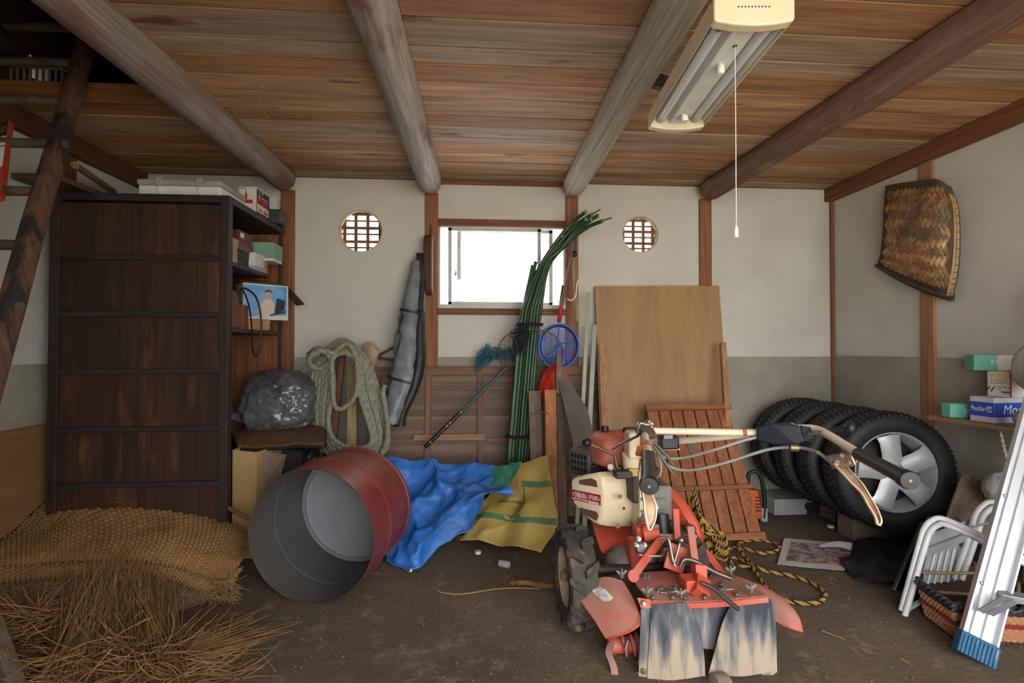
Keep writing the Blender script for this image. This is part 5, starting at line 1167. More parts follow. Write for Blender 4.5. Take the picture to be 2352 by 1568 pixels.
# ---- front mudguard behind the wheel
rows = net([[PD(*p_) for p_ in r] for r in (((1362, 1200, 2.15), (1400, 1203, 2.12), (1446, 1206, 2.1)), ((1372, 1235, 2.05), (1410, 1236, 2.03), (1446, 1236, 2.02)), ((1384, 1268, 2.0), (1412, 1270, 1.98), (1446, 1268, 1.97)))], 5, 5)
MB().sheet(rows, .003).build('mudguard', M_or, T, smooth=50)
MB().tube([rows[0][0]] + [r[0] for r in rows] + rows[-1], .005, 6).build('mudguard_edge', M_or, T, smooth=60)
# ---- rotary hood
rows = net([[PD(*p_) for p_ in r] for r in (((1450, 1318, 1.78), (1540, 1312, 1.78), (1610, 1312, 1.78), (1672, 1314, 1.78)), ((1462, 1345, 1.68), (1545, 1340, 1.68), (1630, 1338, 1.68), (1712, 1338, 1.68)), ((1492, 1382, 1.575), (1570, 1384, 1.57), (1660, 1380, 1.565), (1762, 1370, 1.56)))], 6, 6)
hood = MB().sheet(rows, .004).build('rotary_hood', M_dust, T, smooth=50)
rim_ = rows[-1]; MB().sheet([[p + V((0, -.004, .002)) for p in rim_], [p + V((0, -.006, -.014)) for p in rim_]], .003).build('hood_edge', M_or, hood)
for u_ in (.1, .24, .36, .62, .78, .9): MB().bar(rows[1][int(u_ * 18)] + V((0, 0, .003)), rows[-1][int(u_ * 18)] + V((0, 0, .003)), .008, .005).build('hood_rib', M_dust, hood, bevel=.001)
for x, y, d_ in ((1500, 1372, 1.58), (1545, 1372, 1.58), (1574, 1373, 1.575), (1619, 1372, 1.57), (1520, 1352, 1.64), (1538, 1357, 1.63), (1550, 1350, 1.64), (1480, 1326, 1.73), (1490, 1326, 1.73), (1655, 1342, 1.64), (1660, 1352, 1.62), (1650, 1358, 1.61), (1692, 1365, 1.58), (1512, 1358, 1.63), (1530, 1362, 1.62)):
    bolt(PD(x, y, d_), (0, -.5, .85), .009, .008, None, hood)
for x, y, d_ in ((1540, 1355, 1.63), (1655, 1350, 1.63)): MB().box((0, 0, 0), (.08, .03, .006), Matrix.Translation(PD(x, y, d_)) @ Matrix.Rotation(TA, 4, 'Z')).build('hinge_plate', M_zinc, hood, bevel=.002)
def wingnut(x, y, d_):
    p = PD(x, y, d_); b = MB(); b.lathe([(.007, 0), (.007, .016), (.004, .018), (.004, .03)], Matrix.Translation(p), 10)
    for s_ in (-1, 1): b.bar(p + V((0, 0, .008)), p + V((s_ * .018, 0, .024)), .004, .012, (0, 0, 1), .004, .008)
    b.build('wing_nut', M_zinc, hood, bevel=.001)
for a_ in ((1428, 1326, 1.70), (1487, 1368, 1.58), (1725, 1360, 1.57), (1564, 1372, 1.57), (1678, 1318, 1.72)): wingnut(*a_)
MB().add([PD(1463, 1372, 1.575), PD(1492, 1376, 1.57), PD(1497, 1396, 1.565), PD(1472, 1395, 1.565)] + [PD(1463, 1372, 1.58), PD(1492, 1376, 1.575), PD(1497, 1396, 1.57), PD(1472, 1395, 1.57)], [(0, 1, 2, 3), (7, 6, 5, 4), (0, 4, 5, 1), (1, 5, 6, 2), (2, 6, 7, 3), (3, 7, 4, 0)]).build('hood_corner', M_or, hood)
bolt(PD(1478, 1385, 1.565), (0, -1, .2), .009, .006, None, hood)
# side wings
def wing(ctrl, nm, edge=True):
    rows = net([[PD(*p_) for p_ in r] for r in ctrl], 6, 6); w_ = MB().sheet(rows, .0035).build(nm, M_dust, T, smooth=50)
    e_ = [r[0] for r in rows] + rows[-1][1:] + [r[-1] for r in rows][::-1][1:]
    MB().tube(e_, .0045, 6).build('rolled_edge', M_or, w_, smooth=60); return w_, rows
lw, lr = wing((((1316, 1355, 1.72), (1352, 1340, 1.715), (1390, 1326, 1.71), (1428, 1334, 1.70)), ((1340, 1386, 1.665), (1375, 1375, 1.65), (1412, 1362, 1.64), (1452, 1374, 1.635)), ((1368, 1424, 1.61), (1400, 1416, 1.59), (1432, 1408, 1.58), (1466, 1410, 1.575)), ((1392, 1464, 1.57), (1420, 1458, 1.55), (1446, 1449, 1.54), (1466, 1436, 1.54))), 'side_wing')
wing((((1692, 1325, 1.72), (1720, 1335, 1.70), (1750, 1345, 1.68)), ((1730, 1352, 1.66), (1770, 1362, 1.63), (1800, 1378, 1.61)), ((1765, 1388, 1.60), (1800, 1398, 1.57), (1830, 1412, 1.55)), ((1784, 1426, 1.57), (1815, 1440, 1.54), (1842, 1449, 1.53))), 'side_wing')
st = [(1356, 1351), (1371, 1342), (1388, 1351), (1409, 1372), (1401, 1379), (1386, 1380), (1366, 1363)]
def ond(x, y):   # distance on the left wing under a pixel
    best = min((p for r in lr for p in r), key=lambda p: (px_of(p)[0] - x) ** 2 + (px_of(p)[1] - y) ** 2); return px_of(best)[2]
def px_of(p):
    q_ = V(p) - CAM; xr = q_.x * _cy - q_.y * _sy; yf = q_.x * _sy + q_.y * _cy; d_ = yf * _cp + q_.z * _sp; u_ = -yf * _sp + q_.z * _cp
    return 1176 + FPX * xr / d_, 784 - FPX * u_ / d_, d_
S = [PD(x, y, ond(x, y) - .006) for x, y in st]; MB().add(S + [p + V((0, .002, -.002)) for p in S], [tuple(range(7)), tuple(range(7, 14))[::-1]] + [(i, (i + 1) % 7, 7 + (i + 1) % 7, 7 + i) for i in range(7)]).build('white_sticker', mat('worn_sticker', 'c4c0bd', 'a89f9c', rough=.7, scale=60, lo=.55, hi=.6), lw)
# rubber flaps, mud caked on their lower half
fm = bpy.data.materials.new('muddy_rubber_flap'); fm.use_nodes = True; N = fm.node_tree.nodes; L = fm.node_tree.links; p_ = N['Principled BSDF']; p_.inputs['Roughness'].default_value = .85
tc_ = N.new('ShaderNodeTexCoord'); mp = N.new('ShaderNodeMapping'); mp.inputs['Scale'].default_value = (30, 30, 5); L.new(tc_.outputs['Object'], mp.inputs[0])
n1_ = N.new('ShaderNodeTexNoise'); n1_.inputs['Scale'].default_value = 1; n1_.inputs['Detail'].default_value = 8; L.new(mp.outputs[0], n1_.inputs['Vector'])
sx_ = N.new('ShaderNodeSeparateXYZ'); L.new(tc_.outputs['Object'], sx_.inputs[0])
mr_ = N.new('ShaderNodeMapRange'); mr_.inputs[1].default_value = .02; mr_.inputs[2].default_value = .22; mr_.inputs[3].default_value = .15; mr_.inputs[4].default_value = -.15; L.new(sx_.outputs['Z'], mr_.inputs[0])
ad_ = N.new('ShaderNodeMath'); L.new(n1_.outputs['Fac'], ad_.inputs[0]); L.new(mr_.outputs[0], ad_.inputs[1])
rp = N.new('ShaderNodeValToRGB'); rp.color_ramp.elements[0].position = .3; rp.color_ramp.elements[0].color = col('33383f'); rp.color_ramp.elements[1].position = .66; rp.color_ramp.elements[1].color = col('a4947e'); e = rp.color_ramp.elements.new(.5); e.color = col('66676a')
L.new(ad_.outputs[0], rp.inputs[0]); L.new(rp.outputs[0], p_.inputs['Base Color'])
def flap(ctrl, nm, th=.006): return MB().sheet(net([[PD(*q_) for q_ in r] for r in ctrl], 6, 6), th).build(nm, fm, T, smooth=50)
flap((((1570, 1384, 1.59), (1630, 1382, 1.59), (1690, 1378, 1.59)), ((1580, 1430, 1.58), (1630, 1432, 1.585), (1680, 1430, 1.585)), ((1600, 1484, 1.575), (1635, 1488, 1.58), (1665, 1484, 1.58))), 'rubber_flap')
flap((((1496, 1386, 1.57), (1530, 1386, 1.565), (1574, 1382, 1.565)), ((1494, 1430, 1.555), (1545, 1432, 1.545), (1602, 1428, 1.55)), ((1490, 1490, 1.55), (1550, 1494, 1.535), (1614, 1492, 1.545)), ((1486, 1560, 1.545), (1552, 1558, 1.535), (1618, 1549, 1.54))), 'rubber_flap')
flap((((1680, 1382, 1.57), (1722, 1378, 1.565), (1762, 1374, 1.56)), ((1658, 1430, 1.555), (1715, 1428, 1.545), (1768, 1424, 1.555)), ((1640, 1496, 1.55), (1705, 1496, 1.535), (1770, 1492, 1.55)), ((1626, 1545, 1.54), (1700, 1550, 1.535), (1766, 1540, 1.545))), 'rubber_flap')
flap((((1471, 1396, 1.575), (1484, 1392, 1.575), (1500, 1388, 1.575)), ((1470, 1470, 1.565), (1484, 1470, 1.56), (1500, 1470, 1.56)), ((1466, 1566, 1.555), (1480, 1572, 1.55), (1500, 1566, 1.55))), 'rubber_strip')
flap((((1756, 1376, 1.575), (1768, 1376, 1.575), (1776, 1384, 1.575)), ((1762, 1460, 1.565), (1772, 1460, 1.565), (1781, 1458, 1.565)), ((1740, 1542, 1.56), (1764, 1550, 1.56), (1783, 1540, 1.56))), 'rubber_strip')
bolt(PD(1478, 1541, 1.545), (0, -1, 0), .009, .005, mat('brass_bolt', 'a08448', rough=.4, metal=.7))
# tine shaft and blades under the hood
MB().tube([PD(1396, 1482, 1.66), PD(1480, 1478, 1.67), PD(1700, 1470, 1.72)], .026, 14).build('tine_shaft', M_or, T, smooth=50)
for x in (1432, 1452, 1466): MB().tube([PD(x - 2, 1481, 1.655), PD(x + 3, 1480, 1.655)], .036, 16).build('shaft_collar', M_dust, T, smooth=40)
for pts, w_ in ((((1404, 1478, 1.63), (1398, 1500, 1.60), (1410, 1535, 1.57), (1412, 1590, 1.55)), .022), (((1470, 1480, 1.64), (1472, 1510, 1.62), (1462, 1545, 1.6)), .02)):
    cs = spline([PD(*q_) for q_ in pts], 5); rows = [[p + V((-w_ / 2, 0, 0)), p + V((w_ / 2, -.004, 0))] for p in cs]
    MB().sheet(rows, .006).build('tine_blade', mat('worn_tine', '9a6258', '7d7570', rough=.6, scale=5), T, smooth=50)
MB().tube([PD(1443, 1470, 1.62), PD(1437, 1492, 1.61)], .006, 8).build('tine_pin', M_zinc, T, smooth=40)
# tail wheel
F = frame(PD(1658, 1588, 1.5), MT.to_3x3() @ V((1, 0, 0)))
MB().lathe([(.001, -.03), (.03, -.03), (.05, -.022), (.052, 0), (.05, .022), (.03, .03), (.001, .03)], F, 24).build('tail_wheel', mat('worn_tail_wheel', '8b7d70', '78695d', rough=.8, scale=8), T, smooth=40)
for s_ in (-1, 1): MB().bar(PD(1645 + s_ * 24, 1590, 1.52), PD(1640 + s_ * 16, 1545, 1.60), .012, .02, (0, 1, 0)).build('tail_fork', M_or, T)
# ================================================================== right side
# ---- four wheels in a row
tcen = PD(2036, 1078, 2.5); TR = .300
M_tw = mat('car_tyre_rubber', '191a1b', '232425', rough=.6, scale=10, dirt='34332f', dscale=6, damt=(.6, .8)); M_alloy = mat('silver_alloy', 'b9bbbd', 'acaeb0', rough=.36, metal=.3, scale=10)
TW = .178
def car_wheel(M):
    """M: local z = outer side, origin = wheel centre"""
    r = thing('car_wheel', 'front', 'wheel', None, M, 'alloy car wheels in a row')
    prof = [(.195, .062), (.205, .075), (.225, .084), (.25, .087), (.272, .082), (.287, .07), (.296, .05), (.300, .02), (.300, -.02), (.296, -.05), (.287, -.07), (.272, -.082), (.25, -.087), (.225, -.084), (.205, -.075), (.195, -.062)]
    ty = MB().lathe(prof, M, 72, closed=True).build('tyre', M_tw, r, smooth=50)
    b = MB()
    for k in range(64):
        a = 2 * math.pi * k / 64
        for s_ in (-1, 1):
            R_ = M @ Matrix.Rotation(a, 4, 'Z')
            b.add([R_ @ V(p) for p in ((.296, -.009, s_ * .056), (.296, .005, s_ * .056), (.304, .005, s_ * .038), (.304, -.009, s_ * .038), (.2795, -.009, s_ * .078), (.2795, .005, s_ * .078), (.290, .005, s_ * .0785), (.290, -.009, s_ * .0785))],
                  [(0, 1, 2, 3), (7, 6, 2, 3), (4, 5, 1, 0), (4, 7, 3, 0), (5, 6, 2, 1), (4, 5, 6, 7)])
        R_ = M @ Matrix.Rotation(a + .05, 4, 'Z')
        for s_ in (-1, 0, 1): b.box((.301, 0, s_ * .018), (.005, .016, .012), R_)
    b.build('tread_blocks', M_tw, ty, kind='stuff')
    rim = MB().lathe([(.186, .04), (.19, .066), (.197, .073), (.2, .071), (.2, .06), (.178, .03), (.176, -.05), (.199, -.06), (.199, -.066), (.19, -.064), (.172, -.05), (.172, .02)], M, 72, closed=True).build('rim', M_alloy, r, smooth=40)
    MB().lathe([(.001, .012), (.12, .012), (.17, -.02), (.17, -.03), (.001, -.03)], M, 48).build('inner_shade_disc', mat('dark_inner_wheel', '1c1c1d', '29292a', rough=.7), r, smooth=40)  # dark disc stands in for the shade inside the wheel
    for k in range(5):
        R_ = M @ Matrix.Rotation(2 * math.pi * k / 5 + .17, 4, 'Z'); rows = []
        for rr, hw, z_ in ((.04, .036, .052), (.08, .031, .055), (.12, .031, .06), (.16, .034, .063), (.186, .044, .058)):
            rows.append([R_ @ V((rr - abs(u_) * .004, u_ * hw, z_ - .014 * u_ * u_)) for u_ in (-1, -.8, 0, .8, 1)])
        MB().sheet(rows, .03).build('spoke', M_alloy, r, smooth=35, bevel=.002)
    MB().lathe([(.001, .052), (.028, .052), (.032, .058), (.046, .06), (.054, .056), (.056, .03), (.001, .03)], M, 40).build('hub', M_alloy, r, smooth=35)
    MB().lathe([(.001, .060), (.022, .060), (.024, .054), (.024, .05)], M, 10).build('centre_emblem', mat('emblem_grey', '6a6b6d', rough=.4, metal=.6), r, smooth=20)
    for k in range(5):
        a = 2 * math.pi * (k + .5) / 5 + .17; MB().lathe([(.008, .0), (.008, .02)], M @ Matrix.Translation((.06 * math.cos(a), .06 * math.sin(a), .03)), 10).build('lug_hole', mat('dark_inner_wheel', '1c1c1d'), r)
    return r
axis = V((-.13, -.99, .05)).normalized()
labs = ['car wheel nearest the camera, its silver five spoke rim fully in view', 'second car wheel of the row, just behind the front one', 'third car wheel of the row, counted from the camera', 'rearmost car wheel of the row, nearest the concrete block']
W0 = car_wheel(frame(tcen, axis, (0, 0, 1))); W0['label'] = labs[0]
for k in range(1, 4):
    c_ = tcen - V(axis.x * .5, ).to_3d() * 0 if False else tcen + V((-.02 * k, .183 * k, .004 * k))
    dup(W0, frame(c_, axis + V((-.03 * k, 0, 0)), (math.cos(k), 0, math.sin(k))), labs[k])
# timbers under the wheels
M_tim = wood('grey_floor_timber', '7b6a5c', '8c7b6c', 'x', rnd=.05)
tz = tcen.z - .302
a_ = PZ(1961, 1244, 0); MB().b2((a_.x, a_.y, .001), (2.37, a_.y + .12, tz)).build('floor_timber', M_tim, bevel=.004, label='short squared timber under the front car wheel', cat='timber', group='timbers under the car wheels')
a_ = PZ(1917, 1192, 0); MB().b2((a_.x - .04, 2.78, .001), (2.37, 2.92, tz)).build('floor_timber', M_tim, bevel=.004, label='short squared timber under the rear car wheels', cat='timber', group='timbers under the car wheels')
# concrete block
a_, b_ = PZ(1779, 1184, 0), PZ(1857, 1184, 0); w_ = b_.x - a_.x
MB().prism([(0, 0), (w_, 0), (w_, .03), (w_ - .012, .04), (w_ - .012, .065), (w_, .075), (w_, .1), (0, .1)], .2, Matrix.Translation((a_.x, a_.y + .2, .001)) @ Matrix.Rotation(math.pi / 2, 4, 'X')).build('concrete_block', mat('concrete', 'a3a39f', '8f8f8b', rough=.95, scale=30, bump=.5, bscale=150), bevel=.003, label='pale grey concrete block on the floor by the rear wheels', cat='block')
# small white caps and tube on the floor
M_cap = mat('white_plastic_cap', 'c9ccd0', rough=.4)
def cap(px, py, r, h, label, tilt=0):
    p = PZ(px, py, .0); F = frame((p.x, p.y, .003), (math.sin(tilt), 0, math.cos(tilt)), (0, 1, 0)); b = MB(); b.lathe([(.001, h), (r * .92, h), (r, h - .002), (r, 0), (r * .85, 0), (r * .85, h - .003), (.001, h - .003)], F, 24); return b.build('bottle_cap', M_cap, smooth=40, label=label, cat='cap', group='white caps dropped on the floor')
cap(1908, 1212, .018, .012, 'small white cap on the floor in front of the wheel timber')
cap(1098, 1272, .016, .014, 'small white cap on the floor near the blue tarp')
p = PZ(1157, 1303, .0); MB().lathe([(.001, 0), (.016, 0), (.017, .002), (.017, .05), (.0155, .052), (.0155, .006), (.001, .006)], frame((p.x - .02, p.y + .012, .0175), (.85, -.5, 0)), 24).build('plastic_tube', mat('frosted_plastic', 'b5b8bb', rough=.35, trans=.3), smooth=40, label='little frosted plastic tube lying on the bare floor', cat='tube')

# ---- newspaper, white paper, black sheet
M_news = mat('newsprint', 'c3c0bb', 'b4b1ad', rough=.9, scale=6)
q = [PZ(*p_, .004) for p_ in ((1801, 1237), (1962, 1250), (1940, 1312), (1785, 1298))]
def quadpt(u_, v_, q=q): return (q[0].lerp(q[1], u_)).lerp(q[3].lerp(q[2], u_), v_)
rows = [[quadpt(i / 14, j / 8) + V((0, 0, .002 + .006 * abs(mnoise.noise(V((i * .4, j * .4, 3)))))) for i in range(15)] for j in range(9)]
t = thing('newspaper', 'colour newspaper page lying flat on the floor by the wheels', 'newspaper', q[3])
MB().sheet(rows, .001).build('page', M_news, t, smooth=60)
M_pic = mat('newspaper_picture', '4f5468', 'a8948a', rough=.9, scale=26, lo=.4, hi=.56, dirt='9a5a4c', dscale=22, damt=(.56, .6))
rows2 = [[quadpt(.12 + .84 * i / 14, .14 + .72 * j / 8) + V((0, 0, .0045 + .006 * abs(mnoise.noise(V(((.12 + .84 * i / 14) * 14 * .4, (.14 + .72 * j / 8) * 8 * .4, 3)))))) for i in range(15)] for j in range(9)]
MB().sheet(rows2, .0006).build('picture', M_pic, t, smooth=60)
MB().sheet(net([[PZ(x, y, z_) for x, y, z_ in r] for r in (((1880, 1252, .012), (1920, 1243, .03), (1958, 1247, .04)), ((1884, 1256, .012), (1925, 1256, .02), (1956, 1264, .02)))], 6, 5), .001).build('white_paper', mat('white_paper', 'd5d6d8', rough=.7), smooth=60, label='curled strip of white paper between newspaper and black sheet', cat='paper')
M_weed = mat('black_woven_sheet', '1b1c1e', '28292b', rough=.5, scale=40, bump=.4, bscale=120)
rows = crumple(net([[PZ(x, y, z_) for x, y, z_ in r] for r in (((1962, 1240, .05), (2010, 1236, .06), (2060, 1234, .07), (2098, 1232, .08)), ((1955, 1275, .03), (2010, 1270, .06), (2060, 1268, .05), (2096, 1265, .08)), ((1932, 1292, .015), (1990, 1300, .04), (2040, 1300, .03), (2088, 1305, .05)), ((1968, 1334, .008), (2005, 1337, .01), (2040, 1338, .012), (2078, 1334, .02)))], 7, 7), .015, 9, 4)
rows = [[V((p.x, p.y, max(p.z, .004))) for p in r] for r in rows]
t = thing('black_sheet', 'black woven weed sheet folded on the floor beside the newspaper', 'sheet', rows[-1][0])
MB().sheet(rows, .003).build('sheet', M_weed, t, smooth=50)
for i in (6, 15): MB().tube([rows[j][i] + V((0, -.001, .002)) for j in range(0, len(rows), 2)], .0012, 4).build('green_thread', mat('green_thread', '3e5a40', rough=.8), t)
# ---- black board and black tub behind the white frame
MB().sheet([[PD(2112, 1200, 2.05), PD(2132, 1196, 2.2)], [PD(2048, 1352, 1.98), PD(2090, 1360, 2.1)]], .012).build('black_board', mat('black_plastic_board', '141416', '26282a', rough=.35, scale=5, dirt='8a8d90', dscale=26, damt=(.66, .7)), bevel=.002, label='black plastic board with a chipped pale edge leaning beside the white frame', cat='board')
p0 = PD(2245, 1330, 2.05)
MB().prism([(0, 0), (.24, 0), (.25, .22), (.22, .25), (.03, .24), (-.015, .2)], .25, Matrix.Translation((p0.x + .035, p0.y + .3, .001)) @ Matrix.Rotation(math.pi / 2, 4, 'X')).build('black_tub', mat('black_tub_plastic', '131416', '1e2022', rough=.3, scale=4), bevel=.015, label='black plastic tub in the corner behind the aluminium ladder', cat='tub')
# white tube frame with a slatted panel
t = thing('white_tube_frame', 'folded white tubular steel frame with slatted panel beside the basket', 'frame', PZ(2075, 1412, 0))
M_wt = mat('white_enamel_tube', 'dcdedf', 'd0d2d3', rough=.3, scale=12, dirt='8a7a68', dscale=40, damt=(.72, .74))
tubes = [[(2070, 1402, 1.925), (2112, 1248, 1.95), (2124, 1212, 1.95), (2142, 1194, 1.94), (2170, 1192, 1.92), (2250, 1228, 1.84), (2350, 1282, 1.76), (2420, 1320, 1.72)],
         [(2078, 1414, 1.905), (2126, 1250, 1.93), (2138, 1220, 1.93), (2154, 1206, 1.92), (2176, 1206, 1.9), (2260, 1244, 1.83), (2350, 1292, 1.75), (2420, 1330, 1.71)],
         [(2192, 1330, 2.02), (2228, 1225, 2.04), (2240, 1184, 2.05), (2256, 1162, 2.05), (2278, 1152, 2.04), (2330, 1164, 2.0), (2420, 1200, 1.9)],
         [(2208, 1332, 2.0), (2243, 1232, 2.03), (2254, 1194, 2.03), (2268, 1174, 2.03), (2288, 1165, 2.02), (2335, 1178, 1.99), (2420, 1214, 1.89)]]
for tb in tubes: MB().tube(spline([PD(*p_) for p_ in tb], 6), .0108, 12).build('bent_tube', M_wt, t, smooth=60)
pa = [PD(2142, 1222, 1.99), PD(2226, 1192, 2.09), PD(2200, 1330, 2.06), PD(2112, 1340, 1.96)]
MB().sheet([[pa[0], pa[1]], [pa[3], pa[2]]], .004).build('back_panel', mat('pale_panel', 'b9bdc2', 'acb0b5', rough=.5), t)
MB().bar(PD(2125, 1268, 1.95), PD(2216, 1234, 2.05), .028, .012, (0, -1, 0)).build('cross_bar', mat('grey_bar', 'a9acb0', rough=.4), t, bevel=.003)
for k in range(5):
    u_ = .16 + k * .17; a_ = pa[0].lerp(pa[1], u_).lerp(pa[3].lerp(pa[2], u_), .42); c_ = pa[3].lerp(pa[2], u_)
    MB().tube([a_ + V((-.005, -.012, 0)), c_ + V((-.005, -.012, 0))], .0045, 8).build('thin_bar', M_wt, t, smooth=50)
MB().tube([PD(2232, 1212, 2.03), PD(2300, 1190, 1.95)], .004, 8).build('stay_rod', mat('grey_bar', 'a9acb0'), t, smooth=50)
MB().bar(PD(2084, 1398, 1.91), PD(2120, 1378, 1.93), .016, .012, (0, 0, 1)).build('foot_bar', mat('grey_bar', 'a9acb0'), t, bevel=.002)
# ---- wicker basket
A, B, Cc = PZ(2128, 1418, 0), PZ(2196, 1470, 0), PZ(2345, 1481, 0)
bd = (B - A).normalized(); back = V((.08, .26, 0))
plan = [A, B, Cc, Cc + V((.14, .1, 0)), Cc + V((.2, .3, 0)), A + V((.16, .16, 0))]
BH = .13; cenb = sum(plan, V()) / len(plan)
M_wick = mat('orange_wicker', 'b98662', 'a8734f', rough=.7, scale=30); M_wblk = mat('black_wicker', '26262a', '3a3a3e', rough=.5, scale=40, dirt='8e9296', dscale=60, damt=(.64, .68)); M_wred = mat('dark_red_wicker', '7c2a30', '8d353a', rough=.6, scale=30)
t = thing('wicker_basket', 'low orange wicker basket with black rim and dark red band beside the ladder foot', 'basket', A)
def ringpt(s, h):
    n = len(plan); f_ = (s % 1) * n; i = int(f_); p = plan[i].lerp(plan[(i + 1) % n], f_ - i)
    return cenb + (p - cenb) * (1 + .16 * h / BH) + V((0, 0, h - cenb.z * 0))
NS = 120
for row in range(13):
    h = .006 + row * (BH - .012) / 12; pts = []
    for k in range(NS * 2):
        s = k / (NS * 2); p = ringpt(s, h); o_ = (p - cenb); o_.z = 0; o_.normalize(); pts.append(p + o_ * (.0035 * math.sin(math.pi * k / 2 + math.pi * row + .001) * (1 if k % 2 else 0)))
    mt = M_wblk if row in (0, 11, 12) else (M_wred if row in (6, 7) else M_wick)
    MB().tube(pts, .0052, 5, closed=True).build('woven_strand', mt, t, smooth=60)
for k in range(60):
    s = k / 60; MB().tube([ringpt(s, .0), ringpt(s, BH + .004)], .003, 5).build('stake', M_wick, t, smooth=60)
b = MB()
for ph in (0, math.pi):
    pts = []
    for k in range(NS * 2):
        s = k / (NS * 2); p = ringpt(s, BH + .006); o_ = (p - cenb); o_.z = 0; o_.normalize(); a = k * .55 + ph; pts.append(p + o_ * (.008 * math.cos(a)) + V((0, 0, .008 * math.sin(a))))
    MB().tube(pts, .0075, 6, closed=True).build('rim_braid', M_wblk, t, smooth=60)
MB().add([ringpt(k / 6 + .0001, .004) for k in range(6)] + [ringpt(k / 6 + .0001, .010) for k in range(6)], [tuple(range(6))[::-1], tuple(range(6, 12))] + [(i, (i + 1) % 6, 6 + (i + 1) % 6, 6 + i) for i in range(6)]).build('basket_floor', mat('basket_dark_floor', '3b2d24', rough=.9), t)
rows = [[cenb + (ringpt(k / 60, 0) - cenb) * .97 for k in range(60)], [V((p.x, p.y, BH)) for p in [cenb + (ringpt(k / 60, BH) - cenb) * .97 for k in range(60)]]]
rows = [[V((p.x, p.y, z_)) for p in r] for r, z_ in zip(rows, (.006, BH - .004))]
MB().sheet(rows, .003, closed_u=True).build('lining', mat('basket_lining', '5d4335', '4b352a', rough=.9), t, smooth=30)
M_cane = mat('cane', 'a08a5f', '8d774f', rough=.5, scale=20)
MB().tube(spline([ringpt(.0, BH + .01), PD(2110, 1322, 1.96), PD(2118, 1315, 1.96), PD(2180, 1316, 1.93), PD(2240, 1316, 1.9), PD(2252, 1322, 1.88), ringpt(.70, BH + .01)], 5), .006, 8).build('handle', M_cane, t, smooth=60)
MB().tube(spline([ringpt(.08, BH + .01), PD(2150, 1362, 1.86), PD(2160, 1360, 1.86), PD(2240, 1365, 1.83), PD(2330, 1368, 1.8), ringpt(.55, BH + .01)], 5), .006, 8).build('handle', M_cane, t, smooth=60)
# ---- aluminium ladder leaning to the right wall
t = thing('aluminium_ladder', 'aluminium ladder with ribbed blue rubber foot leaning at the right edge', 'ladder', PZ(2232, 1516, 0))
M_al = mat('brushed_aluminium', 'cbcdd0', 'bfc1c5', rough=.35, metal=.55, scale=30, stretch=(1, 1, .1)); M_al2 = mat('dull_aluminium', '9da0a4', '8d9094', rough=.4, metal=.6)
fa, fb = PD(2232, 1502, 1.63), PD(2368, 1000, 1.80); fd_ = (fb - fa).normalized(); fb = fa + fd_ * ((1.36 - fa.z) / fd_.z)
Mr = frame(fa, fd_, V((1, -.25, 0)))   # local x across the rail, y = normal
ln = (fb - fa).length
side_y = -1 if (Mr.to_3x3() @ V((0, 1, 0))).y > 0 else 1
prof = [(-.052, 0), (.052, 0), (.052, .022), (.046, .022), (.046, .004), (.014, .004), (.014, .012), (.008, .012), (.008, .004), (-.02, .004), (-.02, .012), (-.026, .012), (-.026, .004), (-.046, .004), (-.046, .022), (-.052, .022)]
def rail(off, nm):
    MB().prism([(x, y * side_y) for x, y in prof], ln, Matrix.Translation(off) @ Mr, z0=.03).build('side_rail', M_al, t)
    b = MB().prism([(-.057, -.006 * side_y), (.057, -.006 * side_y), (.057, .028 * side_y), (-.057, .028 * side_y)], .07, Matrix.Translation(off) @ Mr, z0=-.012); f_ = b.build('rubber_foot', mat('blue_rubber', '1d5274', '2a6285', rough=.6, scale=12, dirt='8a8a80', dscale=12, damt=(.6, .75)), t, bevel=.004)
    for k in range(9): MB().b2((-.05 + k * .0115, .027 * side_y if side_y > 0 else -.032, -.01), (-.044 + k * .0115, .032 if side_y > 0 else -.027, .05), Matrix.Translation(off) @ Mr).build('foot_rib', mat('blue_rubber', '1d5274'), f_)
rail(V((0, 0, 0)), 'a'); ro = V((.33, -.2, 0)); rail(ro, 'b')
for y, x in ((1352, 2282), (1132, 2338), (930, 2392)):
    s_ = (PD(x - 14, y, 1.7).z - fa.z) / fd_.z; p = fa + fd_ * s_
    MB().bar(p + V((.02, -.015, 0)), p + ro, .05, .022, (0, 0, 1)).build('rung', M_al2, t, bevel=.002)
for dz in (0, 1):
    MB().bar(PD(2252 + 22 * dz, 1404 + 6 * dz, 1.64), PD(2306 + 26 * dz, 1372 + 8 * dz, 1.60), .02, .006, (0, -1, .3)).build('brace', M_al2, t, bevel=.001)
for x, y in ((2254, 1338), (2308, 1138)): MB().lathe([(.006, 0), (.006, .004), (.001, .006)], frame(PD(x, y, 1.655 if y > 1200 else 1.72), (0, -1, .2)), 10).build('rivet', M_al2, t)
# ---- board, brown box and grey stone in the corner
MB().bar(PD(2255, 1108, 2.25), PD(2215, 1230, 2.1), .15, .02, (0, -.5, .8)).build('leaning_board', wood('corner_board', '84705e', '927f6c', 'y'), bevel=.003, label='brown board sloping down from the right wall by the front wheel', cat='board')
blob(PD(2300, 1124, 2.12), .075, (.9, .8, 1.0), .08, 2, 5).build('grey_pot', mat('grey_stone', 'a3a19e', '93918e', rough=.9, scale=9), smooth=70, label='rounded grey pot half hidden behind the aluminium ladder', cat='pot')
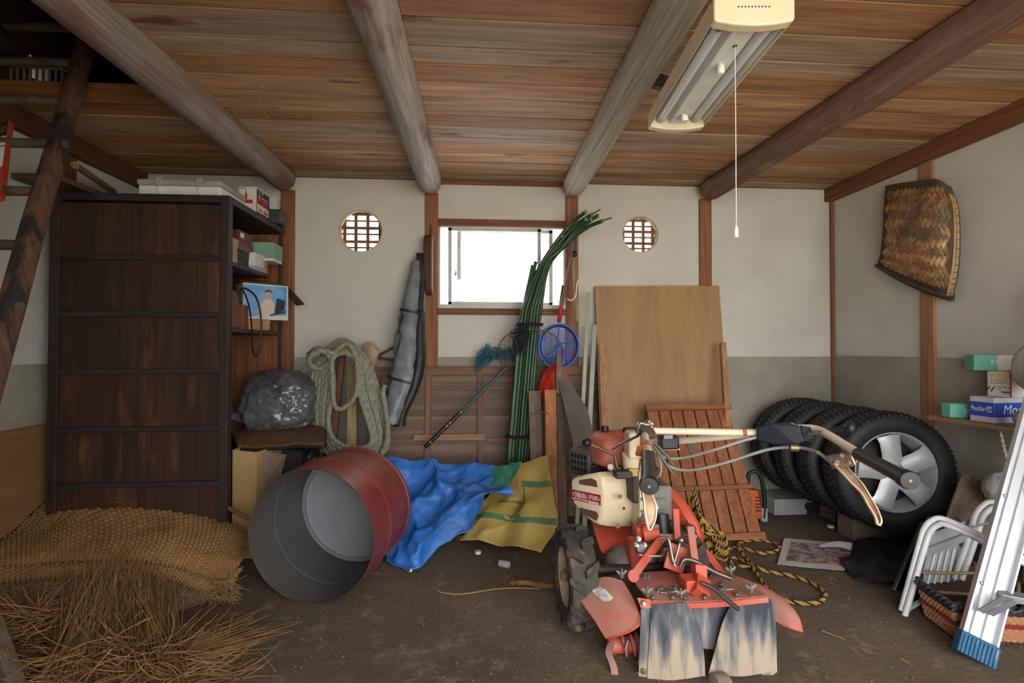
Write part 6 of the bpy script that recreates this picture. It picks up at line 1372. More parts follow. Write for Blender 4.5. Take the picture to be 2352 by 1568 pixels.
# ---- shelf with cartons on the right wall
zsh = .722
t = thing('bracket_shelf', 'narrow wooden shelf board fixed to the right wall under the shoe box', 'shelf', (2.33, 1.9, zsh - .02))
MB().b2((2.20, 1.45, zsh - .02), (XR - .006, 2.235, zsh)).build('board', wood('shelf_plank', '9a7a5c', 'a98a6c', 'y'), t, bevel=.002)
MB().b2((2.3, 1.55, zsh - .1), (XR - .006, 1.58, zsh - .021)).build('bracket', wood('shelf_plank', '9a7a5c', 'a98a6c', 'y'), t, bevel=.002)
M_lav = mat('pale_lavender_card', 'c9ccda', 'bfc2d2', rough=.6); M_royal = mat('royal_blue_print', '2c4fb8', rough=.5)
P_, Q_, R_ = PD(2228, 961, 2.2), PD(2284, 969, 2.1), PD(2365, 966, 2.13)
for p in (P_, Q_, R_): p.z = zsh + .001
hM = .112
t = thing('shoe_box', 'white and blue shoe carton lettered MoonStar on the wall shelf', 'box', Q_)
S_ = P_ + (R_ - Q_)
def quadbox(pts, z0, z1, nm, mt, par, bev=.002):
    return MB().add([V((p.x, p.y, z0)) for p in pts] + [V((p.x, p.y, z1)) for p in pts], [(3, 2, 1, 0), (4, 5, 6, 7), (0, 1, 5, 4), (1, 2, 6, 5), (2, 3, 7, 6), (3, 0, 4, 7)]).build(nm, mt, par, bevel=bev)
box_ = quadbox([P_, Q_, R_, S_], zsh + .001, zsh + hM, 'carton', M_lav, t)
def facefr(a, b_, z): x = (b_ - a).normalized(); y = V((0, 0, 1)); n_ = x.cross(y); M_ = Matrix((x, y, n_)).transposed().to_4x4(); M_.translation = V(((a.x + b_.x) / 2, (a.y + b_.y) / 2, z)) + n_ * .0008; return M_
for a, b_, bd_ in ((P_, Q_, 'MoonStar'), (Q_, R_, 'MoonStar')):
    Lf = (b_ - a).length; Mf = facefr(a, b_, zsh + hM * .52); MB().box((0, 0, -.0004), (Lf - .001, hM * .56, .0006), Mf).build('blue_band', M_royal, t)
M_wl = mat('print_white', 'e6e6ea', rough=.5)
Mf = facefr(P_, Q_, zsh + hM * .54); Lf = (Q_ - P_).length
text('lettering', 'MoonStar', Mf @ Matrix.Translation((-Lf * .14, 0, .0004)), .03, M_wl, t, fit=(Lf * .58, hM * .2))
MB().lathe([(.010, 0), (.0135, 0), (.0135, .0005), (.010, .0005)], Mf @ Matrix.Translation((Lf * .32, 0, .0002)) @ Matrix.Rotation(.6, 4, 'Z'), 20, closed=True, a0=0, a1=5.3).build('logo', M_wl, t)
text('lettering', '*', Mf @ Matrix.Translation((Lf * .33, -.004, .0004)), .03, M_wl, t)
Mf = facefr(Q_, R_, zsh + hM * .52); Lf = (R_ - Q_).length
text('lettering', 'MoonStar', Mf @ Matrix.Translation((-Lf * .27, 0, .0004)), .058, M_wl, t, shear=.2, align='LEFT')
MB().sheet([[P_ + V((0, 0, .002)), Q_ + V((0, 0, .002))], [P_ + V((.1, -.09, -.05)), Q_ + V((.06, -.07, -.06))]], .002).build('flap', mat('grey_card_flap', '8d8378', '9a9086', rough=.8), t)
M_teal = mat('teal_card', '74c2ae', '68b6a2', rough=.5)
p0 = PD(2208, 951, 2.26); t = thing('teal_box', 'small teal carton on the end of the wall shelf left of the shoe box', 'box', p0)
Mt = Matrix.Translation((p0.x, p0.y + .03, zsh + .001)) @ Matrix.Rotation(-.2, 4, 'Z'); MB().b2((-.04, -.03, 0), (.05, .03, .068), Mt).build('carton', M_teal, t, bevel=.006)
text('lettering', 'M', Mt @ Matrix.Translation((.03, -.0305, .032)) @ Matrix.Rotation(math.pi / 2, 4, 'X'), .035, M_wl, t)
# screw carton
P2, Q2, R2 = PD(2268, 905, 2.19), PD(2324, 911, 2.1), PD(2372, 911, 2.12); z2 = zsh + hM + .001
for p in (P2, Q2, R2): p.z = z2
t = thing('screw_carton', 'white carton of screws with Japanese lettering standing on the shoe box', 'box', Q2)
h2 = .112; quadbox([P2, Q2, R2, P2 + (R2 - Q2)], z2, z2 + h2, 'carton', mat('carton_white', 'd5d2cc', 'c9c6c0', rough=.6), t)
Mf = facefr(P2, Q2, z2 + h2 / 2); Lf = (Q2 - P2).length
text('lettering', 'コーススレッド', Mf @ Matrix.Translation((-.003, .016, .0003)), .021, M_ink, t, fit=(Lf * .68, .017)); MB().box((0, 0, 0), (Lf * .66, .0015, .0004), Mf @ Matrix.Translation((-.003, .004, 0))).build('underline', M_ink, t)
MB().box((0, 0, 0), (Lf * .72, .016, .0004), Mf @ Matrix.Translation((-.006, .04, .0))).build('yellow_print', mat('print_yellow', 'd8c46a', rough=.5), t)
MB().box((0, 0, 0), (.006, h2 - .004, .0004), Mf @ Matrix.Translation((Lf * .47, 0, .0))).build('red_stripe', mat('stripe_red', '8b3a3c', rough=.5), t)
for k in range(2):
    MB().bar(Mf @ V((-.05 + k * .018, -.034, .0002)), Mf @ V((-.035 + k * .018, -.012, .0002)), .005, .0005, Mf.to_3x3() @ V((0, 0, 1))).build('screw_print', M_ink, t)
for x_, y_, w_ in ((.0, -.012, .016), (.02, -.013, .01), (.036, -.014, .012), (.002, -.022, .008), (.024, -.032, .034), (.024, -.036, .03)): MB().box((0, 0, 0), (w_, .003, .0004), Mf @ Matrix.Translation((x_, y_, 0))).build('small_print', M_ink, t)
# long teal and white carton on top
P3, Q3 = PD(2237, 848, 2.26), PD(2345, 850, 2.14); z3 = z2 + h2 + .001
for p in (P3, Q3): p.z = z3
mid = P3.lerp(Q3, .52); bk = V((.05, .09, 0)); t = thing('teal_white_box', 'long teal and white carton topmost of the pile on the wall shelf', 'box', P3)
quadbox([P3, mid, mid + bk, P3 + bk], z3, z3 + .072, 'teal_half', M_teal, t); quadbox([mid, Q3, Q3 + bk, mid + bk], z3, z3 + .072, 'white_half', mat('carton_white', 'd5d2cc'), t)
Mf = facefr(P3, Q3, z3 + .036); text('lettering', 'M', Mf @ Matrix.Translation((-.006, .0, .0004)), .035, M_wl, t)
MB().prism([(.03, -.034), (.10, -.034), (.10, .0), (.075, -.004), (.07, -.014), (.05, -.016), (.045, -.026)], .0006, Mf).build('green_print', mat('print_leaf_green', '5fae6c', rough=.5), t)
blob(PD(2372, 846, 2.0), .09, (.7, .7, 1.1), .05, 2, 8).build('grey_sack', mat('grey_felt', 'b5b2ad', 'a5a29d', rough=.95, scale=10), smooth=70, label='grey rounded sack at the right picture edge beside the cartons', cat='sack')
blob(PD(2362, 962, 1.98), .055, (.9, .8, .75), .05, 2, 9).build('grey_lump', mat('grey_felt', '8f8c88'), smooth=70, label='grey lump on the shelf in front of the shoe box', cat='lump')
b = MB(); twisted(b, spline([PD(2293, 972, 2.12), PD(2300, 1000, 2.12), PD(2308, 1035, 2.13), PD(2320, 1065, 2.13)], 6), .006, .05, 2); b.build('twisted_string', mat('yellow_white_string', 'c9c294', 'dedbd0', rough=.8, scale=60), smooth=60, label='twisted yellow and white string hanging below the wall shelf', cat='string')

# ---- winnowing basket on the right wall
ctrl = [[(2034, 426, 2.395), (2070, 420, 2.375), (2110, 415, 2.365), (2150, 411, 2.37), (2186, 430, 2.40)], [(2030, 470, 2.36), (2070, 468, 2.31), (2115, 466, 2.29), (2165, 465, 2.31), (2202, 475, 2.40)], [(2027, 530, 2.35), (2070, 532, 2.28), (2115, 534, 2.26), (2165, 535, 2.29), (2207, 540, 2.40)],
        [(2022, 580, 2.36), (2065, 592, 2.30), (2112, 602, 2.28), (2160, 610, 2.30), (2204, 612, 2.40)], [(2016, 604, 2.38), (2060, 626, 2.34), (2108, 645, 2.33), (2155, 662, 2.345), (2194, 664, 2.40)], [(2016, 612, 2.40), (2056, 636, 2.40), (2104, 660, 2.40), (2150, 678, 2.40), (2190, 691, 2.40)]]
rows = net([[PX(*p_) for p_ in r] for r in ctrl], 10, 10)
t = thing('winnowing_basket', 'old woven bamboo winnowing basket hung on the right wall', 'basket', PX(2110, 650, 2.40))
MB().sheet(rows, -.006).build('shell', mat('bamboo_shell', '5c4632', '4b3a2b', rough=.9, scale=8), t, smooth=60)
nr, nc = len(rows) - 1, len(rows[0]) - 1
def surf(u_, v_):
    f_, g_ = min(max(u_, 0), .9999) * nc, min(max(v_, 0), .9999) * nr; i, j = int(f_), int(g_); a, c_ = f_ - i, g_ - j
    return rows[j][i].lerp(rows[j][i + 1], a).lerp(rows[j + 1][i].lerp(rows[j + 1][i + 1], a), c_)
for nm, ph, ca_, cb2 in (('weft_strips', 0, 'ab7b52', '7d5436'), ('warp_strips', 1, 'bd9366', '8d6442')):
    b = MB(); G = 17
    for i in range(-G, G * 2):
        for j in range(-G, G * 2):
            if (i + j) % 4 != (0 if ph == 0 else 2): continue
            # strips at 45 degrees, each two cells long
            cs = ((i, j), (i + 2, j), (i + 2, j + 1), (i, j + 1)) if ph == 0 else ((j, i), (j + 1, i), (j + 1, i + 2), (j, i + 2))
            uv = [((x - y) / G * .5 + .5, (x + y) / G * .5 + .0) for x, y in cs]
            if all(.02 < u_ < .93 and .04 < v_ < .82 for u_, v_ in uv):
                P4 = [surf(*q_) for q_ in uv]; cn = sum(P4, V()) / 4; n_ = (P4[1] - P4[0]).cross(P4[3] - P4[0]); n_ = n_.normalized(); n_ = -n_ if n_.x > 0 else n_
                P4 = [cn.lerp(p, .97) + n_ * .003 for p in P4]; lift_ = random.uniform(.0005, .002); b.add([p + n_ * lift_ for p in P4] + [p - n_ * .003 for p in P4], [(0, 1, 2, 3), (0, 4, 5, 1), (1, 5, 6, 2), (2, 6, 7, 3), (3, 7, 4, 0)])
    b.build(nm, mat('bamboo_strip_' + nm, ca_, cb2, rough=.6, scale=25, lo=.4, hi=.6, dirt='5e5040', dscale=5, damt=(.5, .62)), t, kind='stuff')
for du in (0, .045):
    pts = [surf(.985 - du, v_ / 20) + V((-.012, -.0, 0)) for v_ in range(2, 19)]; MB().tube(pts, .008, 6).build('bamboo_rim', mat('pale_bamboo', 'a88c5e', '94784c', rough=.5, scale=20), t, smooth=60)
for k in range(15):
    v_ = .12 + k * .053; p = surf(.965, v_) + V((-.014, 0, 0)); b = MB().tube([p + V((0, .02, -.002)), p + V((-.008, 0, 0)), p + V((0, -.02, .002))], .0016, 5); b.build('binding', M_ink, t)
MB().tube([surf(u_ / 20, .985) + V((-.006, 0, 0)) for u_ in range(0, 21)], .009, 6).build('edge_rim', mat('dark_rim', '3f3d38', '554a3c', rough=.8, scale=12), t, smooth=60)
MB().tube([surf(u_ / 20, .90) + V((-.006, 0, 0)) for u_ in range(0, 21)], .012, 6).build('edge_rim', mat('dark_rim', '3f3d38'), t, smooth=60)

# ================================================================== lamp
t = thing('fluorescent_lamp', 'cream twin tube fluorescent lamp hung below the ceiling', 'lamp', PD(1640, 180, 1.5))
n0, n1 = PD(1720, 60, 1.235), PD(1556, 276, 1.78)
zl = (PD(1720, 72, 1.235).z + PD(1556, 280, 1.78).z) / 2
fdir = V((n1.x - n0.x, n1.y - n0.y, 0)); fl = fdir.length; fdir.normalize()
ML = Matrix.Translation((n0.x, n0.y, zl)) @ Matrix.Rotation(math.atan2(fdir.y, fdir.x) - math.pi / 2, 4, 'Z')   # local y along lamp
M_lc = mat('lamp_cream', 'd4c8ab', 'cdc1a2', rough=.45); M_lw = mat('lamp_reflector', 'dcdddb', 'd0d1ce', rough=.35); M_lt = mat('unlit_tube', 'd3d3d6', 'c8c8cc', rough=.25)
Xm = Matrix.Rotation(math.pi / 2, 4, 'X')
def endcap(y0, w_, h_): return MB().prism([(-w_, .052), (-w_ + .006, .06), (w_ - .006, .06), (w_, .052), (w_, .0), (w_ - .006, -.006), (w_ * .5, -.014), (0, -.017), (-w_ * .5, -.014), (-w_ + .006, -.006), (-w_, .0)], .03, ML @ Matrix.Translation((0, y0 + .03, 0)) @ Xm)
e0 = endcap(-.03, .101, 0).build('end_cap', M_lc, t, bevel=.004)
for k in range(10): MB().lathe([(.0022, 0), (.0022, .0006)], ML @ Matrix.Translation((-.04 + k * .0085, -.0304, .03)) @ Matrix.Rotation(math.pi / 2, 4, 'X'), 8).build('vent_hole', M_ink, e0)
endcap(fl, .101, 0).build('end_cap', M_lc, t, bevel=.004)
MB().prism([(-.1, .0), (-.098, .0), (-.096, .05), (.096, .05), (.098, .0), (.1, .0), (.1, .058), (-.1, .058)], fl, ML @ Matrix.Translation((0, fl, 0)) @ Xm).build('housing', M_lc, t)
for s_ in (-1, 1):
    MB().prism([(s_ * .03, .02), (s_ * .034, .02), (s_ * .05, .044), (s_ * .08, .044), (s_ * .092, .01), (s_ * .096, .01), (s_ * .085, .05), (s_ * .045, .05)], fl - .004, ML @ Matrix.Translation((0, fl - .002, 0)) @ Xm).build('reflector', M_lw, t)
    tb = MB().tube([ML @ V((s_ * .063, .012, .022)), ML @ V((s_ * .063, fl - .012, .022))], .0155, 18).build('tube', M_lt, t, smooth=50)
    for y_ in (.006, fl - .03): MB().tube([ML @ V((s_ * .063, y_, .022)), ML @ V((s_ * .063, y_ + .024, .022))], .0164, 18).build('tube_socket', mat('tube_metal', 'a5a5a3', rough=.3, metal=.8), tb, smooth=50)
MB().prism([(-.03, .004), (.03, .004), (.034, .02), (.034, .05), (-.034, .05), (-.034, .02)], fl - .004, ML @ Matrix.Translation((0, fl - .002, 0)) @ Xm).build('centre_channel', M_lw, t, bevel=.002)
MB().lathe([(.001, -.03), (.009, -.029), (.0105, -.024), (.0105, -.006), (.006, 0)], ML @ Matrix.Translation((.0, .17, .004)), 16).build('night_lamp', mat('white_lens', 'e2e2e0', rough=.3), t, smooth=40)
MB().lathe([(.001, -.026), (.011, -.026), (.012, -.02), (.012, 0)], ML @ Matrix.Translation((.0, fl - .075, .004)), 16).build('starter', mat('white_lens', 'e2e2e0'), t, smooth=40)
MB().tube(spline([ML @ V(p) for p in ((.012, fl - .07, .002), (.03, fl - .06, -.012), (.02, fl - .09, -.01), (-.008, fl - .095, .0))], 5), .002, 5).build('wire', mat('lamp_wire', '8d8152', rough=.6), t)
cpx = PD(1688, 104, 1.32)
MB().lathe([(.006, -.001), (.006, 0)], Matrix.Translation(V((cpx.x, cpx.y, zl + .0035))), 10).build('cord_hole', M_ink, t)
cend = PD(1688, 536, 1.32)
MB().tube([V((cpx.x, cpx.y, zl + .004)), V((cpx.x + .0004, cpx.y, (zl + cend.z) / 2)), V((cpx.x, cpx.y, cend.z))], .0016, 6).build('pull_cord', mat('cord_white', 'cfcdc6', rough=.7), t, smooth=60)
MB().lathe([(.001, .018), (.004, .017), (.0055, .008), (.0058, -.012), (.001, -.014)], Matrix.Translation((cpx.x, cpx.y, cend.z)), 14).build('cord_pull', mat('white_lens', 'e2e2e0'), t, smooth=40)
for y_ in (.12, fl - .1):
    q_ = ML @ V((0.02, y_, .058)); MB().tube([q_, V((q_.x, q_.y, ZC))], .0025, 6).build('hanger_rod', M_dkm, t)
# dark block nailed to the grey log beam
q_ = [PD(1480, 152, 1.93), PD(1541, 178, 1.86)]
bm_ = MB().bar(PD(1470, 172, 1.93), PD(1540, 198, 1.86), .06, .045, (0, 0, 1)); bm_.build('nailed_block', wood('dark_block', '2f2a25', '40362d', 'x', dirt='7a3a20', damt=(.62, .7)), bevel=.003, label='dark wooden block nailed under the grey log beam beside the lamp', cat='block')
# ================================================================== floor, left and middle
# ---- half steel drum lying on its side
d0, d1 = PD(712, 1238, 1.985), PD(812, 1163, 2.37)
ax = (d1 - d0); ax.z = 0; Ld = .405; ax.normalize(); RD = .277
d0.z = RD + .001
F = frame(d0, ax)
t = thing('steel_drum', 'open red-brown steel half drum lying on its side on the floor', 'drum', (d0.x, d0.y, 0), None)
M_dr = mat('drum_red_brown', '6e2f28', '7d3a33', rough=.42, scale=4, dirt='8d5a55', dscale=5, damt=(.5, .75)); M_drin = mat('drum_grey_inside', '55524f', '4a4745', rough=.6, scale=3, dirt='5f4a3e', dscale=7, damt=(.62, .8)); M_drb = mat('drum_bottom_grey', '84858a', '7a7b80', rough=.5, scale=4, dirt='4a423c', dscale=45, damt=(.7, .73))
def bead(z): return [(RD, z - .02), (RD, z - .014), (RD, z - .012), (RD + .006, z - .004), (RD + .0075, z), (RD + .006, z + .004), (RD, z + .012), (RD, z + .014), (RD, z + .02)]
MB().lathe([(RD - .0015, 0), (RD, 0)] + bead(.17) + [(RD, Ld - .02), (RD, Ld - .012), (RD, Ld - .01), (RD + .006, Ld - .008), (RD + .007, Ld + .004), (RD - .004, Ld + .004), (RD - .004, Ld - .006), (.01, Ld - .006), (.01, Ld - .0085), (RD - .0016, Ld - .0085)], F, 96, cap=False).build('shell', M_dr, t, smooth=40)
MB().lathe([(RD - .0017, .0005), (RD - .0017, .02), (RD - .0017, .15), (RD - .0017, .155), (RD - .0017, .157), (RD + .003, .167), (RD + .004, .17), (RD + .003, .173), (RD - .0017, .183), (RD - .0017, .185), (RD - .0017, .19), (RD - .0017, Ld - .02), (RD - .0018, Ld - .011)], F, 96, cap=False).build('inner_wall', M_drin, t, smooth=40, fix=False)
MB().lathe([(.001, Ld - .014), (RD - .045, Ld - .014), (RD - .03, Ld - .019), (RD - .018, Ld - .012), (RD - .003, Ld - .011), (RD - .003, Ld - .0095), (.001, Ld - .0095)], F, 96).build('bottom', M_drb, t, smooth=40)
MB().lathe([(RD + .0005, 0), (RD + .001, .002), (RD - .001, .004), (RD - .003, .002), (RD - .003, 0), (RD - .001, -.0015)], F, 96, closed=True).build('cut_edge', mat('rusty_cut_edge', '4b352b', '5f4032', rough=.8, scale=30), t, smooth=60)

# ---- blue tarp
M_tarp = mat('blue_tarp', '2560ae', '3370bd', rough=.45, scale=3, bump=.25, bscale=240, dirt='6f98d2', dscale=2.5, damt=(.58, .78))
ctrl = [[(840, 1058, 2.82), (900, 1050, 2.78), (950, 1051, 2.75), (1005, 1041, 2.70), (1045, 1063, 2.76), (1095, 1066, 2.74), (1145, 1071, 2.72)],
        [(850, 1110, 2.7), (905, 1105, 2.66), (955, 1108, 2.64), (1005, 1098, 2.56), (1050, 1098, 2.64), (1100, 1094, 2.6), (1150, 1094, 2.6)],
        [(862, 1170, 2.55), (910, 1168, 2.54), (955, 1160, 2.50), (1010, 1148, 2.54), (1060, 1130, 2.5), (1110, 1113, 2.46), (1160, 1108, 2.44)],
        [(872, 1230, 2.42), (918, 1228, 2.42), (962, 1212, 2.38), (1015, 1182, 2.40), (1060, 1150, 2.36), (1115, 1128, 2.35), (1178, 1131, 2.37)],
        [(880, 1280, 2.33), (915, 1284, 2.28), (955, 1262, 2.27), (1010, 1212, 2.30), (1055, 1186, 2.32), (1090, 1160, 2.36), (1130, 1138, 2.42)],
        [(884, 1292, 2.34), (930, 1311, 2.255), (985, 1288, 2.30), (1020, 1248, 2.36), (1050, 1226, 2.40), (1084, 1212, 2.44), (1100, 1172, 2.5)]]
rows = crumple(net([[PD(*p_) for p_ in r] for r in ctrl], 16, 16), -.085, 3.4, 3); rows = crumple(rows, -.018, 9, 8)
rows = [[V((p.x, p.y, max(p.z, .005))) for p in r] for r in rows]
t = thing('blue_tarp', 'crumpled blue tarp heaped between the drum and the yellow sheet', 'tarp', (-.35, 2.45, 0))
MB().sheet(rows, .002).build('sheet', M_tarp, t, smooth=45)
MB().tube([p + V((0, -.001, .001)) for p in rows[-1][::2]], .004, 6).build('hem', mat('tarp_hem', '3b78c6', rough=.5), t, smooth=60)
p = PD(942, 1309, 2.24); MB().lathe([(.004, 0), (.009, .001), (.009, .002), (.004, .003)], frame(p, (0, -.9, .4)), 16, closed=True).build('eyelet', M_zinc, t, smooth=40)
# ---- yellow sheet with green stripes
M_yel = mat('yellow_woven_sheet', 'a18844', 'b09752', rough=.5, scale=4, bump=.3, bscale=200); M_grs = mat('green_stripe', '476b45', '547850', rough=.5, scale=8, bump=.3, bscale=160)
ctrl = [[(1140, 1073, 2.78), (1165, 1068, 2.74), (1190, 1062, 2.71), (1225, 1054, 2.68), (1258, 1046, 2.66)], [(1130, 1110, 2.68), (1160, 1108, 2.64), (1190, 1105, 2.58), (1222, 1108, 2.6), (1266, 1108, 2.56)], [(1112, 1150, 2.58), (1150, 1152, 2.54), (1188, 1150, 2.55), (1212, 1155, 2.47), (1273, 1155, 2.49)],
        [(1085, 1195, 2.49), (1130, 1190, 2.45), (1170, 1200, 2.46), (1205, 1200, 2.40), (1281, 1198, 2.42)], [(1058, 1240, 2.41), (1100, 1238, 2.37), (1145, 1246, 2.36), (1180, 1252, 2.32), (1242, 1267, 2.29)]]
rows = crumple(net([[PD(*p_) for p_ in r] for r in ctrl], 16, 16), -.06, 3.6, 11); rows = [[V((p.x, p.y, max(p.z, .005))) for p in r] for r in rows]
t = thing('yellow_sheet', 'yellow woven plastic sheet with green stripes propped on the floor', 'sheet', (.2, 2.5, 0))
MB().sheet(rows, .002).build('sheet', M_yel, t, smooth=45)
nr_, nc_ = len(rows) - 1, len(rows[0]) - 1
def on(u_, v_, lift=.003, R=rows, nr=nr_, nc=nc_):
    f_, g_ = min(max(u_, 0), .9999) * nc, min(max(v_, 0), .9999) * nr; i, j = int(f_), int(g_); a, c_ = f_ - i, g_ - j
    p = R[j][i].lerp(R[j][i + 1], a).lerp(R[j + 1][i].lerp(R[j + 1][i + 1], a), c_); n_ = (R[j][i + 1] - R[j][i]).cross(R[j + 1][i] - R[j][i]).normalized()
    if n_.dot(CAM - p) < 0: n_ = -n_
    return p + n_ * lift
def stripe(f0, f1, w_, nm='stripe', n=60):
    r0, r1 = [], []
    for k in range(n + 1):
        s = k / n; u_, v_ = f0[0] + (f1[0] - f0[0]) * s, f0[1] + (f1[1] - f0[1]) * s; du, dv = f1[0] - f0[0], f1[1] - f0[1]; l_ = math.hypot(du, dv)
        r0.append(on(u_ - dv / l_ * w_, v_ + du / l_ * w_)); r1.append(on(u_ + dv / l_ * w_, v_ - du / l_ * w_))
    MB().sheet([r0, r1], .0012).build(nm, M_grs, t, smooth=60)
stripe((.55, .27), (1, .27), .035); stripe((.0, .70), (.999, .73), .034); stripe((.62, .27), (.66, .72), .026); stripe((.2, .48), (.6, .52), .014)
e_ = rows[0][::2] + [r[-1] for r in rows][::2] + rows[-1][::-1][::2]
MB().tube(e_, .0035, 5).build('hem', M_yel, t, smooth=60)
MB().sheet(crumple(net([[PD(*p_) for p_ in r] for r in (((1120, 1078, 2.74), (1160, 1070, 2.70), (1200, 1062, 2.66)), ((1105, 1105, 2.66), (1150, 1100, 2.6), (1186, 1090, 2.58)), ((1090, 1128, 2.6), (1140, 1122, 2.54), (1165, 1118, 2.52)))], 8, 8), .02, 8, 2), .002).build('green_lining', mat('green_lining', '2f7a5c', '3a8768', rough=.5), t, smooth=50)
p = PZ(1050, 1241, 0); MB().lathe([(.001, .03), (.06, .03), (.066, .034), (.07, .03), (.07, .004), (.068, 0), (.001, 0)], Matrix.Translation((p.x + .03, p.y + .05, .001)), 40).build('gold_tin', mat('gold_tin', '9a8650', '8a7644', rough=.3, metal=.8), smooth=40, label='flat gold coloured tin peeking out under the tarp and yellow sheet', cat='tin')

# ---- folded straw mats
def weave(rows, amp, fu, fv):
    nv, nu = len(rows), len(rows[0]); out = []
    for j in range(nv):
        r = []
        for i in range(nu):
            du = rows[j][min(i + 1, nu - 1)] - rows[j][max(i - 1, 0)]; dv = rows[min(j + 1, nv - 1)][i] - rows[max(j - 1, 0)][i]
            n_ = dv.cross(du).normalized(); s = math.sin(math.pi * fu * i / nu); c_ = math.sin(math.pi * fv * j / nv)
            r.append(rows[j][i] + n_ * (amp * (abs(s) * .9 + .9 * s * c_ + .25 * mnoise.noise(rows[j][i] * 40)) + .006 * mnoise.noise(rows[j][i] * 5)))
        out.append(r)
    return out
M_mat1 = mat('straw_mat', '9c7748', '876339', rough=.95, scale=9, fine=(70, (1, 1, 1), .22), dirt='75552f', dscale=4, damt=(.55, .75)); M_mat2 = mat('older_straw_mat', '8a7152', '765d40', rough=.95, scale=9, fine=(70, (1, 1, 1), .4))
m1 = [[(-80, 1205, 2.22), (35, 1180, 2.27), (110, 1154, 2.33), (280, 1152, 2.335), (430, 1172, 2.33), (540, 1208, 2.31), (568, 1232, 2.29)], [(-80, 1240, 2.13), (60, 1215, 2.18), (160, 1195, 2.2), (300, 1195, 2.2), (430, 1210, 2.2), (530, 1240, 2.18), (564, 1262, 2.19)],
      [(-80, 1272, 2.02), (60, 1255, 2.05), (160, 1245, 2.06), (300, 1240, 2.06), (420, 1252, 2.06), (510, 1280, 2.05), (552, 1292, 2.07)], [(-80, 1296, 1.955), (60, 1287, 1.97), (160, 1278, 1.98), (280, 1276, 1.98), (400, 1288, 1.98), (482, 1316, 1.98), (522, 1320, 2.01)],
      [(-80, 1306, 1.975), (60, 1297, 1.99), (160, 1289, 2.0), (280, 1287, 2.0), (400, 1300, 2.0), (478, 1326, 2.0), (515, 1330, 2.03)]]
Z_ = V((0, 0, 1))
def matobj(ctrl, mt, label, fu, fv, th, lower=0):
    base = net([[PD(*p_) - Z_ * lower for p_ in r] for r in ctrl], 34, 26); rows = weave(base, .0065, fu, fv); nv_, nu_ = len(base), len(base[0])
    rows = [[V((max(p.x, -2.085), p.y, max(p.z, .006))) for p in r] for r in rows]
    bot = [[base[j][i] - (base[j][min(i + 1, nu_ - 1)] - base[j][max(i - 1, 0)]).cross(base[min(j + 1, nv_ - 1)][i] - base[max(j - 1, 0)][i]).normalized() * -th for i in range(nu_)] for j in range(nv_)]
    b = MB().sheet2(rows, bot); b.v = [V((max(p.x, -2.085), p.y, max(p.z, .002))) for p in b.v]
    return b.build('straw_mat', mt, smooth=70, label=label, cat='straw mat', group='folded straw mats stacked before the cabinet'), rows
_, R1 = matobj(m1, M_mat1, 'topmost straw mat, its wide face folded over the pile', 66, 40, .016)
m2 = [[(-80, 1290, 1.99), (60, 1282, 2.03), (160, 1275, 2.04), (300, 1272, 2.05), (420, 1288, 2.05), (500, 1315, 2.05), (560, 1300, 2.14)], [(-80, 1312, 1.94), (60, 1304, 1.955), (180, 1297, 1.965), (290, 1296, 1.97), (400, 1310, 1.97), (472, 1338, 1.98), (540, 1330, 2.10)],
      [(-80, 1330, 1.925), (60, 1322, 1.94), (180, 1312, 1.95), (290, 1308, 1.955), (395, 1320, 1.96), (468, 1347, 1.97), (535, 1340, 2.10)], [(-80, 1344, 1.95), (60, 1336, 1.965), (180, 1324, 1.97), (290, 1318, 1.975), (388, 1330, 1.98), (460, 1356, 1.99), (530, 1350, 2.12)]]
matobj(m2, M_mat1, 'second straw mat, only its rounded fold showing under the topmost', 66, 14, .02)
m3 = [[(-80, 1335, 1.98), (60, 1330, 1.985), (200, 1320, 1.99), (300, 1315, 1.99), (390, 1328, 1.99), (450, 1352, 2.0), (545, 1340, 2.14)], [(-80, 1350, 1.925), (60, 1345, 1.935), (200, 1334, 1.94), (300, 1330, 1.94), (390, 1345, 1.94), (445, 1368, 1.95), (545, 1352, 2.13)],
      [(-80, 1385, 1.905), (60, 1380, 1.915), (200, 1368, 1.92), (300, 1366, 1.92), (380, 1374, 1.925), (425, 1388, 1.93), (525, 1380, 2.08)], [(-80, 1422, 1.895), (60, 1414, 1.905), (200, 1402, 1.915), (300, 1400, 1.915), (370, 1404, 1.915), (405, 1404, 1.92), (490, 1402, 2.02)]]
matobj(m3, M_mat2, 'lowest greyish straw mat resting on the floor', 66, 26, .03)
# frayed mat ends and loose tuft: uncountable fibres
rnd = random.Random(11); b = MB()
def strand(b, a, dirv, ln_, r, bend, n=5):
    pts = []; p = V(a); d_ = V(dirv).normalized(); bv = V((rnd.uniform(-1, 1), rnd.uniform(-1, 1), rnd.uniform(-1, 1))) * bend
    for i in range(n + 1): pts.append(V((p.x, p.y, max(p.z, .003)))); p = p + d_ * (ln_ / n); d_ = (d_ + bv / n).normalized()
    b.tube(pts, [r, r, r, r * .9, r * .7, r * .35][:n + 1], 3, cap=False)
for k in range(700):
    s = rnd.random(); x, y, d_ = [q_ for q_ in ((566 - 70 * s, 1235 + 110 * s, 2.28 - .27 * s))]
    if rnd.random() < .5: x, y, d_ = 440 + 110 * rnd.random(), 1330 + 45 * rnd.random(), 1.97 + .1 * rnd.random()
    strand(b, PD(x - 14, y + rnd.uniform(-8, 10), d_), (rnd.uniform(.1, 1), rnd.uniform(-.6, .3), rnd.uniform(-1, .2)), rnd.uniform(.03, .09), .0011, 1.2)
for k in range(90): strand(b, PD(240 + 60 * rnd.random(), 1152, 2.3), (rnd.uniform(-1, 1), rnd.uniform(-.5, .2), rnd.uniform(0, 1)), rnd.uniform(.02, .06), .001, 3)
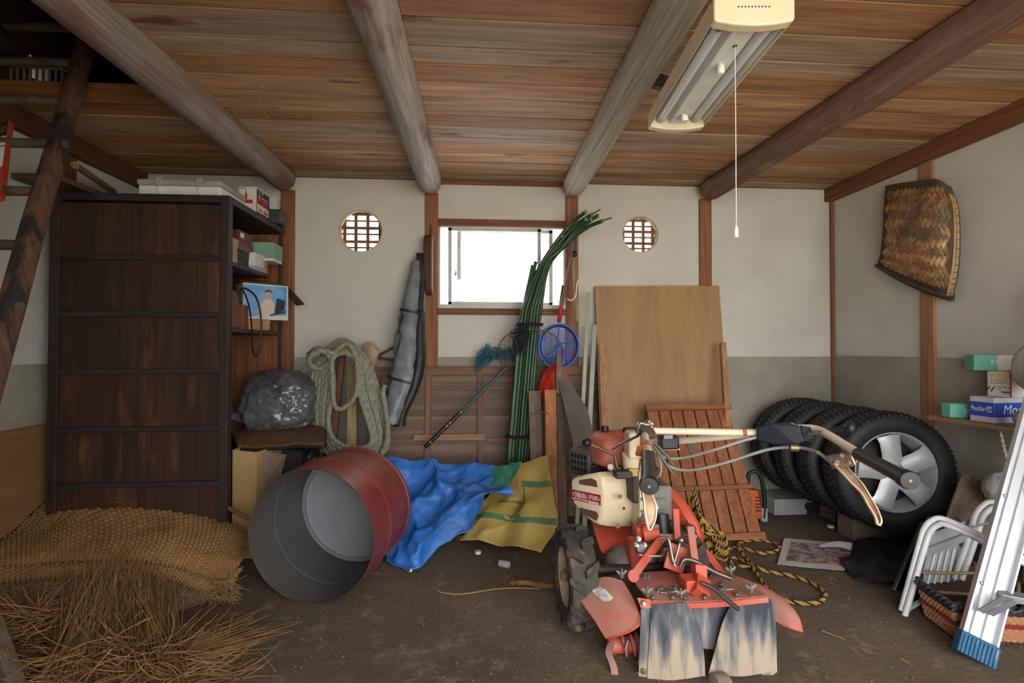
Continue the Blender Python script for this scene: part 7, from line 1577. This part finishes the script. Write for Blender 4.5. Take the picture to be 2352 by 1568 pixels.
b.build('mat_fibres', mat('mat_fibre', '9a7a50', '7d5f3a', rough=.95, scale=20), label='frayed straw fibres along the ends of the folded mats', cat='straw', kind='stuff')
# ---- loose straw heap in front of the mats
b = MB()
for k in range(3000):   # standing sheaf
    s = rnd.random(); x0 = 95 + 330 * rnd.random(); a = PD(x0, 1600 + rnd.uniform(-60, 40), 1.42 + .16 * rnd.random())
    tx = 270 + (x0 - 250) * .42 + rnd.gauss(0, 26); e_ = PD(tx, 1330 + rnd.gauss(0, 34) + abs(tx - 270) * .5, 1.74 + rnd.uniform(-.1, .08)); d_ = e_ - a
    strand(b, a, d_, d_.length * rnd.uniform(.75, 1.05), .0017, .35, 5)
for k in range(700):    # tangle at its foot
    x0 = 60 + 420 * rnd.random(); a = PD(x0, 1570 - 120 * rnd.random() * (1 - abs(x0 - 270) / 330), 1.44 + .2 * rnd.random()); strand(b, a, (rnd.uniform(-1, 1), rnd.uniform(-.6, .6), rnd.uniform(-.25, .3)), rnd.uniform(.06, .2), .0018, 1.4)
for k in range(260):    # stalks fanned out to the right
    a = PD(210 + rnd.uniform(-60, 90), 1545 + rnd.uniform(-25, 30), 1.5 + rnd.uniform(0, .1)); e_ = PZ(610 + rnd.gauss(0, 60), 1445 + rnd.gauss(0, 16), rnd.uniform(.004, .05)); d_ = e_ - a; strand(b, a, d_, d_.length * rnd.uniform(.45, 1.0), .0019, .2)
for k in range(500):    # left side and floor litter
    a = PD(30 + 110 * rnd.random(), 1400 + 140 * rnd.random(), 1.62 + .15 * rnd.random()); strand(b, a, (rnd.uniform(-1, 1), rnd.uniform(-.5, .5), rnd.uniform(-.2, .4)), rnd.uniform(.06, .2), .0018, .9)
for k in range(700):
    p = PZ(300 + 260 * rnd.random(), 1440 + 120 * rnd.random(), .004); strand(b, p, (rnd.uniform(-1, 1), rnd.uniform(-1, 1), rnd.uniform(0, .12)), rnd.uniform(.03, .14), .0014, .8)
b.build('straw_heap', mat('rice_straw', '86623a', '684a2b', rough=.8, scale=14, dirt='a07e50', dscale=18, damt=(.6, .7)), label='loose heap of dry rice straw in front of the folded mats', cat='straw', kind='stuff')
rows = []
core = blob(PD(255, 1590, 1.6), .2, (1.0, .5, .55), .12, 3, 4, flatb=.002); core.build('straw_clump', mat('straw_core', '4c3820', '65492b', rough=1, scale=30, fine=(90, (1, 1, 1), .5)), smooth=60, label='dense matted clump under the loose straw heap', cat='straw', kind='stuff')
# stalks lying on the bare floor
M_stalk = mat('single_stalk', 'a08a55', '8d7544', rough=.7)
for pts, r, l in (([(1002, 1352), (1015, 1360), (1050, 1364), (1090, 1360), (1140, 1352), (1200, 1350), (1240, 1352)], .0024, 'long pale straw stalk on the floor in front of the tiller wheel'),
                  ([(590, 1488), (625, 1530), (632, 1540)], .002, 'short bent straw stalk on the dark floor left of centre'), ([(455, 1470), (510, 1500), (522, 1535), (500, 1545), (455, 1552)], .002, 'bent straw stalk beside the straw heap'),
                  ([(1888, 1448), (1920, 1460), (1940, 1468)], .002, 'short pale stalk on the floor near the basket'), ([(2068, 1512), (2086, 1522)], .0022, 'tiny pale stalk on the floor before the ladder foot')):
    MB().tube(spline([PZ(x, y, .005) for x, y in pts], 5), r, 5).build('straw_stalk', M_stalk, smooth=60, label=l, cat='straw', group='single straw stalks on the floor')
b = MB(); twisted(b, spline([PZ(x, y, .012) for x, y in ((1188, 1338), (1215, 1338), (1240, 1344), (1275, 1346))], 6), .011, .06, 3)
for k in range(30): strand(b, PZ(1192, 1338, .01), (-1, rnd.uniform(-.5, .5), rnd.uniform(-.1, .3)), rnd.uniform(.02, .05), .0012, .8)
b.build('straw_rope', mat('straw_rope', '8d683c', '7a5830', rough=.95, scale=30), smooth=60, label='frayed end of straw rope beside the tiller wheel', cat='rope')
# small litter
b = MB()
for k in range(260):
    p = PZ(rnd.uniform(520, 2200), rnd.uniform(1240, 1566), .002); s = rnd.uniform(.0015, .005); b.box(p, (s, s * rnd.uniform(.5, 1.5), .002), rotz(0)) if p.y < 2.9 else None
b.build('floor_litter', mat('litter', '9a8d78', '6f6350', rough=.9, scale=80), label='tiny pale crumbs scattered over the dirt floor', cat='litter', kind='stuff')
# ---- strands dangling from the ceiling
for pts, l in (([(612, 184, 2.0), (600, 205, 2.0), (596, 225, 1.97), (602, 248, 1.95), (617, 272, 1.93)], 'curved straw strand dangling from the ceiling planks'), ([(820, 68, 1.62), (815, 82, 1.60)], 'tiny straw stuck beside the pale log beam')):
    MB().tube(spline([PD(*p_) for p_ in pts], 5), .0018, 4).build('ceiling_straw', M_stalk, label=l, cat='straw')
# ---- post end at the bottom left, plywood and dark cloth on the left wall
MB().bar(PD(-22, 1420, 1.60), PD(52, 1640, 1.36), .05, .04, (0, -1, 0)).build('wooden_stake', wood('grey_stake', '6a5c4e', '7a6b5b', 'z'), bevel=.004, label='grey wooden stake crossing the bottom left corner', cat='stake')
p = PX(50, 984, -2.09); MB().b2((-2.105, 1.3, .002), (-2.09, 2.58, p.z)).build('wall_plywood', wood('wall_plywood', '8a6640', '7c5a38', 'y', rnd=0, fine=.12), bevel=.002, label='brown plywood board along the foot of the left wall', cat='plywood')
blob(PD(2, 1190, 2.18), .06, (1, .6, .6), .3, 3, 6).build('dark_cloth', mat('navy_cloth', '14161f', '1d202b', rough=.9), smooth=60, label='dark navy cloth crumpled at the left edge of the mats', cat='cloth')

# ---- yellow and black rope by the tiller
t = thing('striped_rope', 'yellow and black twisted rope looped on the floor beside the tiller', 'rope', PZ(1700, 1290, 0))
yl, bk_ = MB(), MB()
def tw2(pts, r=.0085, pitch=.055):
    tmp = MB(); twisted(tmp, pts, r, pitch, 3, 5)
    n3 = len(tmp.v) // 3; f3 = len(tmp.f) // 3
    for s in range(3):
        (bk_ if s == 0 else yl).add(tmp.v[s * n3:(s + 1) * n3], [tuple(i - s * n3 for i in f) for f in tmp.f[s * f3:(s + 1) * f3]])
G = lambda L_, z_=.01: spline([PZ(x, y, z_ + (dz[0] if dz else 0)) for x, y, *dz in L_], 8)
tw2(G([(1660, 1262), (1690, 1258), (1720, 1262), (1750, 1270), (1780, 1266), (1790, 1254), (1770, 1244), (1735, 1240), (1700, 1246), (1698, 1258, .012), (1712, 1280), (1735, 1300, .008), (1765, 1312), (1820, 1322), (1868, 1340), (1895, 1362), (1884, 1381), (1845, 1385), (1795, 1374), (1758, 1345), (1735, 1312), (1715, 1292), (1690, 1280), (1678, 1290), (1695, 1300), (1722, 1298, .012)]))
for k in range(6):
    a0 = (1592 + 3 * k, 1118 + 12 * k, 2.2 - .01 * k); m_ = (1618 + 8 * k, 1205 + 4 * k, 2.2); e0 = (1640 + 5 * k, 1276 + 2 * k, 2.26)
    tw2(spline([PD(*a0), PD(a0[0] + 9, a0[1] + 45, 2.2), PD(*m_), PD(e0[0] + 4, e0[1] - 30, 2.23), PD(*e0), PD(e0[0] - 14, e0[1] - 20, 2.27), PD(m_[0] - 22, m_[1] - 10, 2.24), PD(a0[0] - 4, a0[1] + 20, 2.24)], 7))
yl.build('yellow_strands', mat('rope_yellow', 'b48a3c', '9c7530', rough=.7, scale=40), t, smooth=60); bk_.build('black_strand', mat('rope_black', '1c1a18', rough=.7), t, smooth=60)
